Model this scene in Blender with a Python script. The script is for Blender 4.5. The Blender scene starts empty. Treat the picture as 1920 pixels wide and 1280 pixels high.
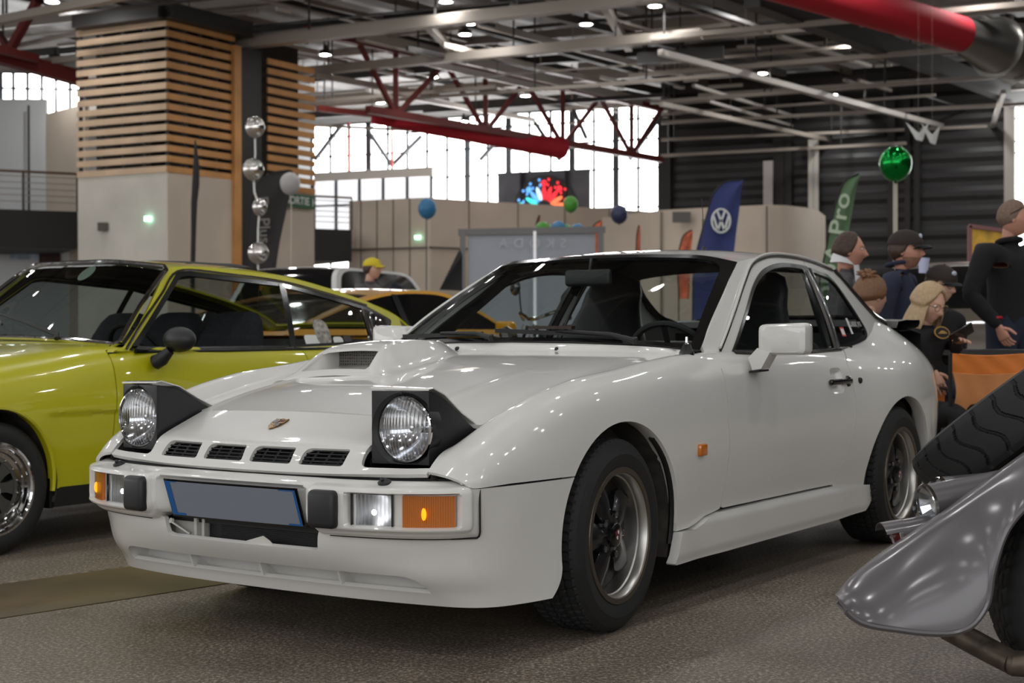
import bpy, math, random
import numpy as np
from mathutils import Vector, Matrix
PI = math.pi
C = bpy.context.scene.collection
R = math.radians
sin, cos = math.sin, math.cos
A_ = np.array

# ------------------------------------------------------------------ camera facts
CAM_H, CAM_F = 0.9289, 2783.4          # metres above the floor, focal length in pixels of a 1920 wide frame
CAM_PITCH, CAM_ROLL = -0.0052, -0.0021

def at(px, py, Y):
    """a point of the hall at depth Y metres from the photographer"""
    d = ray(px, py)
    return A_([0, 0, CAM_H]) + d * (Y / d[1])

def ray(px, py):
    x, y = px - 960, py - 640
    c, s = cos(-CAM_ROLL), sin(-CAM_ROLL)
    x, y = c * x - s * y, s * x + c * y
    u = -y / CAM_F
    return A_([x / CAM_F, cos(CAM_PITCH) - u * sin(CAM_PITCH), sin(CAM_PITCH) + u * cos(CAM_PITCH)])

# ------------------------------------------------------------------ materials
def lin(c):
    return c / 12.92 if c <= 0.04045 else ((c + 0.055) / 1.055) ** 2.4
def rgb(r, g, b):
    return (lin(r / 255), lin(g / 255), lin(b / 255), 1)
MATS = {}
def mat(name, col, rough=0.5, metal=0.0, coat=0.0, emit=None, power=0, noise=None, bump=None, spec=None, coat_rough=0.03, sheen=0, alpha=None, trans=0):
    """a node material; noise=(scale, amount) varies the colour, bump=(scale, strength) the surface"""
    m = bpy.data.materials.new(name); m.use_nodes = True
    nt = m.node_tree; b = nt.nodes['Principled BSDF']
    b.inputs['Base Color'].default_value = col
    b.inputs['Roughness'].default_value = rough
    b.inputs['Metallic'].default_value = metal
    b.inputs['Coat Weight'].default_value = coat
    b.inputs['Coat Roughness'].default_value = coat_rough
    if spec is not None: b.inputs['Specular IOR Level'].default_value = spec
    if sheen: b.inputs['Sheen Weight'].default_value = sheen
    if trans: b.inputs['Transmission Weight'].default_value = trans
    if emit:
        b.inputs['Emission Color'].default_value = emit; b.inputs['Emission Strength'].default_value = power
    tc = nt.nodes.new('ShaderNodeTexCoord')
    if noise:
        n = nt.nodes.new('ShaderNodeTexNoise'); n.inputs['Scale'].default_value = noise[0]; n.inputs['Detail'].default_value = 4
        nt.links.new(tc.outputs['Object'], n.inputs['Vector'])
        r = nt.nodes.new('ShaderNodeValToRGB')
        a = noise[1]
        r.color_ramp.elements[0].position = 0.3; r.color_ramp.elements[1].position = 0.7
        r.color_ramp.elements[0].color = tuple(max(0, c * (1 - a)) for c in col[:3]) + (1,)
        r.color_ramp.elements[1].color = tuple(min(1, c * (1 + a)) for c in col[:3]) + (1,)
        nt.links.new(n.outputs['Fac'], r.inputs['Fac']); nt.links.new(r.outputs['Color'], b.inputs['Base Color'])
    if bump:
        n = nt.nodes.new('ShaderNodeTexNoise'); n.inputs['Scale'].default_value = bump[0]; n.inputs['Detail'].default_value = 3
        nt.links.new(tc.outputs['Object'], n.inputs['Vector'])
        bp = nt.nodes.new('ShaderNodeBump'); bp.inputs['Strength'].default_value = bump[1]; bp.inputs['Distance'].default_value = 0.01
        nt.links.new(n.outputs['Fac'], bp.inputs['Height']); nt.links.new(bp.outputs['Normal'], b.inputs['Normal'])
    MATS[name] = m
    return m

def glass_mat(name, tint=(0.8, 0.85, 0.84, 1), refl=1.0, ior=1.5, rough=0.0):
    """thin window glass: tinted see-through with a Fresnel mirror on top"""
    m = bpy.data.materials.new(name); m.use_nodes = True
    nt = m.node_tree; nt.nodes.remove(nt.nodes['Principled BSDF'])
    out = nt.nodes['Material Output']
    t = nt.nodes.new('ShaderNodeBsdfTransparent'); t.inputs['Color'].default_value = tint
    g = nt.nodes.new('ShaderNodeBsdfGlossy'); g.inputs['Roughness'].default_value = rough
    lw = nt.nodes.new('ShaderNodeLayerWeight'); lw.inputs['Blend'].default_value = 0.5
    pw = nt.nodes.new('ShaderNodeMath'); pw.operation = 'POWER'; pw.inputs[1].default_value = 5.0
    f = nt.nodes.new('ShaderNodeMath'); f.operation = 'MULTIPLY_ADD'; f.inputs[1].default_value = 0.94; f.inputs[2].default_value = 0.06
    nt.links.new(lw.outputs['Facing'], pw.inputs[0]); nt.links.new(pw.outputs[0], f.inputs[0])
    mu = nt.nodes.new('ShaderNodeMath'); mu.operation = 'MULTIPLY'; mu.inputs[1].default_value = refl
    x = nt.nodes.new('ShaderNodeMixShader')
    nt.links.new(f.outputs[0], mu.inputs[0]); nt.links.new(mu.outputs[0], x.inputs['Fac'])
    nt.links.new(t.outputs[0], x.inputs[1]); nt.links.new(g.outputs[0], x.inputs[2])
    nt.links.new(x.outputs[0], out.inputs['Surface'])
    return m

# ------------------------------------------------------------------ mesh building
class MB:
    """collects shapes, becomes ONE mesh object"""
    def __init__(s): s.v = []; s.f = []; s.m = []; s.cur = 0
    def add(s, V, F):
        o = len(s.v); s.v += [tuple(map(float, p)) for p in V]
        for f in F: s.f.append([i + o for i in f]); s.m.append(s.cur)
        return s
    def box(s, c, d, rot=None):
        c = A_(c, float); h = A_(d, float) / 2
        P = [h * A_([x, y, z]) for x in (-1, 1) for y in (-1, 1) for z in (-1, 1)]
        if rot is not None: P = [rot @ p for p in P]
        return s.add([c + p for p in P], [(0, 1, 3, 2), (4, 6, 7, 5), (0, 4, 5, 1), (2, 3, 7, 6), (0, 2, 6, 4), (1, 5, 7, 3)])
    def beam(s, a, b, w, h=None, up=(0, 0, 1)):
        """a rectangular bar from a to b"""
        a = A_(a, float); b = A_(b, float); h = h or w
        d = b - a; L = np.linalg.norm(d); d = d / L
        u = A_(up, float)
        if abs(d @ u) > 0.98: u = A_([1.0, 0, 0])
        x = np.cross(d, u); x /= np.linalg.norm(x); u = np.cross(x, d)
        P = [q + x * (i * w / 2) + u * (j * h / 2) for q in (a, b) for i, j in ((-1, -1), (1, -1), (1, 1), (-1, 1))]
        return s.add(P, [(0, 3, 2, 1), (4, 5, 6, 7), (0, 1, 5, 4), (1, 2, 6, 5), (2, 3, 7, 6), (3, 0, 4, 7)])
    def tube(s, pts, r, n=10, cap=True, closed=False):
        pts = [A_(p, float) for p in pts]; N = len(pts)
        rr = r if hasattr(r, '__len__') else [r] * N
        rings = []; prev = None
        for i, p in enumerate(pts):
            if closed: t = pts[(i + 1) % N] - pts[i - 1]
            else: t = pts[min(i + 1, N - 1)] - pts[max(i - 1, 0)]
            t = t / (np.linalg.norm(t) + 1e-12)
            if prev is None:
                u = A_([0, 0, 1.0]) if abs(t[2]) < 0.9 else A_([1.0, 0, 0])
            else: u = prev
            u = u - t * (u @ t); u /= np.linalg.norm(u); prev = u
            w = np.cross(t, u)
            rings.append([p + rr[i] * (cos(2 * PI * k / n) * u + sin(2 * PI * k / n) * w) for k in range(n)])
        V = [q for g in rings for q in g]; F = []
        for i in range(N if closed else N - 1):
            j = (i + 1) % N
            for k in range(n):
                F.append((i * n + k, i * n + (k + 1) % n, j * n + (k + 1) % n, j * n + k))
        if cap and not closed:
            F.append(tuple(range(n - 1, -1, -1))); F.append(tuple((N - 1) * n + k for k in range(n)))
        return s.add(V, F)
    def lathe(s, prof, n=48, o=(0, 0, 0), ax=(0, 0, 1), a0=0, a1=2 * PI, cap=False):
        """profile of (radius, height along ax) turned around ax through o"""
        ax = A_(ax, float); ax /= np.linalg.norm(ax)
        u = A_([0, 0, 1.0]) if abs(ax[2]) < 0.9 else A_([1.0, 0, 0])
        u = u - ax * (u @ ax); u /= np.linalg.norm(u); w = np.cross(ax, u); o = A_(o, float)
        full = abs(a1 - a0 - 2 * PI) < 1e-6; m = n if full else n + 1; V = []; F = []
        for r, h in prof:
            for k in range(m):
                a = a0 + (a1 - a0) * k / n
                V.append(o + ax * h + r * (cos(a) * u + sin(a) * w))
        for i in range(len(prof) - 1):
            for k in range(n):
                j = (k + 1) % m
                F.append((i * m + k, i * m + j, (i + 1) * m + j, (i + 1) * m + k))
        if cap:
            F.append(tuple(range(m - 1, -1, -1))); F.append(tuple((len(prof) - 1) * m + k for k in range(m)))
        return s.add(V, F)
    def grid(s, P, closed_u=False, flip=False):
        """P[i][j] points"""
        P = [[A_(q, float) for q in r] for r in P]; nu, nv = len(P), len(P[0]); F = []
        for i in range(nu if closed_u else nu - 1):
            for j in range(nv - 1):
                a, b = i * nv + j, i * nv + j + 1; c, d = ((i + 1) % nu) * nv + j + 1, ((i + 1) % nu) * nv + j
                F.append((a, d, c, b) if flip else (a, b, c, d))
        return s.add([q for r in P for q in r], F)
    def prism(s, poly, n, t):
        """flat polygon of 3-D points pushed by vector n*t"""
        poly = [A_(p, float) for p in poly]; n = A_(n, float) * t; k = len(poly)
        V = poly + [p + n for p in poly]
        F = [tuple(range(k - 1, -1, -1)), tuple(range(k, 2 * k))] + [(i, (i + 1) % k, k + (i + 1) % k, k + i) for i in range(k)]
        return s.add(V, F)
    def ball(s, c, r, nu=24, nv=14):
        c = A_(c, float); r = A_(r if hasattr(r, '__len__') else [r] * 3, float)
        P = [[c + r * A_([sin(PI * j / nv) * cos(2 * PI * i / nu), sin(PI * j / nv) * sin(2 * PI * i / nu), cos(PI * j / nv)]) for j in range(nv + 1)] for i in range(nu)]
        return s.grid(P, closed_u=True, flip=True)
    def rbox(s, c, d, r, rot=None, seg=3):
        """box with rounded edges"""
        c = A_(c, float); d = A_(d, float) / 2; r = min(r, *(d * 0.999)); V = []; F = []
        n = seg
        ang = [i * (PI / 2) / n for i in range(n + 1)]
        # superellipsoid style sampling: rings in z, rounded rectangle per ring
        zs = [(-d[2] + r - r * cos(a), sin(a)) for a in ang] ; zs = [(-d[2] + r - r * cos(a), r * sin(a)) for a in ang]
        zs += [(d[2] - r + r * sin(a), r * cos(a)) for a in ang]
        rings = []
        for z, q in zs:
            ring = []
            for (sx, sy, a0) in ((1, 1, 0), (-1, 1, PI / 2), (-1, -1, PI), (1, -1, 3 * PI / 2)):
                for a in ang: ring.append(A_([sx * (d[0] - r) + q * cos(a0 + a), sy * (d[1] - r) + q * sin(a0 + a), z]))
            rings.append(ring)
        k = len(rings[0])
        V = [p for g in rings for p in g]
        for i in range(len(rings) - 1):
            for j in range(k): F.append((i * k + j, i * k + (j + 1) % k, (i + 1) * k + (j + 1) % k, (i + 1) * k + j))
        F.append(tuple(range(k - 1, -1, -1))); F.append(tuple((len(rings) - 1) * k + j for j in range(k)))
        if rot is not None: V = [rot @ p for p in V]
        return s.add([c + p for p in V], F)
    def xf(s, M, start=0):
        for i in range(start, len(s.v)): s.v[i] = tuple(M @ Vector(s.v[i]))
        return s
    def mirror(s, axis=1):
        t = MB(); t.v = [tuple(-c if k == axis else c for k, c in enumerate(p)) for p in s.v]
        t.f = [list(reversed(f)) for f in s.f]; t.m = list(s.m); return t
    def copy(s):
        t = MB(); t.v = list(s.v); t.f = [list(f) for f in s.f]; t.m = list(s.m); return t
    def build(s, name, m, parent=None, smooth=True, ang=32, loc=None, rot=None):
        me = bpy.data.meshes.new(name)
        me.from_pydata(s.v, [], s.f); me.validate()
        for mm in (m if isinstance(m, (list, tuple)) else [m]): me.materials.append(mm)
        if isinstance(m, (list, tuple)) and len(me.polygons) == len(s.m):
            me.polygons.foreach_set('material_index', s.m)
        if smooth:
            me.polygons.foreach_set('use_smooth', [True] * len(me.polygons))
            me.set_sharp_from_angle(angle=R(ang))
        me.update()
        o = bpy.data.objects.new(name, me); C.objects.link(o)
        if parent: o.parent = parent
        if loc is not None: o.location = loc
        if rot is not None: o.rotation_euler = rot
        return o

def thing(name, label, cat, loc=(0, 0, 0), rotz=0, group=None):
    o = bpy.data.objects.new(name, None); C.objects.link(o); o.empty_display_size = 0.2
    o.location = loc; o.rotation_euler = (0, 0, rotz)
    return tag(o, label, cat, group)
def tag(o, label, cat=None, group=None):
    o['label'] = label
    if cat: o['category'] = cat
    if group: o['group'] = group
    return o
def struct(o):
    o['kind'] = 'structure'; return o
def part_label(o, s): o['label'] = s; return o
def dup(root, loc=None, rotz=None, label=None, parent=None):
    c = root.copy(); C.objects.link(c)
    if parent: c.parent = parent
    if loc is not None: c.location = loc
    if rotz is not None: c.rotation_euler = (0, 0, rotz)
    if label: c['label'] = label
    for ch in list(root.children): dup(ch, parent=c)
    return c

# ------------------------------------------------------------------ curves and trimmed surfaces
def hermite(ts, P, t):
    """smooth curve through P at parameters ts (finite-difference tangents), vectorised over t"""
    ts = A_(ts, float); P = A_(P, float); t = np.atleast_1d(A_(t, float)); n = len(ts)
    one = P.ndim == 1
    if one: P = P[:, None]
    d = np.diff(P, axis=0) / np.diff(ts)[:, None]
    m = np.empty_like(P); m[0] = d[0]; m[-1] = d[-1]
    if n > 2:
        h = np.diff(ts)[:, None]
        m[1:-1] = (d[:-1] * h[1:] + d[1:] * h[:-1]) / (h[1:] + h[:-1])
        # keep it from overshooting
        for i in range(1, n - 1):
            z = d[i - 1] * d[i] <= 0
            m[i][z] *= 0.25
    i = np.clip(np.searchsorted(ts, t) - 1, 0, n - 2)
    hh = (ts[i + 1] - ts[i]); s = ((t - ts[i]) / hh)[:, None]; hh = hh[:, None]
    r = (2 * s**3 - 3 * s**2 + 1) * P[i] + (s**3 - 2 * s**2 + s) * hh * m[i] + (-2 * s**3 + 3 * s**2) * P[i + 1] + (s**3 - s**2) * hh * m[i + 1]
    return r[:, 0] if one else r
def memo(f):
    d = {}
    def g(*a):
        k = tuple(round(float(x), 7) for x in a)
        if k not in d: d[k] = f(*a)
        return d[k]
    return g
def curve(P, n, closed=False):
    """n points evenly along a smooth curve through P"""
    P = A_(P, float)
    L = np.concatenate([[0], np.cumsum(np.linalg.norm(np.diff(P, axis=0), axis=1))])
    return hermite(L, P, np.linspace(0, L[-1], n))
def rpoly(pts, r, n=5):
    """polygon with rounded corners; r a number or one per corner"""
    P = A_(pts, float); k = len(P); out = []
    rr = r if hasattr(r, '__len__') else [r] * k
    for i in range(k):
        a, b, c = P[i - 1], P[i], P[(i + 1) % k]
        if rr[i] <= 0: out.append(b); continue
        u = a - b; w = c - b; lu, lw = np.linalg.norm(u), np.linalg.norm(w)
        q = min(rr[i], lu * 0.49, lw * 0.49)
        p0 = b + u / lu * q; p2 = b + w / lw * q
        for t in np.linspace(0, 1, n): out.append((1 - t)**2 * p0 + 2 * t * (1 - t) * b + t * t * p2)
    return A_(out)
def sdist(P, poly):
    """signed distance of 2-D points to a polygon, positive inside"""
    P = A_(P, float); poly = A_(poly, float); best = np.full(len(P), 1e9); ins = np.zeros(len(P), bool)
    for i in range(len(poly)):
        a, b = poly[i - 1], poly[i]; ab = b - a; L = ab @ ab
        if L < 1e-14: continue
        t = np.clip(((P - a) @ ab) / L, 0, 1)
        best = np.minimum(best, np.linalg.norm(P - a - t[:, None] * ab, axis=1))
        c = (a[1] > P[:, 1]) != (b[1] > P[:, 1])
        with np.errstate(divide='ignore', invalid='ignore'):
            x = a[0] + (P[:, 1] - a[1]) * ab[0] / (ab[1] if ab[1] else 1e-12)
        ins ^= c & (P[:, 0] < x)
    return np.where(ins, best, -best)
REF = [None]
class Sheet:
    """a surface patch: points V, 2-D coordinates Q used for trimming, faces F"""
    def __init__(s, V, Q, F): s.V = A_(V, float); s.Q = A_(Q, float); s.F = F
    @staticmethod
    def grid(fn, us, vs, q=None, flip=False):
        V = []; Q = []
        for u in us:
            for v in vs: V.append(fn(u, v)); Q.append((u, v))
        n = len(vs); F = []
        for i in range(len(us) - 1):
            for j in range(n - 1):
                f = (i * n + j, i * n + j + 1, (i + 1) * n + j + 1, (i + 1) * n + j)
                F.append(f[::-1] if flip else f)
        s = Sheet(V, Q, F)
        if q == 'xz': s.Q = s.V[:, [0, 2]].copy()
        if q == 'xy': s.Q = s.V[:, [0, 1]].copy()
        if q == 'yz': s.Q = s.V[:, [1, 2]].copy()
        return s
    def cut(s, g):
        """keep the part where g >= 0 (g: one value per vertex)"""
        g = np.where(np.abs(g) < 1e-6, 0, g)
        V = list(s.V); Q = list(s.Q); cache = {}; keep = []
        def cross(a, b):
            k = (a, b) if a < b else (b, a)
            if k not in cache:
                t = g[k[0]] / (g[k[0]] - g[k[1]]); cache[k] = len(V)
                V.append(V[k[0]] + (V[k[1]] - V[k[0]]) * t); Q.append(Q[k[0]] + (Q[k[1]] - Q[k[0]]) * t)
            return cache[k]
        for f in s.F:
            if all(g[i] >= 0 for i in f): keep.append(list(f)); continue
            if all(g[i] <= 0 for i in f): continue
            o = []
            for i in range(len(f)):
                a, b = f[i], f[(i + 1) % len(f)]
                if g[a] >= 0: o.append(a)
                if g[a] * g[b] < 0: o.append(cross(a, b))
            if len(o) > 2: keep.append(o)
        used = sorted({i for f in keep for i in f}); m = {o: n for n, o in enumerate(used)}
        return Sheet([V[i] for i in used], [Q[i] for i in used], [[m[i] for i in f] for f in keep])
    def inside(s, poly, gap=0.0): return s.cut(sdist(s.Q, poly) - gap)
    def outside(s, poly, gap=0.0): return s.cut(-sdist(s.Q, poly) - gap)
    def orient(s):
        """faces look away from the middle of the thing"""
        if REF[0] is None or getattr(s, 'done', False): return
        t = 0
        for f in s.F[::max(1, len(s.F) // 400)]:
            p = s.V[list(f)]; t += np.cross(p[1] - p[0], p[2] - p[0]) @ (p[0] - REF[0]) / (np.linalg.norm(p[0] - REF[0]) + 1e-9)
        if t < 0: s.F = [list(reversed(f)) for f in s.F]
        s.done = True
    def normals(s):
        s.orient()
        N = np.zeros_like(s.V)
        for f in s.F:
            p = s.V[list(f)]
            n = np.cross(p[1] - p[0], p[2] - p[0])
            if len(f) > 3: n = n + np.cross(p[2] - p[0], p[3] - p[0])
            for i in f: N[i] += n
        L = np.linalg.norm(N, axis=1, keepdims=True); return N / np.maximum(L, 1e-12)
    def flange(s, t, dirn=None, N=None):
        """turn the free edges inward by t so the panel has a visible thickness"""
        if N is None: N = s.normals()
        cnt = {}
        for f in s.F:
            for i in range(len(f)):
                a, b = f[i], f[(i + 1) % len(f)]; k = (min(a, b), max(a, b))
                cnt.setdefault(k, []).append((a, b))
        V = list(s.V); Q = list(s.Q); F = [list(f) for f in s.F]; m = {}
        def low(i):
            if i not in m:
                m[i] = len(V); V.append(s.V[i] - (N[i] if dirn is None else A_(dirn, float)) * t); Q.append(s.Q[i])
            return m[i]
        for k, e in cnt.items():
            if len(e) == 1:
                a, b = e[0]; F.append([b, a, low(a), low(b)])
        return Sheet(V, Q, F)
    def offset(s, d):
        return Sheet(s.V + s.normals() * d, s.Q, s.F)
    def solid(s, t):
        """a closed shell of thickness t behind the surface"""
        N = s.normals(); n = len(s.V); fl = s.flange(t, N=N); V = list(fl.V); F = list(fl.F)
        b = len(V); V += list(s.V - N * t)
        F += [[i + b for i in reversed(f)] for f in s.F]
        return Sheet(V, [(0, 0)] * len(V), F)
    def mb(s, mb=None):
        return (mb or MB()).add(s.V, s.F)
    def mirror(s, axis=1):
        V = s.V.copy(); V[:, axis] *= -1
        return Sheet(V, s.Q, [list(reversed(f)) for f in s.F])
def lerp(a, b, t): return a + (b - a) * t
def sstep(a, b, x):
    t = np.clip((x - a) / (b - a), 0, 1); return t * t * (3 - 2 * t)

def text_mb(s, size, font_w=0.0, ext=0.0, space=1.0):
    """letters as a mesh in the XY plane, centred"""
    cu = bpy.data.curves.new('lettering', 'FONT'); cu.body = s; cu.size = size; cu.align_x = 'CENTER'; cu.align_y = 'CENTER'; cu.extrude = ext; cu.offset = font_w
    cu.resolution_u = 4; cu.space_character = space
    o = bpy.data.objects.new('lettering', cu); C.objects.link(o)
    dg = bpy.context.evaluated_depsgraph_get(); me = o.evaluated_get(dg).to_mesh()
    mb = MB(); mb.add([v.co for v in me.vertices], [list(p.vertices) for p in me.polygons])
    o.evaluated_get(dg).to_mesh_clear(); bpy.data.objects.remove(o); bpy.data.curves.remove(cu)
    return mb
def frame_mat(o, x, y, z=None):
    """4x4 matrix placing local XY on world vectors x, y at origin o"""
    x = Vector(x).normalized(); y = Vector(y); y = (y - x * y.dot(x)).normalized(); z = x.cross(y)
    M = Matrix((x, y, z)).transposed().to_4x4(); M.translation = Vector(o); return M
# ================================================================== the white coupe
W_YAW = 0.593; W_POS = (-0.3212, 5.0585, 0)
white = mat('white_paint', rgb(224, 223, 219), rough=0.35, coat=1.0, coat_rough=0.025)
white_in = mat('white_paint_flat', rgb(205, 203, 196), rough=0.5, coat=0.3)
blackp = mat('black_plastic', rgb(32, 33, 36), rough=0.42, bump=(900, 0.05))
rubber = mat('black_rubber', rgb(18, 18, 19), rough=0.55)
trimblack = mat('gloss_black_trim', rgb(14, 14, 15), rough=0.18, coat=0.4)
tyre_m = mat('tyre_rubber', rgb(31, 31, 32), rough=0.72, noise=(30, 0.15))
polished = mat('polished_alloy', rgb(206, 204, 200), rough=0.36, metal=1.0)
spoke_m = mat('black_wheel_paint', rgb(20, 20, 23), rough=0.35, coat=0.5)
chrome = mat('chrome', rgb(215, 215, 215), rough=0.06, metal=1.0)
liner_m = mat('wheel_well_liner', rgb(66, 62, 57), rough=0.9, noise=(14, 0.5))
dark_in = mat('dark_cabin', rgb(24, 24, 26), rough=0.7)
seat_m = mat('black_leather', rgb(27, 27, 30), rough=0.42, bump=(260, 0.12))
glass = glass_mat('window_glass', (0.84, 0.89, 0.88, 1), 0.8)
glass_dark = glass_mat('tinted_side_glass', (0.76, 0.80, 0.79, 1), 0.9)
lampglass = glass_mat('lamp_glass', (0.93, 0.95, 0.96, 1), 1.0)
reflector = mat('lamp_reflector', rgb(232, 233, 238), rough=0.12, metal=1.0)
amber = mat('amber_lens', rgb(204, 110, 14), rough=0.14, coat=1.0, spec=0.6)
gold = mat('gold_crest', rgb(120, 88, 48), rough=0.25, metal=0.9)
redp = mat('red_enamel', rgb(96, 26, 22), rough=0.3)
bronze_trim = mat('bronze_trim', rgb(58, 50, 44), rough=0.3, metal=0.6)
plate_m = mat('blank_number_plate', rgb(128, 134, 147), rough=0.35)
plate_blue = mat('plate_blue', rgb(20, 92, 160), rough=0.4)
radiator_m = mat('radiator_fins', rgb(30, 30, 31), rough=0.6)
label_white = mat('sticker_white', rgb(220, 222, 220), rough=0.5)

wc = thing('sports_car', 'white two-door coupe with both pop-up headlights raised, parked in the middle', 'car', W_POS, math.atan2(-cos(W_YAW), -sin(W_YAW)))

def both(name, m, mb, parent, label=None, **k):
    """left part and its mirror image"""
    a = mb.build(name, m, parent, **k); b = mb.mirror().build(name, m, parent, **k)
    if label: a['label'] = label; b['label'] = label
    return a, b

# ---- stations of the body side: x : points from the top edge down, (y, z)
ST = {
 .785: [(.636,.552),(.655,.550),(.680,.545),(.700,.535),(.715,.525),(.720,.51),(.72,.40),(.72,.30),(.70,.165)],
 .74: [(.638,.590),(.665,.592),(.700,.580),(.727,.560),(.747,.535),(.757,.508),(.76,.40),(.75,.30),(.74,.165)],
 .66: [(.640,.620),(.675,.635),(.717,.622),(.749,.595),(.769,.560),(.778,.51),(.78,.40),(.77,.30),(.76,.165)],
 .55: [(.643,.655),(.685,.683),(.731,.665),(.764,.630),(.784,.580),(.791,.51),(.79,.40),(.79,.30),(.78,.165)],
 .42: [(.645,.690),(.700,.729),(.747,.710),(.779,.670),(.796,.600),(.801,.51),(.80,.40),(.80,.30),(.80,.165)],
 .17: [(.645,.745),(.705,.785),(.756,.767),(.789,.720),(.806,.630),(.810,.51),(.81,.40),(.805,.30),(.80,.165)],
 -.12: [(.650,.795),(.710,.816),(.761,.795),(.793,.745),(.810,.650),(.812,.51),(.81,.40),(.803,.30),(.795,.165)],
 -.35: [(.660,.825),(.715,.841),(.763,.815),(.793,.757),(.807,.650),(.810,.52),(.805,.41),(.797,.30),(.79,.165)],
 -.60: [(.700,.853),(.733,.857),(.766,.822),(.793,.757),(.804,.650),(.805,.535),(.796,.42),(.783,.31),(.77,.165)],
 -.80: [(.716,.864),(.738,.857),(.769,.822),(.793,.757),(.803,.650),(.805,.545),(.795,.42),(.780,.31),(.77,.165)],
 -1.2: [(.736,.864),(.749,.851),(.773,.818),(.794,.757),(.804,.650),(.807,.545),(.797,.42),(.781,.31),(.77,.165)],
 -1.7: [(.734,.864),(.751,.850),(.777,.816),(.799,.757),(.811,.650),(.813,.545),(.802,.42),(.786,.31),(.775,.165)],
 -2.0: [(.720,.868),(.745,.850),(.790,.810),(.821,.755),(.837,.650),(.839,.545),(.826,.42),(.806,.31),(.79,.165)],
 -2.2: [(.705,.872),(.738,.858),(.797,.820),(.842,.755),(.863,.650),(.866,.545),(.856,.42),(.840,.31),(.82,.165)],
 -2.4: [(.679,.890),(.722,.872),(.797,.830),(.853,.765),(.877,.660),(.882,.56),(.880,.43),(.870,.31),(.86,.165)],
 -2.6: [(.638,.935),(.690,.908),(.785,.846),(.849,.765),(.873,.660),(.877,.56),(.872,.43),(.857,.31),(.84,.165)],
 -2.8: [(.589,.985),(.655,.948),(.762,.860),(.825,.770),(.851,.660),(.854,.55),(.848,.42),(.833,.31),(.82,.165)],
 -3.0: [(.570,.955),(.632,.922),(.725,.850),(.790,.765),(.814,.660),(.817,.55),(.808,.42),(.792,.31),(.77,.165)],
 -3.12: [(.540,.930),(.602,.900),(.684,.840),(.742,.760),(.765,.660),(.768,.55),(.758,.42),(.743,.31),(.72,.165)],
 -3.20: [(.500,.900),(.552,.870),(.622,.815),(.664,.745),(.684,.660),(.685,.55),(.675,.42),(.662,.31),(.64,.165)],
 -3.24: [(.400,.860),(.452,.830),(.522,.780),(.562,.720),(.582,.650),(.583,.55),(.573,.43),(.560,.33),(.55,.165)],
}
REF[0] = A_([-1.2, 0, .55])
SX = sorted(ST); SP = A_([ST[x] for x in SX])         # [station][k][yz]
def _sect(x): return hermite(SX, SP.reshape(len(SX), -1), x)[0].reshape(-1, 2)
sect = memo(_sect)
def _side_row(x): return hermite(np.arange(9), sect(x), VGRID)
VGRID = np.linspace(0, 8, 801); _side_row = memo(_side_row)
def side_pt(x, v):
    """v in 0..8 runs from the top edge to the bottom"""
    r = _side_row(x); k = v * 100; i = min(int(k), 799); y, z = r[i] + (r[i + 1] - r[i]) * (k - i)
    return (x, y, z)
def GH(x, z):
    d = z - .86
    y = .738 - .36 * d - .30 * d * abs(d)
    if x < -1.5: y -= .085 * ((-x - 1.5) / 1.2) ** 2
    if x > -1.3: y -= .02 * ((x + 1.3) / .5) ** 2
    return y
def arch(xc, zc, rx, rz, n=64): return A_([(xc + rx * cos(a), zc + rz * sin(a)) for a in np.linspace(0, 2 * PI, n, endpoint=False)])
ARCH_F = arch(-.003, .300, .366, .356); ARCH_R = arch(-2.395, .300, .352, .350)

def lip(poly, y_fn, depth, width, n=90):
    """rolled wheel-arch edge: a band turned inward along the opening"""
    mb = MB(); P = []
    for (x, z) in poly:
        y = y_fn(x, z); P.append([(x, y, z), (x, y - depth, z)])
    return P

vs = np.concatenate([np.linspace(0, 1, 9)[:-1], np.linspace(1, 8, 62)])
# ---------------- front fender
xs = np.concatenate([np.linspace(-.82, -.40, 26)[:-1], np.linspace(-.40, .40, 84)[:-1], np.linspace(.40, .785, 44)])
body = Sheet.grid(side_pt, xs, vs, 'xz')
DOOR_F = [(-.80,.872),(-.74,.80),(-.745,.70),(-.745,.616),(-.754,.544),(-.745,.423),(-.726,.311)]
fpoly = DOOR_F + [(-.69,.306),(-.60,.297),(-.53,.279),(-.475,.271),(-.30,.270),(-.28,.1),(.20,.1),(.25,.508),(.60,.511),(.738,.507),(.752,.512),(.765,.528),(.784,.5465),(.79,.56),(.79,1.0),(-.5,1.0)]
fen = body.inside(fpoly, .0022).outside(ARCH_F)
fen = fen.flange(.012)
far_near = both('front_fender', white, fen.mb(), wc)
for o, s in zip(far_near, (1, -1)):
    m = MB(); m.rbox((-.528, s * .8095, .533), (.052, .022, .042), .007)
    m.build('side_marker', amber, o, ang=50)['label'] = 'small amber side marker lamp'
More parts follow.
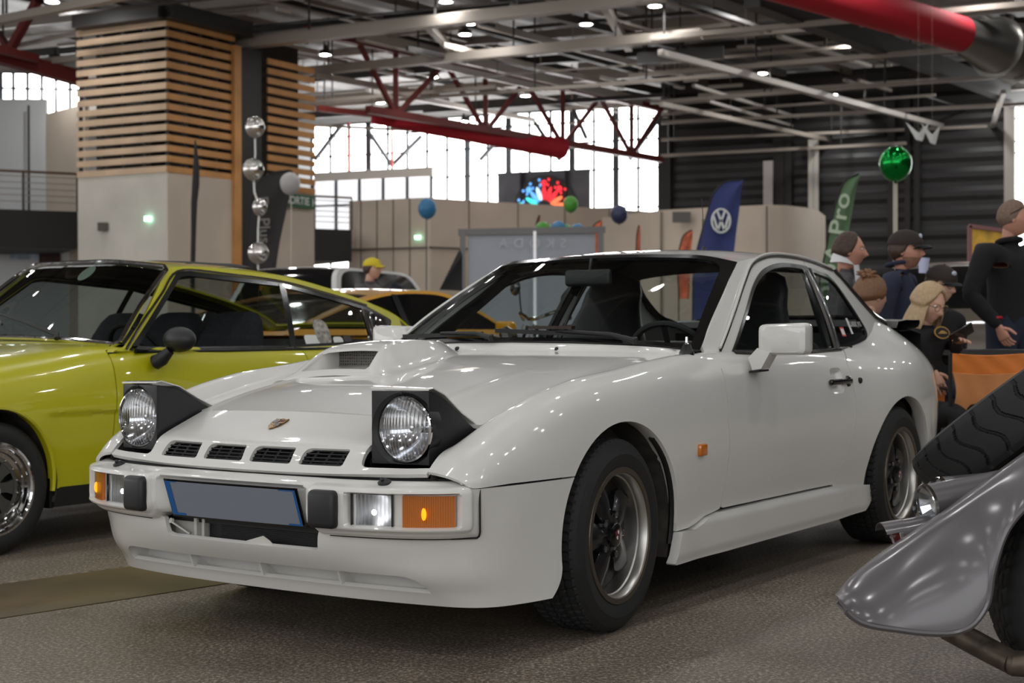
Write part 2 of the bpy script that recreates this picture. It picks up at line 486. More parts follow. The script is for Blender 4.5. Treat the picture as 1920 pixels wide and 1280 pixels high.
# seam filler strips: dark return behind door gaps
def arch_band(poly, sgn, zmin, xr):
    mb = MB(); P = []
    return P
def arch_lip(poly, zcut, yoff=0.0, win=.035, vtop=8):
    """inner return of an arch: from the body surface inward, rolled round"""
    pts = [p for p in poly if p[1] > zcut]
    i0 = max(range(len(poly)), key=lambda i: 0)
    a = sorted(pts, key=lambda p: (math.atan2(p[1] - .30, p[0] - np.mean(poly[:, 0])) + PI / 2) % (2 * PI))
    rows = []
    for x, z in a:
        s = sect(x); y = np.interp(z, s[::-1, 1], s[::-1, 0])
        c = np.mean(poly[:, 0]); d = A_([x - c, 0, z - .30]); d /= np.linalg.norm(d)
        p = A_([x, y, z])
        rows.append([p + A_([0, -.001, 0]), p + A_([0, -.012, 0]) - d * .004, p + A_([0, -.05, 0]) + d * .002])
    return MB().grid(rows, flip=True)
al = arch_lip(ARCH_F, .27); both('arch_lip', white, al, wc)
# rubber edging at the rear of the front arch
rows = [p for p in ARCH_F if p[0] < -.2 and .2 < p[1] < .60]
m = MB(); m.tube([(x * .992, float(np.interp(z, sect(x)[::-1, 1], sect(x)[::-1, 0])) - .020, .30 + (z - .30) * .992) for x, z in sorted(rows, key=lambda p: p[1])], .010, 8)
both('arch_seal', rubber, m, wc)

# ---------------- spoiler (front apron)
LV = [.52, .40, .33, .25, .205, .168]
PL = [
 [(.84,0),(.838,.15),(.83,.30),(.815,.45),(.795,.58),(.775,.68),(.752,.753),(.60,.786),(.42,.801),(.24,.810)],
 [(.872,0),(.870,.15),(.860,.30),(.838,.45),(.805,.58),(.765,.68),(.712,.745),(.60,.784),(.42,.800),(.24,.810)],
 [(.868,0),(.865,.15),(.855,.30),(.833,.45),(.797,.58),(.755,.672),(.703,.737),(.60,.779),(.42,.800),(.24,.810)],
 [(.806,0),(.804,.15),(.799,.30),(.787,.45),(.764,.59),(.731,.668),(.683,.732),(.59,.773),(.42,.800),(.24,.811)],
 [(.757,0),(.755,.15),(.749,.30),(.739,.45),(.720,.60),(.696,.670),(.655,.728),(.58,.768),(.42,.801),(.24,.812)],
 [(.737,0),(.735,.15),(.729,.30),(.716,.45),(.695,.59),(.675,.670),(.640,.725),(.57,.766),(.42,.802),(.24,.812)]]
PLA = A_(PL)
_spo_row = memo(lambda z: hermite(np.arange(10), hermite(LV[::-1], PLA[::-1].reshape(len(LV), -1), z)[0].reshape(-1, 2), np.linspace(0, 9, 901)))
def spo_pt(s, z):
    k = abs(s); r = _spo_row(z); q = k * 100; i = min(int(q), 899); x, y = r[i] + (r[i + 1] - r[i]) * (q - i)
    return (x, math.copysign(y, s) if s else 0.0, z)
ss = np.concatenate([-np.linspace(0, 9, 136)[::-1], np.linspace(0, 9, 136)[1:]])
zz = np.linspace(.168, .52, 64)
spo = Sheet.grid(spo_pt, ss, zz)
half = [(2.05, .318), (2.02, .372), (2.20, .378), (4.3, .375), (5.0, .381), (5.55, .405), (5.88, .45), (5.98, .5075), (9.2, .5055)]
half[0:1] = [(1.9, .318), (2.03, .326)]
top = [(-a, b) for a, b in half[::-1]] + half
poly = top + [(9.2, .1), (-9.2, .1)]
slot_poly = A_([(-4.03, .207), (-4.02, .225), (-3.95, .243), (-3.80, .254), (-3.6, .258), (3.5, .258), (3.75, .255), (3.92, .245), (4.02, .228), (4.04, .207)])
spx = spo.inside(poly)
# wheel side edge: arch and lower sweep
g = []
for p in spx.V:
    x, y, z = p
    xe = .366 * math.sqrt(max(0, 1 - ((z - .30) / .356) ** 2)) - .003 if z > .25 else .360 + .055 * max(0, (.25 - z) / .085) ** 2
    g.append(x - xe if abs(y) > .5 else 1)
spx = spx.cut(A_(g))
slotless = spx.outside(slot_poly)
sp_o = slotless.flange(.014).mb()
# channel behind the long intake: floor, roof and back
for k0, k1 in ((0, 1), (1, 2), (2, 3)):
    rows = []
    for s in np.linspace(-4.04, 4.04, 101):
        q = [A_(spo_pt(s, .204)) - A_([.004, 0, 0]), A_(spo_pt(s * .985, .21)) - A_([.062, 0, 0]), A_(spo_pt(s * .985, .245)) - A_([.085, 0, 0]), A_(spo_pt(s, .262)) - A_([.004, 0, 0])]
        rows.append([q[k0], q[k1]])
    sp_o.grid(rows, flip=True)
for s in (-4.03, 4.03):
    q = [A_(spo_pt(s, .20)) - A_([.002, 0, 0]), A_(spo_pt(s * .985, .20)) - A_([.09, 0, 0]), A_(spo_pt(s * .985, .265)) - A_([.09, 0, 0]), A_(spo_pt(s, .265)) - A_([.002, 0, 0])]
    sp_o.add(q, [(0, 1, 2, 3)])
for yd in (-.30, 0, .30):                                  # three dividers
    s = yd / .15 if abs(yd) < .31 else 0
    a = spo_pt(s, .212); b = spo_pt(s, .25)
    sp_o.prism([(a[0] - .004, yd - .004, .209), (b[0] - .03, yd - .004, .252), (b[0] - .06, yd - .004, .252), (a[0] - .06, yd - .004, .209)], (0, 1, 0), .008)
spoiler = sp_o.build('front_spoiler', white, wc, ang=40)
# ducts behind the mouth
m = MB(); m.grid([[(.80, s, z) for z in (.30, .42)] for s in np.linspace(-.30, .30, 3)], flip=True)
for i in range(22):
    m.box((.803, .08, .31 + i * .005), (.004, .42, .0018))
m.build('radiator', radiator_m, spoiler, smooth=False)['label'] = 'dark radiator fins in the spoiler mouth'
m = MB(); m.box((.815, -.215, .35), (.02, .012, .10)); m.box((.812, -.185, .35), (.02, .010, .10)); m.box((.80, -.25, .36), (.012, .14, .1))
m.beam((.855, -.29, .365), (.825, -.235, .325), .022, .005); m.tube([(.86, -.285, .365), (.852, -.283, .363)], .008, 12)
m.prism([(.852, .02, .325), (.852, .09, .345), (.852, .115, .333), (.852, .13, .322)], (-1, 0, 0), .002)
m.build('tow_bracket', white_in, spoiler, smooth=False)

# ---------------- bumper
BPL = A_([(.895, 0), (.893, .15), (.889, .28), (.880, .40), (.862, .52), (.833, .62), (.797, .685), (.757, .728), (.715, .752), (.65, .768), (.58, .775)])
bL = np.concatenate([[0], np.cumsum(np.linalg.norm(np.diff(BPL, axis=0), axis=1))])
def bplan(s):
    k = abs(s); x, y = hermite(bL, BPL, min(k, bL[-1]))[0]
    e = 1e-3; x2, y2 = hermite(bL, BPL, min(k + e, bL[-1]))[0]; x1, y1 = hermite(bL, BPL, max(min(k, bL[-1]) - e, 0))[0]
    t = A_([x2 - x1, y2 - y1]); t /= np.linalg.norm(t)
    n = A_([-t[1], t[0]]);  n = n if n[0] * 1 + n[1] * .3 > 0 else -n
    if k < 1e-6: n = A_([1.0, 0])
    sg = 1 if s >= 0 else -1
    return A_([x, y * sg]), A_([n[0], n[1] * sg])
# cross-section: parameter t 0..1 from the top rear edge round the front to the bottom: (offset outward, z)
BSEC = A_([(-.060, .520), (-.035, .524), (-.008, .516), (.008, .506), (.014, .492), (.014, .45), (.013, .40), (.008, .383), (-.004, .372), (-.03, .368), (-.055, .37)])
bsL = np.concatenate([[0], np.cumsum(np.linalg.norm(np.diff(BSEC, axis=0), axis=1))])
bplan = memo(bplan)
bsec = memo(lambda t: hermite(bsL, BSEC, t * bsL[-1])[0])
def y2s(y): return float(np.interp(y, BPL[:, 1], bL))
RAISE = rpoly([(y2s(.315), .388), (y2s(.315), .512), (y2s(.742), .512), (y2s(.742), .388)], .02, 5)
FOG = rpoly([(y2s(.437), .401), (y2s(.437), .493), (y2s(.722), .493), (y2s(.722), .401)], .006, 4)
PLATE = rpoly([(-y2s(.292), .30), (-y2s(.292), .500), (y2s(.292), .500), (y2s(.292), .30)], .02, 5)
def bump_pt(s, t):
    o, z = bsec(t)
    (p, n) = bplan(s)
    k = abs(s)
    d = 0.0
    if o > -.02 and z < .53:
        q = A_([[k, z]])
        d += .015 * float(sstep(-.004, .006, sdist(q, RAISE)[0]))
        if z > .385:
            d -= .030 * float(sstep(-.002, .004, sdist(q, FOG)[0]))
        d -= .030 * float(sstep(-.004, .010, sdist(A_([[s, z]]), PLATE)[0]))
    w = 1.0
    w = 1 - .75 * sstep(y2s(.735), y2s(.756), k)
    # the face ends early between the guards, where the plate hangs
    zlow = lerp(.388, .366, sstep(y2s(.300), y2s(.345), k))
    z2 = .53 - (.53 - z) * (.53 - zlow) / (.53 - .366)
    return (p[0] + n[0] * (o + d) * w, p[1] + n[1] * (o + d) * w, z2 + .004 * (k / .8) ** 2)
sb = np.concatenate([np.linspace(0, y2s(.30), 26)[:-1], np.linspace(y2s(.30), y2s(.757), 110)])
sb = np.concatenate([-sb[::-1], sb[1:]])
tb = np.linspace(0, 1, 74)
bum = Sheet.grid(bump_pt, sb, tb)
bum.Q[:, 1] *= bsL[-1]; _e = y2s(.753); _L = bsL[-1]
bum = bum.inside(rpoly([(-_e, -.02), (_e, -.02), (_e, _L * 1.02), (-_e, _L * 1.02)], [.09, .09, .075, .075], 8))
bum = bum.cut(np.where(bum.V[:, 0] > .5, -sdist(np.stack([np.abs(bum.Q[:, 0]), bum.V[:, 2]], 1), [(y2s(.452), .405), (y2s(.452), .489), (y2s(.564), .489), (y2s(.564), .405)]), 1))
bumper = bum.flange(.02, dirn=(1, 0, 0)).mb().build('front_bumper', white, wc, ang=44)
_pl = rpoly([(0, -.02), (_e, -.02), (_e, _L * 1.02), (0, _L * 1.02)], [0, .09, .075, 0], 10)
_pp = [A_(bump_pt(a_, np.clip(b_ / _L, .005, .86))) + A_([*bplan(a_)[1], 0]) * .007 * float(sstep(_e - .12, _e - .02, a_)) for a_, b_ in _pl if a_ > .25]
_full = [bump_pt(a_, .01) for a_ in np.linspace(.05, _e - .09, 14)] + _pp + [bump_pt(a_, .86) for a_ in np.linspace(_e - .08, y2s(.36), 14)]
m = MB(); m.tube(_full, .003, 6); both('bumper_joint', rubber, m, wc)
# lamps in the bumper
def lamp_patch(y0, y1, z0, z1, inset, n=10):
    rows = []
    for y in np.linspace(y0, y1, n):
        p, nn = bplan(y2s(y)); rows.append([(p[0] + nn[0] * (.014 - inset), p[1] + nn[1] * (.014 - inset), z) for z in (z0, (z0 + z1) / 2, z1)])
    return rows
def lamp_block(y0, y1, z0, z1, inset, t):
    f = lamp_patch(y0, y1, z0, z1, inset); b = lamp_patch(y0, y1, z0, z1, inset + t); mb = MB()
    mb.grid(f, flip=True)
    for k in (0, 2): mb.grid([[f[i][k], b[i][k]] for i in range(len(f))], flip=(k == 2))
    for i in (0, -1): mb.grid([[f[i][k] for k in (0, 1, 2)], [b[i][k] for k in (0, 1, 2)]], flip=(i == -1))
    return mb
def ribbed(name, base, scale, axis='X', emi=None):
    m = base.copy(); m.name = name; nt = m.node_tree
    tc = nt.nodes.new('ShaderNodeTexCoord'); w = nt.nodes.new('ShaderNodeTexWave'); w.bands_direction = axis; w.inputs['Scale'].default_value = scale
    nt.links.new(tc.outputs['Object'], w.inputs['Vector'])
    b = nt.nodes.new('ShaderNodeBump'); b.inputs['Strength'].default_value = 0.7; b.inputs['Distance'].default_value = 0.004
    nt.links.new(w.outputs['Fac'], b.inputs['Height'])
    for n in nt.nodes:
        if 'Normal' in n.inputs and n.type in ('BSDF_PRINCIPLED', 'BSDF_GLOSSY'): nt.links.new(b.outputs['Normal'], n.inputs['Normal'])
    return m
amber_r = ribbed('amber_ribbed_lens', amber, 60, 'Y')
fog_dark = mat('fog_glass', rgb(150, 152, 156), rough=.42, metal=1.0); fog_r = fog_dark
head_lens = ribbed('ribbed_headlight_glass', lampglass, 26, 'Y')
_nt = head_lens.node_tree; _w = [n for n in _nt.nodes if n.type == 'TEX_WAVE'][0]; _mu = [n for n in _nt.nodes if n.type == 'MATH' and n.operation == 'MULTIPLY'][0]; _ad = _nt.nodes.new('ShaderNodeMath'); _ad.operation = 'MULTIPLY_ADD'; _ad.inputs[1].default_value = .38; _mx = [n for n in _nt.nodes if n.type == 'MIX_SHADER'][0]
_nt.links.new(_w.outputs['Fac'], _ad.inputs[0]); _nt.links.new(_mu.outputs[0], _ad.inputs[2]); _nt.links.new(_ad.outputs[0], _mx.inputs['Fac']); [n for n in _nt.nodes if n.type == 'BSDF_GLOSSY'][0].inputs['Roughness'].default_value = .16
lamp_on = mat('lit_fog_bulb', (1, 1, 1, 1), emit=(1, .97, .95, 1), power=18)
amber_on = mat('lit_amber_bulb', rgb(255, 160, 10), emit=rgb(255, 140, 10), power=1.6)
for sgn in (1, -1):
    def bb(name, m, mb, par=bumper, lab=None, **k):
        o = (mb if sgn > 0 else mb.mirror()).build(name, m, par, **k)
        if lab: o['label'] = lab
        return o
    m = MB(); rows = []
    for u_ in np.linspace(-1, 1, 21):
        p, n = bplan(y2s(.508 + .058 * u_)); rows.append([(p[0] + n[0] * (-.006 - .030 * (1 - u_ * u_) * (1 - v_ * v_)), p[1] + n[1] * (-.006 - .030 * (1 - u_ * u_) * (1 - v_ * v_)), .447 + .043 * v_) for v_ in np.linspace(-1, 1, 15)])
    m.grid(rows, flip=True); bb('fog_lamp', fog_r, m, lab='clear rectangular fog lamp', ang=50)
    bb('fog_lens', head_lens, lamp_block(.449, .567, .403, .491, .008, .001), ang=30)
    m = MB(); p, n = bplan(y2s(.505)); m.ball((p[0] - .012, p[1], .440), (.005, .008, .008), 12, 8); bb('fog_bulb', lamp_on, m)
    m = MB(); m.cur = 0
    for a, b, c, d in ((.445, .571, .491, .495), (.445, .571, .399, .403), (.445, .449, .399, .495), (.567, .571, .399, .495)): m.v, m.f = (lambda t: (m.v + t.v, m.f + [[i + len(m.v) for i in f] for f in t.f]))(lamp_block(a, b, c, d, .005, .014))
    m.m = []; bb('fog_lamp_rim', trimblack, m, smooth=False)
    bb('turn_signal', amber_r, lamp_block(.598, .716, .403, .491, .003, .018), lab='amber turn signal', ang=30)
    m = MB(); p, n = bplan(y2s(.65)); m.ball((p[0] + n[0] * .0115, p[1] + n[1] * .0115, .442), (.003, .010, .017), 12, 8); bb('turn_signal_bulb', amber_on, m)
    m = MB(); p, n = bplan(y2s(.375)); th = math.atan2(n[1], n[0]); rz = np.array([[cos(th), -sin(th), 0], [sin(th), cos(th), 0], [0, 0, 1]])
    m.rbox((p[0] + .030, .375, .447), (.044, .094, .106), .016, rz)
    bb('bumper_guard', blackp, m, lab='black rubber bumper guard', ang=50)
    m = MB(); p, n = bplan(y2s(.533))
    m.lathe([(.0, .012), (.008, .012), (.012, .008), (.019, .004), (.019, -.004)], 20, (p[0] - .017, .533, .5215), (.25, .05, 1)); m.ball((p[0] - .006, .533, .532), .006, 10, 6)
    bb('washer_nozzle', blackp, m)
# number plate (blurred blank in the photograph)
m = MB(); pn = A_([cos(.27), 0, -sin(.27)])
rows = []
def pl_pt(y, w): return (.908 - .007 * (y / .26) ** 2 + w * .055 * sin(.33), y + .013, .4405 + w * .055 * cos(.33))
m.grid([[pl_pt(y, w) for w in (-1, 1)] for y in np.linspace(-.26, .26, 9)], flip=True)
m.grid([[A_(pl_pt(y, w)) - A_([.003, 0, 0]) for w in (-1.12, 1.1)] for y in np.linspace(-.268, .268, 9)], flip=True); 
pm = MB(); pm.grid([[A_(pl_pt(y, w)) for w in (-1, 1)] for y in np.linspace(-.26, .26, 9)], flip=True)
plate = pm.build('number_plate', plate_m, bumper); plate['label'] = 'blank grey-blue number plate'
pm = MB(); pm.grid([[A_(pl_pt(y, w)) - A_([.004, 0, 0]) for w in (-1.12, 1.12)] for y in np.linspace(-.268, .268, 9)], flip=True); pm.build('number_plate_holder', trimblack, bumper)
pm = MB()
for (ya, yb) in ((-.26, -.238), (.252, .26)):
    pm.grid([[A_(pl_pt(y, w)) + A_([.0012, 0, 0]) for w in (-1, 1)] for y in (ya, yb)], flip=True)
for (ya, yb, w0, w1) in ((-.26, -.20, -1, -.86), (.21, .26, -1, -.9), (.20, .26, .93, 1), (-.26, -.21, .95, 1)):
    pm.grid([[A_(pl_pt(y, w)) + A_([.0012, 0, 0]) for w in (w0, w1)] for y in (ya, yb)], flip=True)
pm.build('number_plate_band', plate_blue, bumper)['label'] = 'blue band at the plate ends'
# dark gap behind bumper and nose
m = MB(); m.grid([[(BPL[i][0] - .075, BPL[i][1] * s, z) for z in (.36, .53)] for s in (-1, 1) for i in (range(len(BPL) - 1, -1, -1) if s < 0 else range(1, len(BPL)))], flip=True)
m.build('bumper_core', rubber, wc)

# ---------------- nose panel with four slots and headlight bays
NY = [0, .2, .36, .45, .55, .636]
NP = A_([
 [(.609,.694),(.697,.656),(.770,.625),(.812,.601),(.832,.558),(.849,.534)],
 [(.605,.691),(.695,.654),(.768,.624),(.806,.601),(.829,.558),(.846,.535)],
 [(.596,.686),(.688,.650),(.755,.624),(.792,.602),(.822,.559),(.837,.537)],
 [(.585,.681),(.680,.646),(.745,.620),(.780,.599),(.808,.560),(.825,.540)],
 [(.566,.673),(.665,.640),(.725,.612),(.760,.592),(.786,.560),(.806,.543)],
 [(.530,.656),(.640,.628),(.705,.604),(.735,.590),(.765,.563),(.785,.546)]])
_nose_row = memo(lambda k: hermite(NY, NP.reshape(len(NY), -1), k)[0].reshape(-1, 2))
def nose_pt(y, t):
    r = _nose_row(abs(y)); x, z = hermite(np.arange(6), r, t)[0]
    return (x, y, z)
ny = np.linspace(-.634, .634, 190); nt_ = np.linspace(.045, 5, 74)
nose = Sheet.grid(nose_pt, ny, nt_, flip=True)
slots = []
for i in range(4):
    a = -.362 + i * .1897; b = a + .155
    slots.append(rpoly([(a + .012, 3.02), (b, 3.02), (b, 4.06), (a, 4.06)], [.03, .012, .012, .02], 6))
# rpoly works in mixed units: scale t to metres first
TS = .045
nose.Q[:, 1] *= TS
slots = [rpoly([(a[0] + .018, 2.98 * TS), (a[0] + .170, 2.98 * TS), (a[0] + .162, 4.06 * TS), (a[0], 4.06 * TS)], [.022, .008, .008, .016], 6) for a in [(-.3705 + i * .1905,) for i in range(4)]]
bay = lambda s: rpoly([(s * .421, -.2), (s * .421, 4.10 * TS), (s * .70, 4.10 * TS), (s * .70, -.2)][::(1 if s > 0 else -1)], .03 if s > 0 else .03, 6)
nz = nose
for p in slots: nz = nz.outside(p)
for s in (1, -1): nz = nz.outside(bay(s))
hood_front = lambda y: float(np.interp(abs(y), NY, NP[:, 0, 0]))
nose_o = nz.flange(.014).mb().build('nose_panel', white, wc, ang=40)
for i, p in enumerate(slots):                              # grille of each slot
    m = MB(); y0, y1 = p[:, 0].min(), p[:, 0].max()
    for t in np.linspace(3.12, 3.98, 5):
        m.tube([A_(nose_pt(y, t)) - A_([.012, 0, .002]) for y in np.linspace(y0 + .002, y1 - .002, 8)], .0022, 6)
    for y in np.linspace(y0 + .035, y1 - .03, 3):
        m.tube([A_(nose_pt(y - .012 + .02 * q, 4.0 - q)) - A_([.024, 0, .003]) for q in (0, .25, .5, .75, .95)], .004, 6)
    m.build('slot_grille', blackp, nose_o)
    m = MB(); m.grid([[A_(nose_pt(y, t)) - A_([.06, 0, .006]) for t in (2.9, 3.5, 4.15)] for y in (y0 - .01, y1 + .01)], flip=False); m.build('slot_back', rubber, nose_o)
# crest
m = MB(); o = A_(nose_pt(0, 1.0)); up = A_(nose_pt(0, .5)) - A_(nose_pt(0, 1.5)); up /= np.linalg.norm(up); nn = np.cross(A_([0, 1, 0]), up); nn = nn if nn[2] > 0 else -nn
def shield(w, h): return [(-.95 * w, .95 * h), (-.5 * w, .88 * h), (0, h), (.5 * w, .88 * h), (.95 * w, .95 * h), (w, .5 * h), (.92 * w, 0), (.7 * w, -.5 * h), (.3 * w, -.88 * h), (0, -h), (-.3 * w, -.88 * h), (-.7 * w, -.5 * h), (-.92 * w, 0), (-w, .5 * h)]
def crest(o, yd, up, nn, w, h, par):
    P = lambda a, b, e: A_(o) + A_(yd) * a + A_(up) * b + A_(nn) * e
    m = MB(); m.prism([P(a, b, 0) for a, b in shield(w, h)], nn, .004); c = m.build('crest', gold, par, ang=30)
    c['label'] = 'small gold and black shield emblem'
    m = MB()
    for (a0, a1, b0, b1) in ((-.8, -.05, .05, .75), (.05, .75, -.55, -.0)):
        m.prism([P(a * w, b * h, .0042) for a, b in ((a0, b0), (a1, b0), (a1, b1), (a0, b1))], nn, .0006)
    m.build('crest_field', trimblack, par, smooth=False)
    m = MB()
    for k in range(3):
        m.prism([P(a * w, b * h, .0042) for a, b in ((.08, .12 + .22 * k), (.8, .12 + .22 * k), (.8, .22 + .22 * k), (.08, .22 + .22 * k))], nn, .0006)
    m.build('crest_bars', redp, par, smooth=False)
crest(o + nn * .001, (0, 1, 0), up, nn, .026, .034, nose_o)

# ---------------- hood
HX = [.61, .42, .17, -.12, -.35, -.56, -.70]
HC = [.694, .745, .785, .822, .848, .866, .876]            # centre line
HE = [.640, .689, .745, .795, .825, .848, .858]            # at the fender gap
_hz = (np.linspace(-.75, .66, 600),); _hz = (_hz[0], hermite(HX[::-1], HC[::-1], _hz[0]), hermite(HX[::-1], HE[::-1], _hz[0]))
def hood_z(x, y):
    c = float(np.interp(x, _hz[0], _hz[1])); e = float(np.interp(x, _hz[0], _hz[2]))
    k = min(abs(y) / .65, 1.0)
    cr = .006 * math.exp(-((abs(y) - .40 - .06 * x) / .02) ** 2) * sstep(-.2, .3, x)
    return c + (e - c) * k ** 2.3 + cr * 0.6
def hood_rear(y): return -.545 - .11 * (abs(y) / .655) ** 2
def hood_pt(u, w):
    y = u; edge = .642 + .0
    xf = hood_front(y); xr = hood_rear(y); x = lerp(xf, xr, w)
    return (x, y, hood_z(x, y))
def edge_y(x): return float(np.interp(-x, [-.55, -.17, .12, .35, .6, .7], [.640, .641, .646, .656, .676, .684]))
def hood_pt2(u, w):
    x0 = lerp(.56, -.62, w); ey = edge_y(x0) - .004
    y = u * ey; x = lerp(hood_front(y) - .003, hood_rear(y), w)
    z = hood_z(x, y)
    if abs(u) > .93: z += (abs(u) - .93) * .04
    return (x, y, z)
hood = Sheet.grid(hood_pt2, np.linspace(-1, 1, 101), np.linspace(0, 1, 90), flip=False)
hood_o = hood.flange(.012).mb().build('hood', white, wc)
# cowl between hood and windscreen
def ws_bot(v):
    y = .706 * v; return A_([float(hermite([0, .5, .85, 1], [-.580, -.605, -.66, -.717], abs(v))[0]), y, float(hermite([0, .5, .85, 1], [.899, .893, .880, .867], abs(v))[0])])
ws_bot = memo(ws_bot)
def ws_top(v):
    k = abs(v); return A_([float(hermite([0, .5, .85, 1], [-1.225, -1.232, -1.255, -1.30], k)[0]), math.copysign(float(hermite([0, .5, .85, 1], [0, .285, .49, .575], k)[0]), v) if v else 0, float(hermite([0, .5, .85, 1], [1.246, 1.241, 1.226, 1.205], k)[0])])
ws_top = memo(ws_top)
rows = []
for v in np.linspace(-1.0, 1.0, 61):
    b = ws_bot(v); yh = b[1] * .97; xr = hood_rear(yh) - .004
    p0 = A_([xr, yh, hood_z(xr, yh) - .002]); p1 = lerp(p0, b, .45) + A_([0, 0, .006]); rows.append([p0 - A_([0, 0, .012]), p0, p1, b + A_([.004, 0, -.003]), b + A_([-.02, 0, -.006])])
MB().grid(rows, flip=True).build('cowl', white, wc, ang=50)
m = MB(); m.ball((-.572, .20, .872), (.012, .010, .009), 12, 8); m.build('hood_washer', blackp, wc); m = MB(); m.ball((-.572, -.25, .872), (.012, .010, .009), 12, 8); m.build('hood_washer', blackp, wc)
# inner fender wall under the hood gap and in the headlight bays
m = MB(); m.grid([[(x, s * (edge_y(x) + .004), z) for z in (.50, sect(x)[0][1] - .004)] for s in (1,) for x in np.linspace(-.7, .78, 30)], flip=True)
both('inner_fender', liner_m, m, wc)
m = MB()
m.box((.66, .53, .548), (.20, .20, .004)); m.prism([(.765, .424, .548), (.768, .424, .572), (.735, .424, .600), (.68, .424, .622), (.60, .424, .655), (.55, .424, .668), (.55, .424, .548)], (0, -1, 0), .003); m.box((.553, .53, .60), (.004, .20, .10)); both('headlight_bay', rubber, m, wc)

# ---------------- hood scoop (right half of the hood)
def scoop():
    m = MB()
    # stations along x: (x, y left edge, y right edge, height)
    T = [(.140, -.49, -.062, .006), (.125, -.49, -.060, .016), (.07, -.482, -.070, .048), (.015, -.47, -.082, .074), (-.05, -.455, -.098, .085), (-.15, -.445, -.11, .082), (-.27, -.425, -.125, .068), (-.38, -.39, -.155, .052), (-.46, -.35, -.195, .042), (-.495, -.33, -.215, .034), (-.512, -.32, -.225, .0)]
    tx = [t[0] for t in T]
    def st(x):
        r = hermite(tx[::-1], A_([t[1:] for t in T])[::-1], x)[0]; return r
    rows = []
    for x in np.concatenate([np.linspace(-.512, -.46, 10)[:-1], np.linspace(-.46, .14, 60)]):
        yl, yr, h = st(x); row = []
        wall = .055
        for q, hh in ((-.75, -.004), (-.45, .06), (-.15, .20), (-.04, .27), (.02, .31), (.3, .53), (.6, .77), (.86, .955), (1.0, 1.0)):
            y = yl + q * wall; row.append((x, y, hood_z(x, y) + max(-.004, h * hh)))
        for q in np.linspace(.06, .94, 14):
            y = lerp(yl + wall, yr - wall, q); row.append((x, y, hood_z(x, y) + h * 1.0 + .004 * sin(PI * q)))
        for q, hh in ((1.0, 1.0), (.86, .955), (.6, .77), (.3, .53), (.02, .31), (-.04, .27), (-.15, .20), (-.45, .06), (-.75, -.004)):
            y = yr - q * wall; row.append((x, y, hood_z(x, y) + max(-.004, h * hh)))
        rows.append(row)
    s = MB().grid(rows, flip=True)
    sh = Sheet(s.v, [(0, 0)] * len(s.v), s.f); sh.Q = sh.V[:, [0, 1]].copy()
    mouth = rpoly([(.122, -.425), (.122, -.120), (.018, -.150), (.018, -.398)], .006, 3)
    return sh, st, mouth
sc, st, mouth = scoop()
sc2 = sc.outside(mouth)
scoop_o = sc2.flange(.008, dirn=(0, 0, 1)).mb().build('hood_scoop', white, hood_o, ang=24)
m = MB()
def sz(x, y, d=.012): return hood_z(x, y) + d
m.grid([[(x, y, sz(x, y, .010 + 0 * x)) for y in np.linspace(-.44, -.11, 8)] for x in np.linspace(-.10, .135, 8)], flip=False)
for ya, yb in ((-.428, -.398), (-.117, -.150)):
    rows = []
    for x in np.linspace(-.10, .122, 14):
        y = lerp(yb, ya, sstep(.0, .122, x)); rows.append([(x, y, hood_z(x, y) + .008), (x, y, hood_z(x, y) + max(.010, float(st(x)[2]) * .97))])
    m.grid(rows, flip=ya > -.2)
m.build('scoop_duct', white, scoop_o)
mesh_m = mat('scoop_mesh', rgb(96, 94, 90), rough=0.5)
_nt = mesh_m.node_tree; _b = _nt.nodes['Principled BSDF']; _tc = _nt.nodes.new('ShaderNodeTexCoord'); _v = _nt.nodes.new('ShaderNodeTexVoronoi'); _v.inputs['Scale'].default_value = 95; _v.inputs['Randomness'].default_value = .1
_r = _nt.nodes.new('ShaderNodeMath'); _r.operation = 'GREATER_THAN'; _r.inputs[1].default_value = .38
_x = _nt.nodes.new('ShaderNodeMix'); _x.data_type = 'RGBA'; _x.inputs['A'].default_value = (.008, .008, .008, 1); _x.inputs['B'].default_value = rgb(110, 106, 100)
_nt.links.new(_tc.outputs['Object'], _v.inputs['Vector']); _nt.links.new(_v.outputs['Distance'], _r.inputs[0]); _nt.links.new(_r.outputs[0], _x.inputs['Factor']); _nt.links.new(_x.outputs['Result'], _b.inputs['Base Color'])
m = MB(); m.grid([[(-.055, y, hood_z(-.055, y) + h) for h in (.008, .080)] for y in (-.40, -.150)], flip=False); m.build('scoop_mesh', mesh_m, scoop_o)

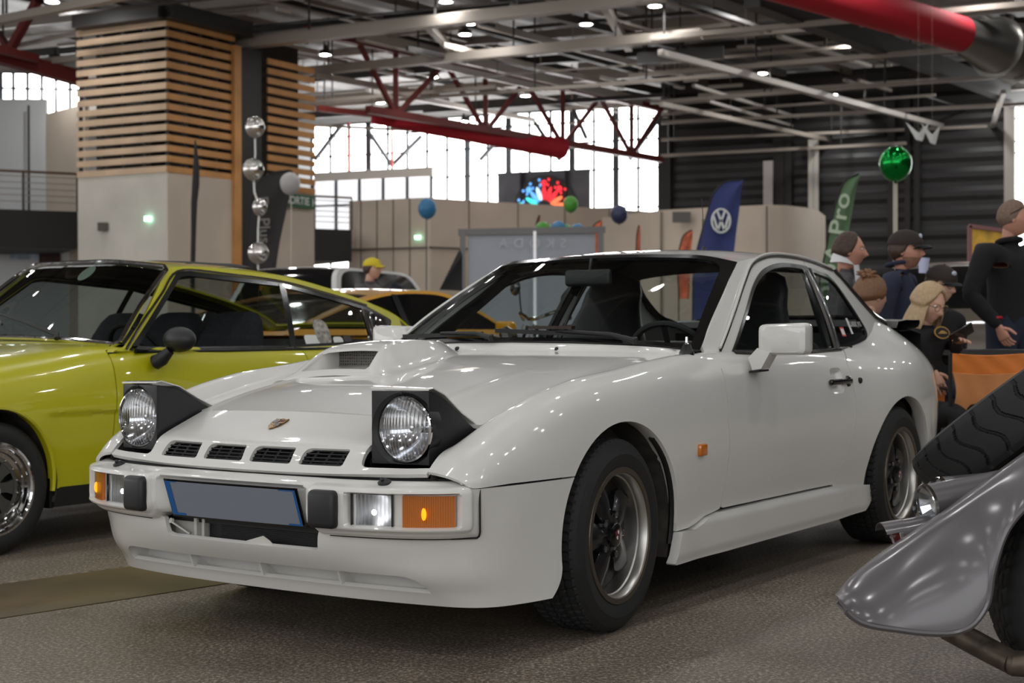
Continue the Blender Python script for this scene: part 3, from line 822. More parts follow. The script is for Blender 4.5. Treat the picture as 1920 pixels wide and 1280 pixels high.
# ---------------- headlight pods
def pod(sgn):
    yi, yo = .434, .617
    fx = lambda y: lerp(.777, .752, (y - yi) / (yo - yi))
    m = MB()
    # front bezel with a round hole
    N = 48; cy, cz, r = .5386, .664, .0935
    def outl(a):
        d = A_([cos(a), sin(a)]); # ray to rounded rectangle
        hy0, hy1, hz0, hz1 = yi - cy, yo - cy, .566 - cz, .770 - cz
        t = 1e9
        for lim, k in ((hy0, 0), (hy1, 0), (hz0, 1), (hz1, 1)):
            if abs(d[k]) > 1e-9 and lim / d[k] > 0: t = min(t, lim / d[k])
        return d * t
    rows = []
    angs = sorted(list(np.linspace(0, 2 * PI, N, endpoint=False)) + [math.atan2(b - cz, a - cy) % (2 * PI) for a in (yi, yo) for b in (.566, .770)])
    for a in angs:
        q = outl(a); p = A_([r * cos(a), r * sin(a)])
        f = lambda w, dx: A_([fx(cy + w[0]) + dx, cy + w[0], cz + w[1]])
        p2 = p * 1.10
        if np.linalg.norm(p2) > np.linalg.norm(q): p2 = lerp(p, q, .6)
        rows.append([f(q, -.012), f(q * .995, -.001), f(lerp(q, p2, .5), 0), f(p2, 0), f(p, -.010), f(p * .985, -.045)])
    m.grid(rows, closed_u=True, flip=False)
    # sides and bottom
    def sidep(y, w): return [(fx(y) - .012, y, .570), (fx(y) - .012, y, .766), (.68, y, .744 if w else .752), (.60, y, .694 if w else .712), (.530, y, .652 if w else .682), (.60, y, .58)]
    m.prism([A_(p) for p in sidep(yo, 1)], (0, -1, 0), .006); m.prism([A_(p) for p in sidep(yi, 0)], (0, 1, 0), .006)
    m.grid([[(fx(y) - .012, y, .570), (.60, y, .58), (.53, y, .66)] for y in (yi, yo)])
    b = (m if sgn > 0 else m.mirror()).build('headlight_pod', blackp, wc, ang=35); b['label'] = 'raised black headlight housing'
    # painted lid
    rows = []
    for i, y in enumerate(np.linspace(yi - .0005, yo + .001, 12)):
        k = (y - yi) / (yo - yi); dz = -.004 * k
        drop = 0.0
        row = [(fx(y) + .001, y, .7765 + dz - drop), (fx(y) + .001, y, .7785 + dz - drop), (fx(y) - .02, y, .781 + dz - drop), (.68, y, .762 + dz - drop), (.60, y, .722 - .018 * k - drop), (.528, y, lerp(.692, .668, k)), (.520, y, lerp(.686, .660, k))]
        rows.append([A_(p) for p in row])
    lm = MB().grid(rows, flip=True); low = [[p - A_([0, 0, .009]) for p in r] for r in rows]
    lm.grid([[r[j], l[j]] for r, l in ((rows[-1], low[-1]),) for j in range(7)] , flip=False) if 0 else None
    sh = Sheet(lm.v, [(0, 0)] * len(lm.v), lm.f).solid(.003); lid = sh.mb(); (lid if sgn > 0 else lid.mirror()).build('headlight_lid', white, b, ang=40)
    # reflector, bulb and ribbed lens
    fxc = fx(cy)
    m = MB(); m.lathe([(.004, -.075), (.03, -.066), (.055, -.048), (.075, -.026), (.0875, -.006)], 48, (fxc - .004, cy, cz), (1, 0, 0))
    (m if sgn > 0 else m.mirror()).build('headlight_reflector', reflector, b, ang=60)
    m = MB(); m.lathe([(.0, -.03), (.008, -.031), (.010, -.04), (.010, -.07)], 16, (fxc - .004, cy, cz), (1, 0, 0)); (m if sgn > 0 else m.mirror()).build('headlight_bulb', chrome, b)
    m = MB(); m.lathe([(.0, .016), (.025, .0145), (.05, .010), (.07, .003), (.083, -.004), (.0885, -.009)], 56, (fxc - .002, cy, cz), (1, 0, 0)); (m if sgn > 0 else m.mirror()).build('headlight_lens', head_lens, b, ang=60)
    m = MB(); m.lathe([(.0875, -.012), (.0925, -.008), (.0925, -.001), (.088, .001), (.0855, -.004)], 56, (fxc - .002, cy, cz), (1, 0, 0)); (m if sgn > 0 else m.mirror()).build('headlight_rim', chrome, b)
    m = MB()
    for (x, y, z) in ((fx(.53) + .001, .533, .764),): m.ball((x, y, z), .004, 8, 6)
    (m if sgn > 0 else m.mirror()).build('pod_screw', rubber, b)
pod(1); pod(-1)

# ---------------- doors, quarters, sills
xd = np.linspace(-2.06, -.66, 130)
dv = np.concatenate([np.linspace(0, 1, 9)[:-1], np.linspace(1, 8, 50)])
dsheet = Sheet.grid(side_pt, xd, dv, 'xz')
DOOR_R = [(-2.005,.868),(-1.985,.848),(-1.93,.822),(-1.892,.790),(-1.893,.74),(-1.90,.69),(-1.91,.617),(-1.90,.542),(-1.85,.434),(-1.79,.356),(-1.745,.308)]
DR = [tuple(p) for p in curve(DOOR_R[2:], 24)]; DFc = [tuple(p) for p in curve(DOOR_F, 16)]
dpoly = [(-.80, .90)] + DFc + DR[::-1] + DOOR_R[1::-1] + [(-2.03, .90)]
door = dsheet.inside(dpoly, .002)
CUP = rpoly([(-1.700, .682), (-1.700, .786), (-1.815, .786), (-1.815, .682)], .025, 5); door = door.outside(CUP)
doors = both('door', white, door.flange(.014).mb(), wc)
for o, s in zip(doors, (1, -1)):
    def bm(name, m, mb, lab=None, par=o, **k):
        q = (mb if s > 0 else mb.mirror()).build(name, m, par, **k)
        if lab: q['label'] = lab
        return q
    cs = Sheet.grid(side_pt, np.linspace(-1.83, -1.685, 40), np.linspace(2.2, 5.4, 60), 'xz').inside(CUP, -.001); V_ = cs.V.copy(); V_[:, 1] -= .003 + .024 * sstep(0, .028, sdist(cs.Q, CUP)); m = Sheet(V_, cs.Q, cs.F).mb()
    bm('handle_cup', white, m)
    m = MB(); m.rbox((-1.78, .814, .730), (.225, .020, .024), .008); m.rbox((-1.86, .805, .728), (.045, .03, .05), .012); bm('door_handle', trimblack, m, 'black door handle', ang=50)

gut = A_([(-.848,.866),(-1.050,.998),(-1.263,1.124),(-1.424,1.200),(-1.570,1.234),(-1.820,1.251),(-2.071,1.246),(-2.401,1.213)])
gutc = curve(gut, 60)
opn = curve([(-.925,.858),(-1.138,.999),(-1.353,1.127),(-1.48,1.178),(-1.614,1.207),(-1.838,1.222),(-2.03,1.2175)], 40)
SEAM = [(-2.125, 1.245), (-2.075, 1.06), (-2.02, .86)]
def gh_pt(x, z): return (x, GH(x, z), z)
gsheet = Sheet.grid(gh_pt, np.linspace(-2.72, -.74, 200), np.linspace(.845, 1.27, 56), flip=False)
# the door's window frame
wf = [tuple(p) for p in gutc if p[0] > -2.02] + [(-2.034, 1.248), (-2.003, .852)] + [(-.835, .852)]
op_poly = [tuple(p) for p in opn] + [(-2.045, 1.211), (-1.957, .853), (-.925, .853)]
frame = gsheet.inside(wf, .003).outside(op_poly)
frm = both('window_frame', white, frame.flange(.02).mb(), wc)
frm[0].parent = doors[0]; frm[1].parent = doors[1]
# black seal around the door glass: strip between the opening and the pane
B1 = [(-1.998, .866), (-2.108, 1.2125)]
pane_poly = [tuple(p) for p in curve([(-.958,.868),(-1.147,.990),(-1.358,1.114),(-1.49,1.162),(-1.62,1.190),(-1.838,1.204),(-1.955,1.2005)], 30)] + [(-1.885, .868)]
seal = gsheet.inside(op_poly).outside(pane_poly).offset(.004)
pane = gsheet.inside(pane_poly, -.006).offset(-.006)
for s, dr in ((1, doors[0]), (-1, doors[1])):
    q = seal.flange(.016).mb(); (q if s > 0 else q.mirror()).build('window_seal', trimblack, dr)
    q = pane.mb(); (q if s > 0 else q.mirror()).build('side_window', glass_dark, dr)
    m = MB(); m.tube([(x, GH(x, .858) + .010, .858 - .006 * sin(PI * (x + .95) / -1.0)) for x in np.linspace(-.93, -1.965, 20)], .009, 8); (m if s > 0 else m.mirror()).build('belt_moulding', trimblack, dr)
    # inner white pillar strip seen through the glass behind the pane's rear edge
    m = MB(); m.grid([[(lerp(-1.915, -1.985, t) + dx, GH(lerp(-1.915, -1.985, t), lerp(.866, 1.20, t)) + .010, lerp(.866, 1.20, t)) for dx in (.016, -.016)] for t in np.linspace(0, 1, 8)], flip=True); (m if s > 0 else m.mirror()).build('door_post', bronze_trim, dr)
    # wing mirror
    m = MB()
    pr = [(.0, .074, .050), (.010, .090, .056), (.04, .095, .059), (.075, .090, .0585), (.100, .082, .055), (.104, .076, .05)]
    rows = []
    for dx, hy, hz in pr:
        ring = [( -.965 - dx, .905 + q[0], .908 + q[1]) for q in rpoly([(-hy, -hz), (hy, -hz * .96), (hy, hz), (-hy, hz * .92)], .022, 5)]; rows.append(ring)
    k = len(rows[0]); m.v += [tuple(p) for r in rows for p in r]
    for i in range(len(rows) - 1):
        for j in range(k): m.f.append([i * k + j, (i + 1) * k + j, (i + 1) * k + (j + 1) % k, i * k + (j + 1) % k])
    m.f.append(list(range(k))); m.f.append([(len(rows) - 1) * k + j for j in range(k - 1, -1, -1)]); m.m = []
    foot = MB(); 
    foot.prism([(-.95, .80, .795), (-.95, .785, .84), (-.95, .82, .875), (-.95, .87, .86), (-.95, .835, .80)], (-1, 0, 0), .075)
    m.add(foot.v, foot.f); m.m = []
    mo = (m if s > 0 else m.mirror()).build('wing_mirror', white, dr, ang=42); mo['label'] = 'white wing mirror'
    m = MB(); m.grid([[(-1.0705, y, z) for z in (.868, .948)] for y in (.835, .975)], flip=False); (m if s > 0 else m.mirror()).build('mirror_face', chrome, dr)
    m = MB(); m.prism([(-.945, .79, .792), (-.945, .83, .797), (-.945, .83, .790), (-.945, .79, .785)], (-1, 0, 0), .085); (m if s > 0 else m.mirror()).build('mirror_gasket', rubber, dr)

# quarters: one smooth sheet from the gutter / hatch edge to the sill, with the rear window cut out
TOPX = [-3.24, -3.20, -3.12, -3.0, -2.93, -2.79, -2.67, -2.575, -2.475, -2.41, -2.071, -1.90]
TOPZ = [.862, .902, .932, .957, .976, 1.002, 1.055, 1.112, 1.185, 1.213, 1.246, 1.250]
def q_pt(x, v):
    s = sect(x)
    zt = float(np.interp(x, TOPX, TOPZ))
    if v >= 0: return side_pt(x, v)
    else:
        t = -v; z = lerp(s[0][1], max(zt, s[0][1] + .0004), t); y = GH(x, z)
        if x < -2.9: y = lerp(s[0][0], GH(x, z), 0)
    if v >= 0 and v < 1.2:                                   # ease into the glasshouse slope
        pass
    return (x, y, z)
qx = np.concatenate([np.linspace(-3.24, -2.95, 26)[:-1], np.linspace(-2.95, -1.73, 122)])
qv = np.concatenate([-np.linspace(1, 0, 34)[:-1], np.linspace(0, 8, 66)])
qs = Sheet.grid(q_pt, qx, qv, 'xz')
QW = rpoly([(-1.983, .858), (-2.066, 1.211), (-2.285, 1.187), (-2.352, 1.150), (-2.512, .930), (-2.44, .902), (-2.302, .886)], [.008, .012, .03, .05, .07, .05, .05], 6)
qpoly = [(-2.04, 1.35)] + [(-2.037, 1.248), (-2.005, .856)] + DOOR_R[1:2] + DR + [(-1.74, .30), (-2.20, .272), (-2.3, .1), (-2.66, .1), (-2.755, .20), (-3.3, .22), (-3.3, 1.35)]
quarter = qs.inside(qpoly, .002).outside(QW).outside(ARCH_R)
qo = both('rear_quarter', white, quarter.flange(.014).mb(), wc, ang=40)
alr = arch_lip(ARCH_R, .27); both('arch_lip', white, alr, wc)
QP = rpoly([(-2.012, .875), (-2.080, 1.194), (-2.278, 1.172), (-2.338, 1.140), (-2.484, .938), (-2.43, .917), (-2.302, .902)], [.008, .012, .03, .05, .07, .05, .05], 6)
for s, par in ((1, qo[0]), (-1, qo[1])):
    a = qs.inside(QW, -.002).outside(QP).offset(.003).flange(.014).mb(); (a if s > 0 else a.mirror()).build('quarter_window_seal', trimblack, par)
    a = qs.inside(QP, -.006).offset(-.004).mb(); (a if s > 0 else a.mirror()).build('quarter_window', glass_dark, par)
    m = MB(); m.lathe([(0, .006), (.010, .006), (.013, .003), (.013, -.006)], 20, (-1.962, .826, .730), (0, 1, 0)); (m if s > 0 else m.mirror()).build('lock', rubber, par)
    # pillar moulding between door and quarter window
    m = MB(); m.grid([[(lerp(-1.967, -2.055, t) + dx, GH(lerp(-1.967, -2.055, t), lerp(.862, 1.213, t)) + .012 - abs(dx) * .3, lerp(.862, 1.213, t)) for dx in (.018, 0, -.018)] for t in np.linspace(0, 1, 8)], flip=True); (m if s > 0 else m.mirror()).build('pillar_moulding', trimblack, par)
    if s > 0:                                               # stickers inside the quarter glass
        def stick(x0, x1, z0, z1, mm, lab, nm='window_sticker'):
            m = MB(); m.grid([[(x, GH(x, z) - .0015, z) for z in (z0, z1)] for x in (x0, x1)], flip=True); q = m.build(nm, mm, par); q['label'] = lab; return q
        stick(-2.10, -2.155, .915, .955, mat('orange_sticker', rgb(205, 70, 40), .5), 'small orange sticker')
        stick(-2.105, -2.15, .922, .948, label_white, 'small orange sticker centre', 'sticker_centre')
        stick(-2.245, -2.275, .925, .995, label_white, 'white vertical sticker')
        tm = text_mb('CLASSIC_915', .034); M = frame_mat((-2.355, GH(-2.355, .965) - .001, .968), (-1, GH(-2.4, .97) * 0 - .1, .0), (0, -.4, 1)); tm.xf(M); q = tm.build('sticker_lettering', label_white, par, smooth=False)
m = MB(); _zz = [(x, float(np.interp(x, TOPX, TOPZ))) for x in np.linspace(-2.425, -3.02, 50)]; m.tube([(x - .002, GH(x, z) + .001, z + .003) for x, z in _zz], .011, 8); both('hatch_edge_seal', trimblack, m, wc)
# sills
def sill_y(x, z):
    base = .806 + .012 * sstep(-.55, -.34, x) + .014 * sstep(-1.9, -2.2, x)
    t = (z - .165) / .145
    return base + .012 * sin(PI * np.clip(t, 0, 1)) * 0 - .012 * sstep(.75, 1.0, t) - .006 * sstep(.25, 0, t)
ss_ = Sheet.grid(lambda x, z: (x, sill_y(x, z), z), np.linspace(-2.20, -.31, 150), np.linspace(.16, .32, 30))
SILL = [(-.327, .166), (-.372, .270), (-.475, .268), (-.53, .276), (-.60, .294), (-.69, .304), (-1.1, .306), (-1.742, .304), (-2.12, .280), (-2.135, .266), (-2.12, .22), (-2.07, .172), (-1.776, .164), (-.75, .163)]
sl = ss_.inside(SILL).flange(.035, dirn=(0, 1, 0))
both('side_sill', white, sl.mb(), wc, ang=40)
# rear valance stub, tail panel and rear bumper (mostly out of sight)
m = MB()
def tail_row(z): 
    pts = [(x, y) for x, y in ((-3.10, .66), (-3.20, .58), (-3.235, .42), (-3.25, .2), (-3.25, 0))]
    return [(x, y, z) for x, y in pts] + [(x, -y, z) for x, y in pts[-2::-1]]
m.grid([tail_row(z) for z in (.30, .45, .60, .75, .84)], flip=False)
m.build('tail_panel', white, wc)
m = MB(); m.grid([[(-3.0, .79, z), (-3.16, .75, z), (-3.25, .62, z), (-3.30, .3, z), (-3.30, -.3, z), (-3.25, -.62, z), (-3.16, -.75, z), (-3.0, -.79, z)] for z in (.36, .40, .50, .53)], flip=False); m.build('rear_bumper', blackp, wc)

# ---------------- roof, pillars, windscreen, hatch
ROOF_E = curve([(x, GH(x, z), z) for x, z in [(-1.30,1.208),(-1.42,1.219),(-1.57,1.2365),(-1.82,1.253),(-2.071,1.248),(-2.401,1.2145),(-2.44,1.209)]], 40)
def roof_pt(u, v):
    k = abs(v)
    e = A_([float(np.interp(u, np.linspace(0, 1, 40), ROOF_E[:, i])) for i in range(3)])
    zc = float(hermite([0, .25, .5, .75, 1], [1.249, 1.280, 1.289, 1.279, 1.243], u)[0])
    xc = lerp(-1.225, -2.40, u)
    f = ws_top(k); fx = f[0]
    x = lerp(lerp(xc, e[0], k ** 3), 0, 0) if u > .02 else lerp(f[0], 0, 0)
    x = lerp(fx, lerp(xc, e[0], k ** 3), min(1, u * 12)) if u < .0834 else lerp(xc, e[0], k ** 3)
    y = e[1] * (math.copysign(1, v) * k if u > .0834 else math.copysign(lerp(f[1] / .575 if 0 else abs(f[1]) / .575, k, min(1, u * 12)), v))
    z = e[2] + (zc - e[2]) * (1 - k ** 2.6)
    if u < .0834: z = lerp(f[2], z, min(1, u * 12))
    return (x, y, z)
roof = Sheet.grid(roof_pt, np.linspace(0, 1, 60), np.linspace(-1, 1, 61), flip=False)
roof_o = roof.flange(.012).mb().build('roof', white, wc)
# windscreen pillars: from the screen edge to the gutter
wse = [(-.700,.858),(-.717,.869),(-.907,.995),(-1.069,1.087),(-1.19,1.152),(-1.30,1.208)]
apoly = [tuple(p) for p in curve(wse, 24)] + [(-1.42, 1.2245), (-1.57, 1.242), (-1.82, 1.2585), (-2.071, 1.2535), (-2.42, 1.219)] + [tuple(p) for p in gutc[::-1]] + [(-.835, .855)]
apil = gsheet.inside(apoly)
ap = both('windscreen_pillar', white, apil.flange(.01).mb(), wc)
for s, par in zip((1, -1), ap):
    m = MB(); m.tube([(x, GH(x, z) + .003, z) for x, z in gutc], .0055, 8); (m if s > 0 else m.mirror()).build('rain_gutter', trimblack, par)
    m = MB(); m.tube([(x, GH(x, z + .012) + .006, z + .012) for x, z in gutc], .006, 8); (m if s > 0 else m.mirror()).build('gutter_rail', white, par)
def ws_pt(v, w):
    a, b = ws_bot(v), ws_top(v); p = lerp(a, b, w)
    return p + A_([.5, 0, .87]) * (.018 * sin(PI * w) * (1 - v * v * .8))
wsh = Sheet.grid(ws_pt, np.linspace(-1, 1, 61), np.linspace(0, 1, 40))
inner = rpoly([(-.955, .035), (.955, .035), (.925, .955), (-.925, .955)], [.03, .03, .1, .1], 5)
gl = wsh.inside(inner, -.01).offset(-.003).mb().build('windscreen', glass, wc)
# heavy rubber surround
fr = wsh.outside(inner).offset(.004).flange(.012).mb().build('windscreen_seal', trimblack, gl)
# sun visor band / header inside, wipers, mirror
def wiper(v0, v1, piv):
    m = MB(); a = A_(ws_pt(v0, .045)) + A_([.012, 0, .014]); b = A_(ws_pt(v1, .075)) + A_([.012, 0, .014]); m.beam(a, b, .010, .016)
    p = A_(ws_pt(piv, .01)) + A_([.03, 0, .012]); mid = lerp(a, b, .5) + A_([.006, 0, .008]); m.tube([p, lerp(p, mid, .3) + A_([0, 0, .012]), mid], [.011, .008, .006], 8); m.lathe([(.0, .014), (.010, .012), (.012, -.01)], 12, p, (.4, 0, 1))
    return m
wiper(.62, -.15, .72).build('wiper', rubber, gl); wiper(-.22, -.88, -.12).build('wiper', rubber, gl)
m = MB(); a = A_(ws_pt(.34, .09)) + A_([.02, 0, .02]); b = A_(ws_pt(.08, .085)) + A_([.02, 0, .02]); m.beam(a, b, .03, .012); m.build('wiper_wing', bronze_trim, gl)['label'] = 'small wing on the wiper blade'
m = MB(); m.rbox((-1.16, -.02, 1.155), (.03, .215, .068), .014); m.tube([(-1.17, -.02, 1.18), (-1.185, -.02, 1.235)], .006, 8); m.build('rear_view_mirror', blackp, gl); 
# hatch glass (dark bubble) and its rubber spoiler
HE_ = curve([(-2.44,.515,1.207),(-2.575,.557,1.108),(-2.68,.574,1.050),(-2.79,.582,.998),(-2.94,.578,.972),(-3.13,.60,.955)], 30)
def hatch_pt(u, v):
    k = abs(v); e = A_([float(np.interp(u, np.linspace(0, 1, 30), HE_[:, i])) for i in range(3)])
    c = A_([lerp(-2.40, -3.14, u), 0, float(hermite([0, .36, .73, 1], [1.243, 1.192, 1.098, .985], u)[0])])
    return (lerp(c[0], e[0], k ** 6), e[1] * v, e[2] + (c[2] - e[2]) * (1 - k ** 7))
hat = Sheet.grid(hatch_pt, np.linspace(0, 1, 40), np.sin(np.linspace(-PI / 2, PI / 2, 61)), flip=False)
hat.mb().build('hatch_glass', glass_dark, wc)
hat.Q = A_([(u, v) for u in np.linspace(0, 1, 40) for v in np.sin(np.linspace(-PI / 2, PI / 2, 61))])
hat.outside([(.05, -.97), (.93, -.97), (.93, .97), (.05, .97)]).offset(.005).flange(.012).mb().build('hatch_seal', trimblack, wc)
m = MB(); rows = []
for v in np.linspace(-1, 1, 41):
    k = abs(v); y = v * .685; xb = -2.93 - .20 * (1 - k ** 4) ** 1 ; zt = 1.000 - .012 * k ** 2
    xr = -3.09 - .18 * (1 - k ** 5)
    if k > .97: xr += .02
    rows.append([(xb + .05, y * .96, zt - .035), (xb + .04, y * .97, zt - .004), (xb - .02, y, zt + .004), (lerp(xb, xr, .6), y * 1.02, zt + .003), (xr, y * 1.03, zt + .004), (xr - .006, y * 1.03, zt - .012), (xr, y * 1.02, zt - .030), (xb - .06, y, zt - .045), (xb, y * .97, zt - .05)])
m.grid(rows, flip=False); m.build('rear_spoiler', mat('grey_rubber', rgb(98, 97, 97), .4), wc, ang=50)
m = MB(); rows = []
for v in np.linspace(-1, 1, 41):
    k = abs(v); y = v * .70
    rows.append([(-2.96 - .12 * (1 - k ** 4), y * .95, .955), (-3.10 - .10 * (1 - k ** 4), y, .925), (-3.12 - .12 * (1 - k ** 4), y, .80)])
m.grid(rows); m.build('tailgate', trimblack, wc)
m = MB()
m.lathe([(.0, .03), (.006, .028), (.013, .006), (.018, 0), (.018, -.01)], 14, (-1.90, .13, 1.284), (0, 0, 1))
m.tube([(-1.90, .13, 1.29), (-1.896, .13, 1.385)], .0018, 6); m.tube([(-1.893, .13, 1.435), (-1.880, .13, 1.525)], .0016, 6)
m.tube([(-1.894 + .005 * cos(a), .13 + .005 * sin(a), 1.38 + .055 * a / (16 * PI)) for a in np.linspace(0, 16 * PI, 130)], .0013, 5)
m.build('roof_aerial', blackp, roof_o)['label'] = 'thin roof aerial with a coil'
m = MB(); m.lathe([(0, .055), (.005, .055), (.006, .035), (.010, .030), (.013, .02)], 14, (-.60, .715, .862), (0, 0, 1)); m.build('aerial_tip', chrome, wc)
m = MB(); m.lathe([(.012, .030), (.020, .012), (.027, 0), (.027, -.012)], 18, (-.60, .715, .862), (0, 0, 1)); m.build('aerial_base', trimblack, wc)

# ---------------- cabin
m = MB(); m.grid([[(x, y, .28) for y in (-.70, .70)] for x in (-3.0, -.80)]); m.grid([[(-.80, y, z) for z in (.28, .84)] for y in (-.68, .68)])
for s in (1, -1):
    m.grid([[(x, s * .72, .28), (x, s * .725, .60), (x, s * .685, .852)] for x in np.linspace(-2.9, -.74, 8)], flip=s > 0)
m.grid([[(-3.02, y, z) for z in (.28, .93)] for y in (-.6, .6)])
m.grid([[(-2.45, -.62, .74), (-2.45, .62, .74)], [(-3.02, -.55, .86), (-3.02, .55, .86)]]); m.grid([[(-2.05, -.66, .55), (-2.05, .66, .55)], [(-2.45, -.62, .74), (-2.45, .62, .74)]])
m.build('cabin_tub', dark_in, wc, smooth=False)
m = MB(); rows = []
for x in np.linspace(-.66, -1.0, 8):
    t = (x + .66) / -.34; rows.append([(x, y, .885 - .02 * t - .05 * abs(y) ** 3 + (.03 * math.exp(-((y - .35) / .2) ** 2) if t > .5 else 0)) for y in np.linspace(-.64, .64, 25)])
rows.append([(-1.03, y, .74) for y in np.linspace(-.64, .64, 25)]); m.grid(rows, flip=False); m.build('dashboard', dark_in, wc)
m = MB(); c = A_([-1.17, .36, .80]); ax = A_([-.9, 0, .42]); ax /= np.linalg.norm(ax); u = A_([0, 1, 0]); w = np.cross(ax, u)
m.tube([c + .185 * (cos(a) * u + sin(a) * w) for a in np.linspace(0, 2 * PI, 40, endpoint=False)], .013, 8, closed=True)
for a in (0, PI / 2, PI, 3 * PI / 2): m.beam(c, c + .18 * (cos(a) * u + sin(a) * w), .02, .01)
m.ball(c, .045); m.tube([c, (-.95, .36, .70)], .02, 8); m.build('steering_wheel', rubber, wc)
m = MB(); rr = Sheet.grid(lambda u, v: A_(roof_pt(.02 + .96 * u, v * .96)) - A_([0, 0, .028]), np.linspace(0, 1, 20), np.linspace(-1, 1, 21)); rr.mb(m); m.build('headliner', dark_in, wc)
def seat_mb(y0):
    m = MB()
    def prof(t):                     # back profile: height along, half width, thickness, lean
        return None
    rows = []
    for t, hw, th in ((0, .235, .10), (.12, .245, .13), (.30, .24, .12), (.45, .235, .10), (.57, .215, .085), (.66, .175, .075), (.74, .150, .07), (.82, .140, .07), (.88, .115, .06), (.905, .07, .03)):
        x = -1.62 - t * .42; z = .38 + t * .90
        ring = [(x + (q[1]) , y0 + q[0], z) for q in rpoly([(-hw, -th / 2), (hw, -th / 2), (hw, th / 2 + .02), (-hw, th / 2 + .02)], .045, 4)]
        rows.append(ring + [ring[0]])
    m.grid(rows, flip=True)
    m.rbox((-1.40, y0, .36), (.52, .48, .14), .05)
    return m
seat_mb(.36).build('front_seat', seat_m, wc, ang=60); seat_mb(-.36).build('front_seat', seat_m, wc, ang=60)
for s in (1, -1):
    m = MB(); m.rbox((-2.28, s * .3, .70), (.12, .46, .40), .05, np.array([[cos(.35), 0, sin(.35)], [0, 1, 0], [-sin(.35), 0, cos(.35)]])); m.build('rear_seat', seat_m, wc, ang=60)
# inner B pillars and the dark screen pillar trim
m = MB(); m.prism([(-2.0, .66, .55), (-2.10, .64, .86), (-2.17, .495, 1.23), (-2.24, .495, 1.23), (-2.20, .64, .86), (-2.2, .66, .55)], (0, -1, 0), .03); both('inner_pillar', dark_in, m, wc)
m = MB()
m.prism([(-.86, .685, .87), (-1.35, .56, 1.19), (-1.42, .54, 1.19), (-.98, .68, .87)], (0, -1, 0), .02); both('inner_screen_pillar', dark_in, m, wc)
# underside and wheel wells
m = MB(); m.box((-1.2, 0, .20), (1.55, 1.46, .05)); m.box((.45, 0, .24), (.30, 1.0, .06)); m.box((-2.95, 0, .32), (.5, 1.2, .06)); m.box((0, 0, .3), (.8, .9, .3)); m.box((-2.4, 0, .33), (.8, .95, .2)); m.build('underbody', rubber, wc, smooth=False)
def well(xc, ymax, rx):
    m = MB(); m.lathe([(rx + .004, 0), (rx + .004, -.10), (rx + .02, -.28), (rx - .02, -.33), (.05, -.33)], 40, (xc, ymax, .30), (0, 1, 0), 0, 2 * PI)
    keep = []
    for f in m.f:
        if sum(m.v[i][2] for i in f) / len(f) > .20: keep.append(list(reversed(f)))
    m.f = keep; return m
both('wheel_well', liner_m, well(0, .77, .362), wc); both('wheel_well', liner_m, well(-2.395, .80, .35), wc)

# ---------------- wheels
def tyre_mb(R_, r_, w, n=320, tread=True):
    """axis +y, outer face at y=0, going to y=-w"""
    prof = [(r_ - .006, -.012), (r_ + .004, -.002), (r_ + .018, .003), (r_ + .045, .006), (R_ - .035, .002), (R_ - .018, -.006), (R_ - .008, -.016)]
    ys = np.linspace(.022, w - .022, 27)
    m = MB(); P = []
    for k in range(n):
        a = 2 * PI * k / n; ring = []
        for r, h in prof: ring.append((r, h))
        for j, y in enumerate(ys):
            c = (y - w / 2) / (w / 2); r = R_ - .006 * c ** 4
            if tread:
                if j in (5, 10, 16, 21): r -= .007
                elif ((k + int(4 * abs(c)) + (2 if j > 10 else 0)) % 5 == 0) and j not in (13,): r -= .006
            ring.append((r, -y))
        ring += [(r, -(w + h)) for r, h in prof[::-1]]
        P.append([(rr * sin(a), h, rr * cos(a)) for rr, h in ring])
    m.grid(P, closed_u=True, flip=False); return m
def rim_mb(R_):
    m = MB(); m.lathe([(R_ - .020, -.002), (R_ - .024, -.008), (R_ - .026, -.030), (R_ - .030, -.034), (R_ - .033, -.060), (R_ - .035, -.13), (R_ - .055, -.18)], 72, (0, 0, 0), (0, 1, 0)); return m
def lip_mb(R_):
    m = MB(); m.lathe([(R_ - .001, -.016), (R_ + .0015, -.005), (R_ - .001, .002), (R_ - .017, .002), (R_ - .0205, -.003)], 72, (0, 0, 0), (0, 1, 0)); return m
def star_mb(R_, d):
    m = MB(); ro = R_ - .036
    m.lathe([(0, d + .004), (.050, d + .004), (.060, d - .002), (.066, d - .02), (.066, d - .06)], 40, (0, 0, 0), (0, 1, 0))
    m.lathe([(ro + .002, -.080), (ro - .010, -.086), (ro - .012, -.12)], 60, (0, 0, 0), (0, 1, 0))
    for k in range(5):
        a = 2 * PI * k / 5 + .31
        def P(r, s, h): return (r * cos(a) - s * sin(a), h, r * sin(a) + s * cos(a))
        rows = []
        for r, w, h in ((.040, .030, d), (.07, .038, d - .002), (.10, .046, d - .006), (.122, .054, d - .012), (.145, .052, d - .016), (ro - .001, .036, d - .022)):
            rows.append([P(r, -w, h - .045), P(r, -w, h - .012), P(r, -w * .72, h - .003), P(r, 0, h + .006), P(r, w * .72, h - .003), P(r, w, h - .012), P(r, w, h - .045)])
        m.grid(rows, flip=False)
    return m
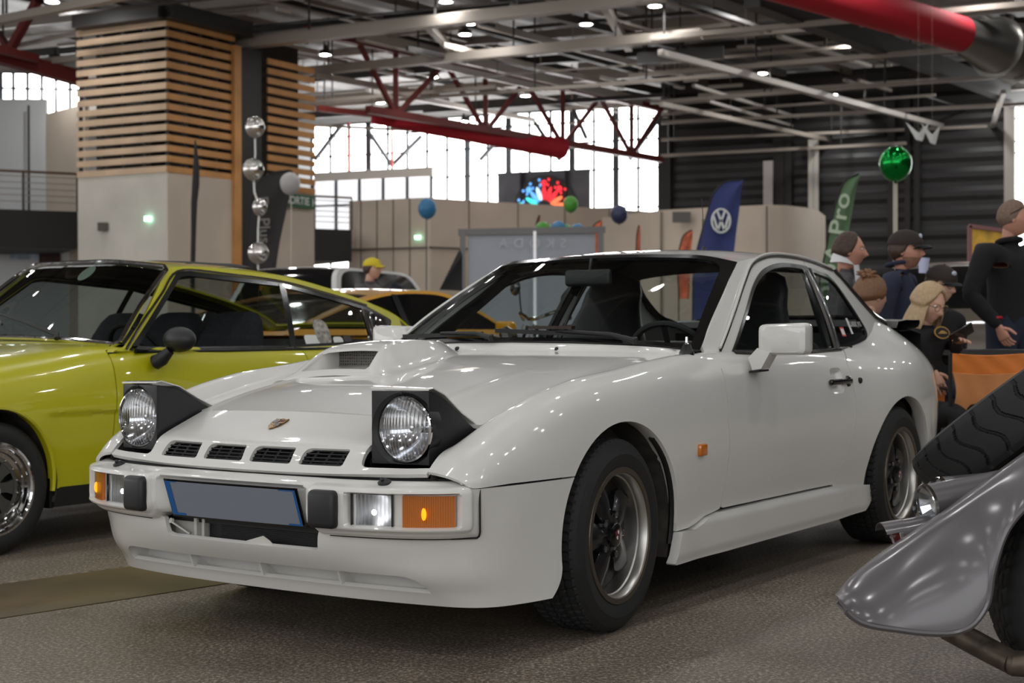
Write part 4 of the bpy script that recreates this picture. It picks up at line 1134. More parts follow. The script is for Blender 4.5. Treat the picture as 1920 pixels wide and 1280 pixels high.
def wheel(name, x, y, R_, steer, sgn, w, near, spin):
    t = tyre_mb(R_, R_ - .094, w)
    M = Matrix.Translation((x, y * sgn, R_)) @ Matrix.Rotation(steer, 4, 'Z') @ (Matrix.Identity(4) if sgn > 0 else Matrix.Rotation(PI, 4, 'Z')) @ Matrix.Rotation(spin, 4, 'Y')
    o = t.build('wheel', tyre_m, wc, ang=18); o.matrix_local = M
    rim_mb(R_ - .0885).build('rim', polished, o, ang=30); lip_mb(R_ - .0885).build('rim_lip', satin, o, ang=30)
    m = star_mb(R_ - .0885, -.034); m.build('wheel_spider', spoke_m, o, ang=40)['label'] = 'black five-spoke wheel centre'
    m = MB(); m.lathe([(R_ - .124, -.078), (.03, -.078)], 40, (0, 0, 0), (0, 1, 0)); m.build('brake_disc', rubber, o)
    m = MB(); m.lathe([(0, -.012), (.030, -.012), (.037, -.016), (.040, -.03), (.040, -.06)], 36, (0, 0, 0), (0, 1, 0)); m.build('hub_cap', trimblack, o)
    if near:
        m = MB(); m.prism([(a * .014, -.0115, b * .018) for a, b in shield(1, 1)], (0, 1, 0), .0006); m.build('hub_crest', redp, o, smooth=False)['label'] = 'red crest on the hub cap'
        m = MB(); m.prism([(a * .005 - .006, -.0108, b * .006 + .007) for a, b in shield(1, 1)], (0, 1, 0), .0005); m.prism([(a * .005 + .006, -.0108, b * .006 - .007) for a, b in shield(1, 1)], (0, 1, 0), .0005); m.build('hub_crest_field', label_white, o, smooth=False)
    for k in range(5):
        a = 2 * PI * k / 5 + .31 + PI / 5
        m = MB(); m.lathe([(0, -.024), (.009, -.024), (.012, -.027), (.012, -.06)], 6, (.065 * cos(a), 0, .065 * sin(a)), (0, 1, 0), cap=False); m.build('lug_nut', bronze_trim if not near else mat_lug, o, smooth=False)
    if near:
        m = MB(); a = 1.15 * PI; m.tube([((R_ - .13) * sin(.35), -.055, (R_ - .13) * cos(.35)), ((R_ - .135) * sin(.35), -.02, (R_ - .135) * cos(.35))], .006, 8); m.build('tyre_valve', chrome, o)
satin = mat('satin_rim_lip', rgb(112, 104, 92), rough=.35, metal=.9)
mat_lug = mat('dark_chrome', rgb(120, 120, 124), rough=.15, metal=1)
WR = .3017
wheel('w', 0, .795, WR, R(3.2), 1, .205, True, .3); wheel('w', 0, .795, WR, R(3.2), -1, .205, False, .7)
wheel('w', -2.4, .852, WR, 0, 1, .215, True, .1); wheel('w', -2.4, .852, WR, 0, -1, .215, False, 0)
# ================================================================== the lime yellow coupe
lime = mat('lime_paint', rgb(196, 192, 22), rough=0.32, coat=1.0, coat_rough=0.03)
lime_screen = glass_mat('lime_screen_glass', (.50, .54, .53, 1), .9); lime_side = glass_mat('lime_side_glass', (.62, .66, .65, 1), .9)
fabric_grey = mat('grey_seat_cloth', rgb(62, 62, 68), rough=0.95, noise=(60, 0.2))
canvas = mat('black_canvas', rgb(44, 40, 36), rough=0.9, bump=(300, 0.15))
L_W = A_([-2.153, 6.19, 0]); L_YAW = 0.593
l_pos = L_W - .80 * A_([cos(L_YAW), -sin(L_YAW), 0])
lc = thing('sports_car', 'lime yellow coupe with a rolled-back black fabric sunroof, left of the white car', 'car', tuple(l_pos), math.atan2(-cos(L_YAW), -sin(L_YAW)))
LS = {
 .95: [(0,.58),(.3,.58),(.52,.575),(.62,.56),(.68,.54),(.70,.51),(.71,.47),(.70,.38),(.68,.26)],
 .5: [(0,.72),(.35,.722),(.57,.725),(.67,.705),(.742,.655),(.785,.60),(.80,.52),(.79,.40),(.77,.26)],
 .1: [(0,.81),(.35,.81),(.58,.808),(.69,.785),(.765,.73),(.805,.65),(.822,.53),(.815,.40),(.80,.26)],
 -.3: [(0,.872),(.35,.868),(.58,.856),(.69,.83),(.76,.77),(.80,.68),(.816,.55),(.812,.40),(.80,.26)],
 -.68: [(0,.905),(.35,.898),(.58,.885),(.69,.866),(.757,.80),(.79,.70),(.808,.56),(.803,.40),(.79,.26)],
 -.85: [(.60,.885),(.69,.872),(.722,.863),(.742,.850),(.77,.80),(.793,.70),(.808,.56),(.803,.40),(.79,.26)],
 -1.4: [(.66,.868),(.71,.866),(.735,.860),(.75,.848),(.775,.80),(.796,.70),(.81,.56),(.804,.40),(.79,.26)],
 -2.0: [(.66,.872),(.71,.868),(.737,.862),(.755,.848),(.785,.80),(.81,.70),(.825,.56),(.82,.40),(.80,.26)],
 -2.6: [(.60,.895),(.66,.89),(.70,.88),(.735,.86),(.785,.80),(.825,.70),(.84,.56),(.835,.40),(.81,.26)],
 -2.95: [(.52,.93),(.58,.915),(.64,.895),(.69,.865),(.74,.80),(.775,.70),(.79,.56),(.78,.42),(.76,.30)],
 -3.12: [(.40,.93),(.45,.91),(.50,.88),(.54,.85),(.57,.79),(.59,.70),(.60,.56),(.59,.44),(.57,.34)],
}
REF[0] = A_([-1.2, 0, .55])
LSX = sorted(LS); LSP = A_([LS[x] for x in LSX]).reshape(len(LSX), -1)
l_sect = memo(lambda x: hermite(np.arange(9), hermite(LSX, LSP, x)[0].reshape(-1, 2), np.linspace(0, 8, 401)))
def l_pt(x, v):
    r = l_sect(x); q = v * 50; i = min(int(q), 399); y, z = r[i] + (r[i + 1] - r[i]) * (q - i)
    if v > 4: y -= .010 * float(sstep(.592, .574, z) * sstep(-.20, -.34, x))
    return (x, y, z)
def LG(x, z):
    d = z - .86; y = .735 - .40 * d - .23 * d * abs(d)
    if x < -2.0: y -= .07 * ((-x - 2.0) / .9) ** 2
    return y
l_arch = arch(0, .285, .293, .335)
l_arch_r = arch(-2.37, .285, .30, .33)
lv = np.concatenate([np.linspace(0, 3, 22)[:-1], np.linspace(3, 8, 60)])
sh = Sheet.grid(l_pt, np.concatenate([np.linspace(-.86, -.2, 50)[:-1], np.linspace(-.2, .95, 80)]), lv, 'xz')
sid = sh.Q.copy(); keepv = np.where(sh.V[:, 1] > .55, -sdist(sh.Q, l_arch), 1); f1 = sh.cut(keepv)
L_DF = [(-.70, .87), (-.663, .855), (-.657, .776), (-.650, .656), (-.640, .59), (-.637, .575), (-.632, .511), (-.60, .26)]
cutd = np.where(f1.V[:, 1] > .70, f1.V[:, 0] - np.interp(-f1.V[:, 2], [-p[1] for p in L_DF], [p[0] for p in L_DF]) - .003, f1.V[:, 0] + .70 + .08 * 0)
f1 = f1.cut(cutd)
o = f1.flange(.012).mb().build('front_wing', lime, lc); f1.mirror().flange(.012).mb().build('front_wing', lime, lc)
dsh = Sheet.grid(l_pt, np.linspace(-3.12, -.60, 190), np.linspace(2.0, 8, 66), 'xz')
L_DR = [(-1.93, .87), (-1.95, .80), (-1.93, .60), (-1.86, .40), (-1.75, .26)]
ddoor = dsh.inside([(-.70, .90)] + L_DF + [(-.60, .2), (-1.70, .2)] + L_DR[::-1] + [(-1.93, .9)], .003)
dd = both('door', lime, ddoor.flange(.014).mb(), lc)
qd = dsh.inside([(-1.93, .95)] + L_DR + [(-1.75, .2), (-3.3, .2), (-3.3, 1.0)], .003).outside(l_arch_r)
both('rear_quarter', lime, qd.flange(.012).mb(), lc)
# arch return
rows = []
for x, z in sorted([p for p in l_arch if p[1] > .24], key=lambda p: (math.atan2(p[1] - .285, p[0]) + PI / 2) % (2 * PI)):
    s_ = hermite(LSX, LSP, x)[0].reshape(-1, 2); y = float(np.interp(z, s_[::-1, 1], s_[::-1, 0])); d = A_([x, 0, z - .285]); d /= np.linalg.norm(d)
    rows.append([A_([x, y, z]), A_([x, y + .004, z]) + d * .006, A_([x, y - .004, z]) - d * .003, A_([x, y - .04, z])])
both('arch_lip', lime, MB().grid(rows, flip=True), lc)
# glasshouse
lg = Sheet.grid(lambda x, z: (x, LG(x, z), z), np.linspace(-3.0, -.62, 220), np.linspace(.85, 1.29, 56))
l_out = [(-.68, .852), (-.762, .877), (-.90, .985), (-1.05, 1.125), (-1.19, 1.258), (-1.35, 1.272), (-1.55, 1.27), (-2.026, 1.243), (-2.372, 1.184), (-2.70, 1.113), (-2.98, 1.03), (-2.98, .90), (-2.6, .852)]
l_win = rpoly([(-.776, .856), (-1.244, 1.232), (-1.315, 1.243), (-1.964, 1.206), (-2.66, 1.086), (-2.88, 1.01), (-2.745, .886), (-2.3, .862), (-1.8, .848), (-1.063, .846), (-.90, .850)], [.004, .01, .01, .0, .02, .02, .05, 0, 0, 0, .01], 4)
fr_ = lg.inside(l_out).outside(l_win)
gf = both('window_pillars', lime, fr_.flange(.02).mb(), lc)
both('pillar_lining', dark_in, fr_.offset(-.014).mb(), lc)
def grow(poly, d):
    c = poly.mean(0); n = len(poly); out = []
    for i in range(n):
        a, b = poly[i - 1], poly[(i + 1) % n]; t = b - a; t = t / (np.linalg.norm(t) + 1e-9); nn = A_([t[1], -t[0]])
        if nn @ (poly[i] - c) < 0: nn = -nn
        out.append(poly[i] + nn * d)
    return A_(out)
inner_w = grow(l_win, -.022)
for s, par in ((1, gf[0]), (-1, gf[1])):
    def pt(sheet, name, m, lab=None, sm=True):
        q = sheet.mb() if isinstance(sheet, Sheet) else sheet
        o = (q if s > 0 else q.mirror()).build(name, m, par, smooth=sm)
        if lab: o['label'] = lab
        return o
    pt(lg.inside(l_win, -.002).outside(inner_w).offset(.003).flange(.012), 'window_seal', trimblack)
    pt(lg.inside(l_win, .004).offset(-.006).inside([(-.7, .8), (-.7, 1.3), (-2.60, 1.3), (-2.56, .8)]), 'side_window', lime_side)
    m = MB(); m.tube([(x, LG(x, z) + .006, z) for x, z in curve([(-.75, .857), (-.90, .985), (-1.09, 1.13), (-1.244, 1.240), (-1.33, 1.251), (-1.60, 1.238), (-1.964, 1.213), (-2.35, 1.150), (-2.66, 1.093)], 50)], .007, 8); pt(m, 'chrome_window_frame', chrome)
    m = MB(); m.tube([(x, LG(x, .85) + .012, .850 + .0 * x) for x in np.linspace(-.80, -2.50, 24)], .010, 8); pt(m, 'belt_moulding', trimblack)
    m = MB(); m.grid([[(lerp(-1.885, -1.975, t) + dx, LG(-1.9, lerp(.855, 1.203, t)) + .008, lerp(.855, 1.203, t)) for dx in (.022, .008, -.008, -.022)] for t in np.linspace(0, 1, 8)], flip=True); pt(m, 'centre_post', trimblack)
    vent = lg.inside(rpoly([(-2.59, 1.082), (-2.85, 1.010), (-2.745, .895), (-2.565, .890)], .02, 4)); V = vent.V.copy()
    cx = A_([-2.70, .985]); dd2 = np.linalg.norm((vent.Q - cx) / A_([.045, .06]), axis=1); V[:, 1] += .010 - .02 * np.exp(-dd2 ** 2); vent = Sheet(V, vent.Q, vent.F); pt(vent.flange(.01), 'chrome_vent_panel', chrome, 'polished metal vent panel')
    m = MB(); m.lathe([(.0, -.004), (.012, -.002), (.014, .002), (.026, .002), (.03, -.002)], 24, (-2.70, LG(-2.70, .985) - .006, .985), (0, 1, .25)); pt(m, 'fuel_cap', rubber, 'round black cap in the vent panel')
    # mirror
    m = MB(); m.ball((-.93, .905, .905), (.055, .095, .060), 20, 12); m.tube([(-.88, .80, .80), (-.885, .835, .815), (-.90, .875, .855)], [.036, .034, .022], 12); 
    pt(m, 'wing_mirror', blackp, 'round matt black wing mirror')
    if s > 0:
        def lst(x0, x1, z0, z1, mm, lab, rnd=.012):
            a = lg.inside(rpoly([(x0, z0), (x0, z1), (x1, z1), (x1, z0)], rnd, 5)).offset(.001); o = a.mb().build('window_sticker', mm, par); o['label'] = lab; return o
        lst(-2.00, -2.115, .862, .925, label_white, 'arched white window sticker', .02)
        lst(-2.10, -2.225, .865, 1.01, mat('skull_sticker', rgb(150, 146, 138), .5, noise=(40, .6)), 'oval black and white window sticker', .06)
        lst(-2.235, -2.32, .868, .915, label_white, 'small white arched window sticker', .02)
        lst(-2.33, -2.40, .882, .92, mat('black_sticker', rgb(40, 36, 36), .5), 'small black window sticker', .015)
# roof, screen
l_edge = curve([(x, LG(x, z) , z) for x, z in ((-1.19, 1.258), (-1.35, 1.272), (-1.55, 1.27), (-2.026, 1.243), (-2.372, 1.184), (-2.70, 1.113), (-2.98, 1.03), (-3.10, .96))], 60)
def l_roof(u, v):
    k = abs(v); e = A_([float(np.interp(u, np.linspace(0, 1, 60), l_edge[:, i])) for i in range(3)])
    zc = float(hermite([0, .15, .3, .5, .7, .9, 1], [1.292, 1.312, 1.312, 1.275, 1.195, 1.07, .985], u)[0]); xc = lerp(-1.06, -3.10, u)
    return (lerp(xc, e[0], k ** 2.5), e[1] * v, e[2] + (zc - e[2]) * (1 - k ** 2.5))
rf = Sheet.grid(l_roof, np.linspace(0, 1, 60), np.linspace(-1, 1, 51)); rf.Q = A_([(u, v) for u in np.linspace(0, 1, 60) for v in np.linspace(-1, 1, 51)])
hg = [(.50, -.88), (.98, -.80), (.98, .80), (.50, .88)]
l_roof_o = rf.outside(hg).flange(.012).mb().build('roof', lime, lc); rf.inside(hg).mb().build('hatch_glass', lime_side, lc)
def l_wb(v): k = abs(v); return A_([float(hermite([0, .6, 1], [-.585, -.64, -.762], k)[0]), .685 * v, float(hermite([0, .6, 1], [.915, .903, .876], k)[0])])
def l_wt(v): k = abs(v); return A_([float(hermite([0, .6, 1], [-1.06, -1.09, -1.19], k)[0]), .555 * v, float(hermite([0, .6, 1], [1.287, 1.282, 1.257], k)[0])])
lw = Sheet.grid(lambda v, w: lerp(l_wb(v), l_wt(v), w) + A_([.5, 0, .8]) * .015 * sin(PI * w), np.linspace(-1, 1, 41), np.linspace(0, 1, 30))
lws = lw.mb().build('windscreen', lime_screen, lc)
ring = [l_wb(v) for v in np.linspace(-.97, .97, 30)] + [lerp(l_wb(1), l_wt(1), w) + A_([.5, 0, .8]) * .015 * sin(PI * w) for w in np.linspace(.04, .96, 16)] + [l_wt(v) for v in np.linspace(.97, -.97, 30)] + [lerp(l_wb(-1), l_wt(-1), w) + A_([.5, 0, .8]) * .015 * sin(PI * w) for w in np.linspace(.96, .04, 16)]
m = MB(); m.tube([p + A_([.004, 0, .004]) for p in ring], .013, 8, closed=True); m.build('chrome_screen_frame', chrome, lws)
m = MB(); P = lambda v, w: lerp(l_wb(v), l_wt(v), w) + A_([.018, 0, .02])
m.tube([P(.62, -.03), P(.60, .02), P(.2, .16), P(-.15, .26)], [.012, .012, .007, .005], 8); m.beam(P(.02, .12), P(-.45, .42), .008, .012); m.build('wiper', rubber, lws)
m = MB(); q = lambda v, w: lerp(l_wb(v), l_wt(v), w) - A_([.012, 0, .012]) + A_([.5, 0, .8]) * .015
pts = [q(.30 + .075 * cos(a), .86 + .10 * sin(a)) for a in np.linspace(0, 2 * PI, 24, endpoint=False)]; m.add(pts, [list(range(24))]); o = m.build('windscreen_sticker', mat('pale_green_sticker', rgb(178, 196, 176), .5), lws, smooth=False); o['label'] = 'round pale sticker inside the windscreen'
# folded sunroof
m = MB(); rows = []
prof = [(-1.42, 1.322), (-1.50, 1.332), (-1.70, 1.335), (-1.90, 1.333), (-1.97, 1.335), (-2.01, 1.328), (-2.015, 1.315), (-1.98, 1.308), (-1.86, 1.300), (-1.90, 1.296), (-2.04, 1.302), (-2.075, 1.296), (-2.08, 1.285), (-2.04, 1.276), (-1.86, 1.275), (-1.6, 1.29), (-1.42, 1.300)]
for y in np.linspace(-.36, .36, 15): rows.append([(x - .02 * abs(y), y, z - .03 * (abs(y) / .36) ** 3 - .012) for x, z in prof + prof[:1]])
m.grid(rows, flip=False); m.f.append(list(range(len(prof)))[::1]); m.f.append([14 * (len(prof) + 1) + i for i in range(len(prof))][::-1]); m.m = []
m.build('folded_sunroof', canvas, lc, ang=60)['label'] = 'black fabric sunroof folded back'
# sill, underbody, cabin
m = MB(); m.box((-1.18, .775, .222), (1.75, .03, .085)); both('side_skirt', rubber, m, lc, smooth=False)
m = MB(); m.box((-1.2, 0, .24), (1.5, 1.48, .06)); m.box((.6, 0, .3), (.5, 1.1, .2)); m.box((-2.8, 0, .32), (.4, 1.2, .2)); m.box((0, 0, .32), (.8, .9, .25)); m.box((-2.4, 0, .32), (.7, .9, .25)); m.build('underbody', rubber, lc, smooth=False)
wl = well(0, .80, .31); both('wheel_well', liner_m, wl, lc); wl = well(-2.37, .80, .30); both('wheel_well', liner_m, wl, lc)
m = MB(); m.box((-.298, .72, .24), (.02, .12, .13)); both('mud_flap', rubber, m, lc, smooth=False)
m = MB(); m.grid([[(x, y, .30) for y in (-.7, .7)] for x in (-2.95, -.5)])
for s in (1, -1): m.grid([[(x, s * .73, .28), (x, s * .725, .848)] for x in (-2.9, -.66)], flip=s > 0)
m.grid([[(-2.35, -.66, .60), (-2.35, .66, .60)], [(-2.98, -.5, .90), (-2.98, .5, .90)]]); m.build('cabin_tub', dark_in, lc, smooth=False)
m = MB(); rows = [[(x, y, z - .05 * abs(y) ** 3) for y in np.linspace(-.66, .66, 15)] for x, z in ((-.66, .885), (-.85, .90), (-.93, .895), (-.96, .86), (-.97, .70))]; m.grid(rows); m.build('dashboard', dark_in, lc)
m = MB(); rr = Sheet.grid(lambda u, v: A_(l_roof(.02 + .46 * u, v * .95)) - A_([0, 0, .03]), np.linspace(0, 1, 12), np.linspace(-1, 1, 15)); rr.mb(m).build('headliner', dark_in, lc)
def lseat(y0, x0=-1.58):
    m = MB(); rows = []
    for t, hw, th in ((0, .22, .10), (.2, .235, .13), (.45, .235, .12), (.62, .225, .10), (.80, .20, .085), (.92, .17, .07), (.985, .13, .045), (1.0, .08, .02)):
        x = x0 - t * .24; z = .42 + t * .63
        ring = [(x + q[1], y0 + q[0], z) for q in rpoly([(-hw, -th / 2), (hw, -th / 2), (hw, th / 2 + .02), (-hw, th / 2 + .02)], .04, 4)]; rows.append(ring + ring[:1])
    m.grid(rows, flip=True); m.rbox((x0 + .2, y0, .40), (.5, .46, .14), .05); return m
for y in (.42, -.02, -.44): lseat(y).build('seat', fabric_grey, lc, ang=60)
m = MB(); c = A_([-1.12, .42, .82]); ax = A_([-.85, 0, .5]); ax /= np.linalg.norm(ax); u = A_([0, 1, 0]); w = np.cross(ax, u); m.tube([c + .18 * (cos(a) * u + sin(a) * w) for a in np.linspace(0, 2 * PI, 36, endpoint=False)], .013, 8, closed=True); m.beam(c - .17 * u, c + .17 * u, .03, .01); m.build('steering_wheel', rubber, lc)
# wheels
def lwheel(x, sgn):
    Rr = .283
    o = tyre_mb(Rr, Rr - .092, .185, 180, True).build('wheel', tyre_m, lc, ang=40); o.matrix_local = Matrix.Translation((x, .795 * sgn, Rr)) @ (Matrix.Identity(4) if sgn > 0 else Matrix.Rotation(PI, 4, 'Z'))
    r = Rr - .086
    m = MB(); m.lathe([(r, -.012), (r + .001, .001), (r - .010, .004), (r - .018, -.002), (r - .022, -.018), (r - .034, -.024), (r - .038, -.034), (r - .050, -.040), (r - .056, -.042)], 64, (0, 0, 0), (0, 1, 0)); m.build('rim', chrome, o, ang=30)
    m = MB(); N = 8; ro, ri = r - .054, .052; rows = []
    m.lathe([(ro + .004, -.042), (ro - .018, -.039), (ro - .022, -.039)], 64, (0, 0, 0), (0, 1, 0)); m.lathe([(ri + .01, -.042), (ri - .01, -.032), (.0, -.030)], 40, (0, 0, 0), (0, 1, 0))
    for k in range(N):
        a = 2 * PI * k / N; P = lambda rr, s, h: (rr * cos(a) - s * sin(a), h, rr * sin(a) + s * cos(a)); m.grid([[P(rr, -w, -.055), P(rr, -w, -.040), P(rr, w, -.040), P(rr, w, -.055)] for rr, w in ((ri, .020), (.09, .022), (ro - .018, .034))])
    m.build('wheel_disc', mat_alloy, o, ang=30)
    m = MB(); m.lathe([(.0, -.07), (ro + .004, -.07), (ro + .004, -.04)], 40, (0, 0, 0), (0, 1, 0)); m.build('brake_backing', rubber, o)
    if sgn > 0 and x == 0:
        for k in range(16):
            a = 2 * PI * (k + .5) / 16; m = MB(); m.lathe([(0, -.030), (.005, -.031), (.0065, -.036), (.0065, -.042)], 10, ((ro - .008) * cos(a), 0, (ro - .008) * sin(a)), (0, 1, 0)); m.build('rim_bolt', chrome, o)
mat_alloy = mat('grey_alloy', rgb(120, 120, 120), rough=.35, metal=.9)
for x in (0, -2.37):
    for s in (1, -1): lwheel(x, s)
# ================================================================== the silver open roadster at the right edge
silver = mat('silver_paint', rgb(98, 95, 98), rough=0.42, metal=0.5, coat=.8, coat_rough=0.16)
red_dark = mat('dark_red_frame', rgb(110, 12, 24), rough=0.35, coat=.5)
beige_m = mat('beige_inner_panel', rgb(84, 68, 52), rough=0.55)
pipe_m = mat('worn_exhaust_steel', rgb(92, 82, 72), rough=0.5, metal=0.7, noise=(18, .5))
crystal = glass_mat('lamp_crystal', (.92, .94, .95, 1), 1.0)
sv = thing('roadster', 'silver open roadster at the right edge, showing its tail fender and spare tyre', 'car', (1.48, 4.25, 0), 0)
svM = Matrix.Translation((-1.48, -4.25, 0))
def sv_build(m, name, mm, lab=None, par=None, **k):
    m.xf(svM); o = m.build(name, mm, par or sv, **k)
    if lab: o['label'] = lab
    return o
REF[0] = None
# rear wing: crest line and lower edge as profiles, section bulging towards the near side
crest_px = [(1569, 1118), (1600, 1086), (1650, 1050), (1720, 1003), (1790, 957), (1850, 913), (1920, 862), (2010, 802), (2110, 765), (2230, 757), (2350, 790), (2440, 850)]
low_px = [(1571, 1128), (1600, 1158), (1690, 1181), (1775, 1187), (1822, 1172), (1848, 1138), (1862, 1070), (1890, 990), (1960, 920), (2080, 872), (2230, 880), (2400, 950)]
N = 90
cr = curve(crest_px, N); lo = curve(low_px, N)
rows = []
for i in range(N):
    t = i / (N - 1); c = at(cr[i][0], cr[i][1], 3.47); l = at(lo[i][0], lo[i][1], 3.36)
    w = float(sstep(0, .16, t))
    back = c + A_([.02, .17 * w + .01, -.060 * w - .004])
    row = [back, c + A_([0, .09 * w + .006, -.020 * w]), c + A_([0, .03 * w, -.004 * w]), c]
    for q in np.linspace(.08, 1, 14):
        p = lerp(c, l, q); p = p + A_([0, -(.030 * w) * sin(PI * q ** .8), 0]); row.append(p)
    row.append(l + A_([0, .012, .0])); rows.append(row)
wing = MB().grid(rows, flip=False); ws_ = Sheet(wing.v, [(0, 0)] * len(wing.v), wing.f)
nrm = ws_.normals(); sgn_ = -1 if nrm[len(nrm) // 2][1] > 0 else 1
if sgn_ < 0: ws_.F = [list(reversed(f)) for f in ws_.F]
wing_o = sv_build(ws_.solid(.006).mb(), 'rear_wing', silver, 'silver sweeping rear fender', ang=50)
m = MB(); m.tube([A_(r[-2]) + A_([0, -.002, 0]) for r in rows[2:-2]], .0075, 8); sv_build(m, 'rolled_edge', silver, par=wing_o)
# tail lamps
def lamp_tube(a, b, r, lens):
    a, b = A_(a), A_(b); ax = (b - a) / np.linalg.norm(b - a); L = np.linalg.norm(b - a)
    m = MB(); m.lathe([(r * .9, .004), (r, 0), (r, L * .5), (r, L)], 32, a, ax); o = sv_build(m, 'tail_lamp', silver, 'silver tubular lamp')
    m = MB(); m.lathe([(r * .98, -.004), (r * 1.03, -.002), (r * 1.03, .006), (r * .98, .008)], 32, a, ax); sv_build(m, 'lamp_ring', chrome, par=o)
    if lens:
        m = MB(); m.lathe([(0, -.032), (r * .4, -.030), (r * .75, -.022), (r * .95, -.006), (r * .9, .004)], 14, a, ax); sv_build(m, 'lamp_lens', crystal, 'faceted clear lens', par=o, smooth=False)
        m = MB(); m.lathe([(0, .03), (r * .5, .02), (r * .92, .002)], 14, a, ax); sv_build(m, 'lamp_reflector', reflector, par=o, smooth=False)
    else:
        m = MB(); m.lathe([(0, .004), (r * .92, .004)], 24, a, ax); sv_build(m, 'lamp_lens', redp, par=o)
    return o
lamp_tube(at(1738, 946, 3.66), at(1880, 918, 3.70), .050, True)
lamp_tube(at(1762, 920, 3.84), at(1890, 908, 3.87), .036, True)
lo_ = lamp_tube(at(1680, 1004, 3.64), at(1820, 975, 3.67), .036, False)
m = MB(); a = at(1680, 1004, 3.64); b = at(1820, 975, 3.67); ax = (b - a) / np.linalg.norm(b - a); m.lathe([(.038, .02), (.0395, -.036), (.037, -.036)], 20, a, ax, -1.2, 1.2); sv_build(m, 'lamp_visor', silver, par=lo_)
# tilted spare wheel on the tail
run = A_([.815, 0, .58]); ax = A_([-.58, .30, .815]); ax /= np.linalg.norm(ax)
cw = at(1903, 790, 4.17)
def sp_tyre(R_, w, n=720):
    m = MB(); P = []
    ys = np.linspace(-w / 2 + .02, w / 2 - .02, 61)
    for k in range(n):
        a = 2 * PI * k / n; ring = [(R_ - .11, -w * .42), (R_ - .09, -w * .5), (R_ - .035, -w * .51), (R_ - .012, -w * .47)]
        for y in ys:
            r = R_ - .012 * (y / (w / 2)) ** 4; c = y / (w / 2)
            ph = (k / n * 28) % 1
            d1 = abs(((ph - .5) - .28 * sin(PI * c * 1.15) + 1) % 1 - .5) if True else 1
            g = 0
            if abs(c) < .80 and d1 < .075: g = .009
            if abs(abs(c) - .86) < .03: g = .004
            ring.append((r - g, y))
        ring += [(R_ - .012, w * .47), (R_ - .035, w * .51), (R_ - .09, w * .5), (R_ - .11, w * .42)]
        P.append([(rr * cos(a), h, rr * sin(a)) for rr, h in ring])
    return m.grid(P, closed_u=True, flip=True)
m = sp_tyre(.305, .165); Mx = frame_mat(cw, Vector(run), Vector(ax)); m.xf(Mx)
spare = sv_build(m, 'spare_tyre', tyre_m, 'tilted spare tyre with swirling tread', ang=40)
m = MB(); m.lathe([(.195, .07), (.19, .06), (.17, .02), (.06, .03), (0, .035)], 40, (0, 0, 0), (0, 1, 0)); m.xf(Mx); sv_build(m, 'spare_rim', chrome, par=spare)
# rear wheel, frame rails and exhaust under the fender
o = tyre_mb(.30, .205, .20, 200, True); o.xf(Matrix.Translation((1.478, 3.52, .30)) @ Matrix.Rotation(PI, 4, 'Z')); rw = sv_build(o, 'wheel', tyre_m, ang=40)
m = rim_mb(.212); m.xf(Matrix.Translation((1.478, 3.52, .30)) @ Matrix.Rotation(PI, 4, 'Z')); sv_build(m, 'rim', chrome, par=rw)
m = MB(); m.lathe([(.16, .05), (.05, .03), (0, .03)], 40, (1.478, 3.52, .30), (0, 1, 0)); sv_build(m, 'wheel_disc', chrome, par=rw)
m = MB(); m.box((1.42, 3.86, .39), (.50, .02, .20)); sv_build(m, 'inner_panel', beige_m, smooth=False)
m = MB(); m.rbox((1.40, 3.80, .285), (.62, .08, .09), .02); m.rbox((1.33, 3.95, .22), (.30, .06, .06), .015); sv_build(m, 'chassis_rail', red_dark, 'dark red chassis rail')
m = MB(); a, b = at(1778, 1178, 3.62), at(1900, 1243, 3.42); m.tube([a, lerp(a, b, .5), b, b + A_([.3, -.05, -.01])], .030, 20, cap=False); m.tube([a + (b - a) * .01, b], .027, 20, cap=False); sv_build(m, 'exhaust_pipe', pipe_m, 'scorched exhaust pipe')
# body tub beyond the frame edge
rows = []
for x, z0, z1, hw in ((1.62, .35, .60, .30), (1.72, .33, .72, .42), (2.0, .30, .82, .50), (2.5, .30, .86, .55), (3.2, .30, .84, .55), (4.2, .32, .80, .42), (4.6, .36, .72, .34)):
    ring = [(x, 4.25 + .3 * (x - 1.6) + q[0], (z0 + z1) / 2 + q[1]) for q in rpoly([(-hw, -(z1 - z0) / 2), (hw, -(z1 - z0) / 2), (hw, (z1 - z0) / 2), (-hw, (z1 - z0) / 2)], .1, 5)]; rows.append(ring + ring[:1])
m = MB().grid(rows, flip=True); sv_build(m, 'body_tub', silver, ang=50)
for x, y in ((2.0, 5.0), (3.78, 4.27), (4.23, 5.6)):
    o = tyre_mb(.30, .205, .20, 90, False); o.xf(Matrix.Translation((x, y, .30)) @ (Matrix.Rotation(PI, 4, 'Z') if y < 4.5 else Matrix.Identity(4))); sv_build(o, 'wheel', tyre_m, ang=40)
# ================================================================== the hall
def atz(px, py, z):
    d = ray(px, py); return A_([0, 0, CAM_H]) + d * ((z - CAM_H) / d[2])
DA = A_([sin(R(38)), cos(R(38)), 0]); DB = A_([-sin(R(67)), cos(R(67)), 0])     # the two directions of the roof steel
def onplane(px, py, P0, d):
    """where the line of sight meets the upright wall through P0 running along d"""
    r = ray(px, py); n = A_([-d[1], d[0], 0]); return A_([0, 0, CAM_H]) + r * ((A_(P0) - A_([0, 0, CAM_H])) @ n / (r @ n))

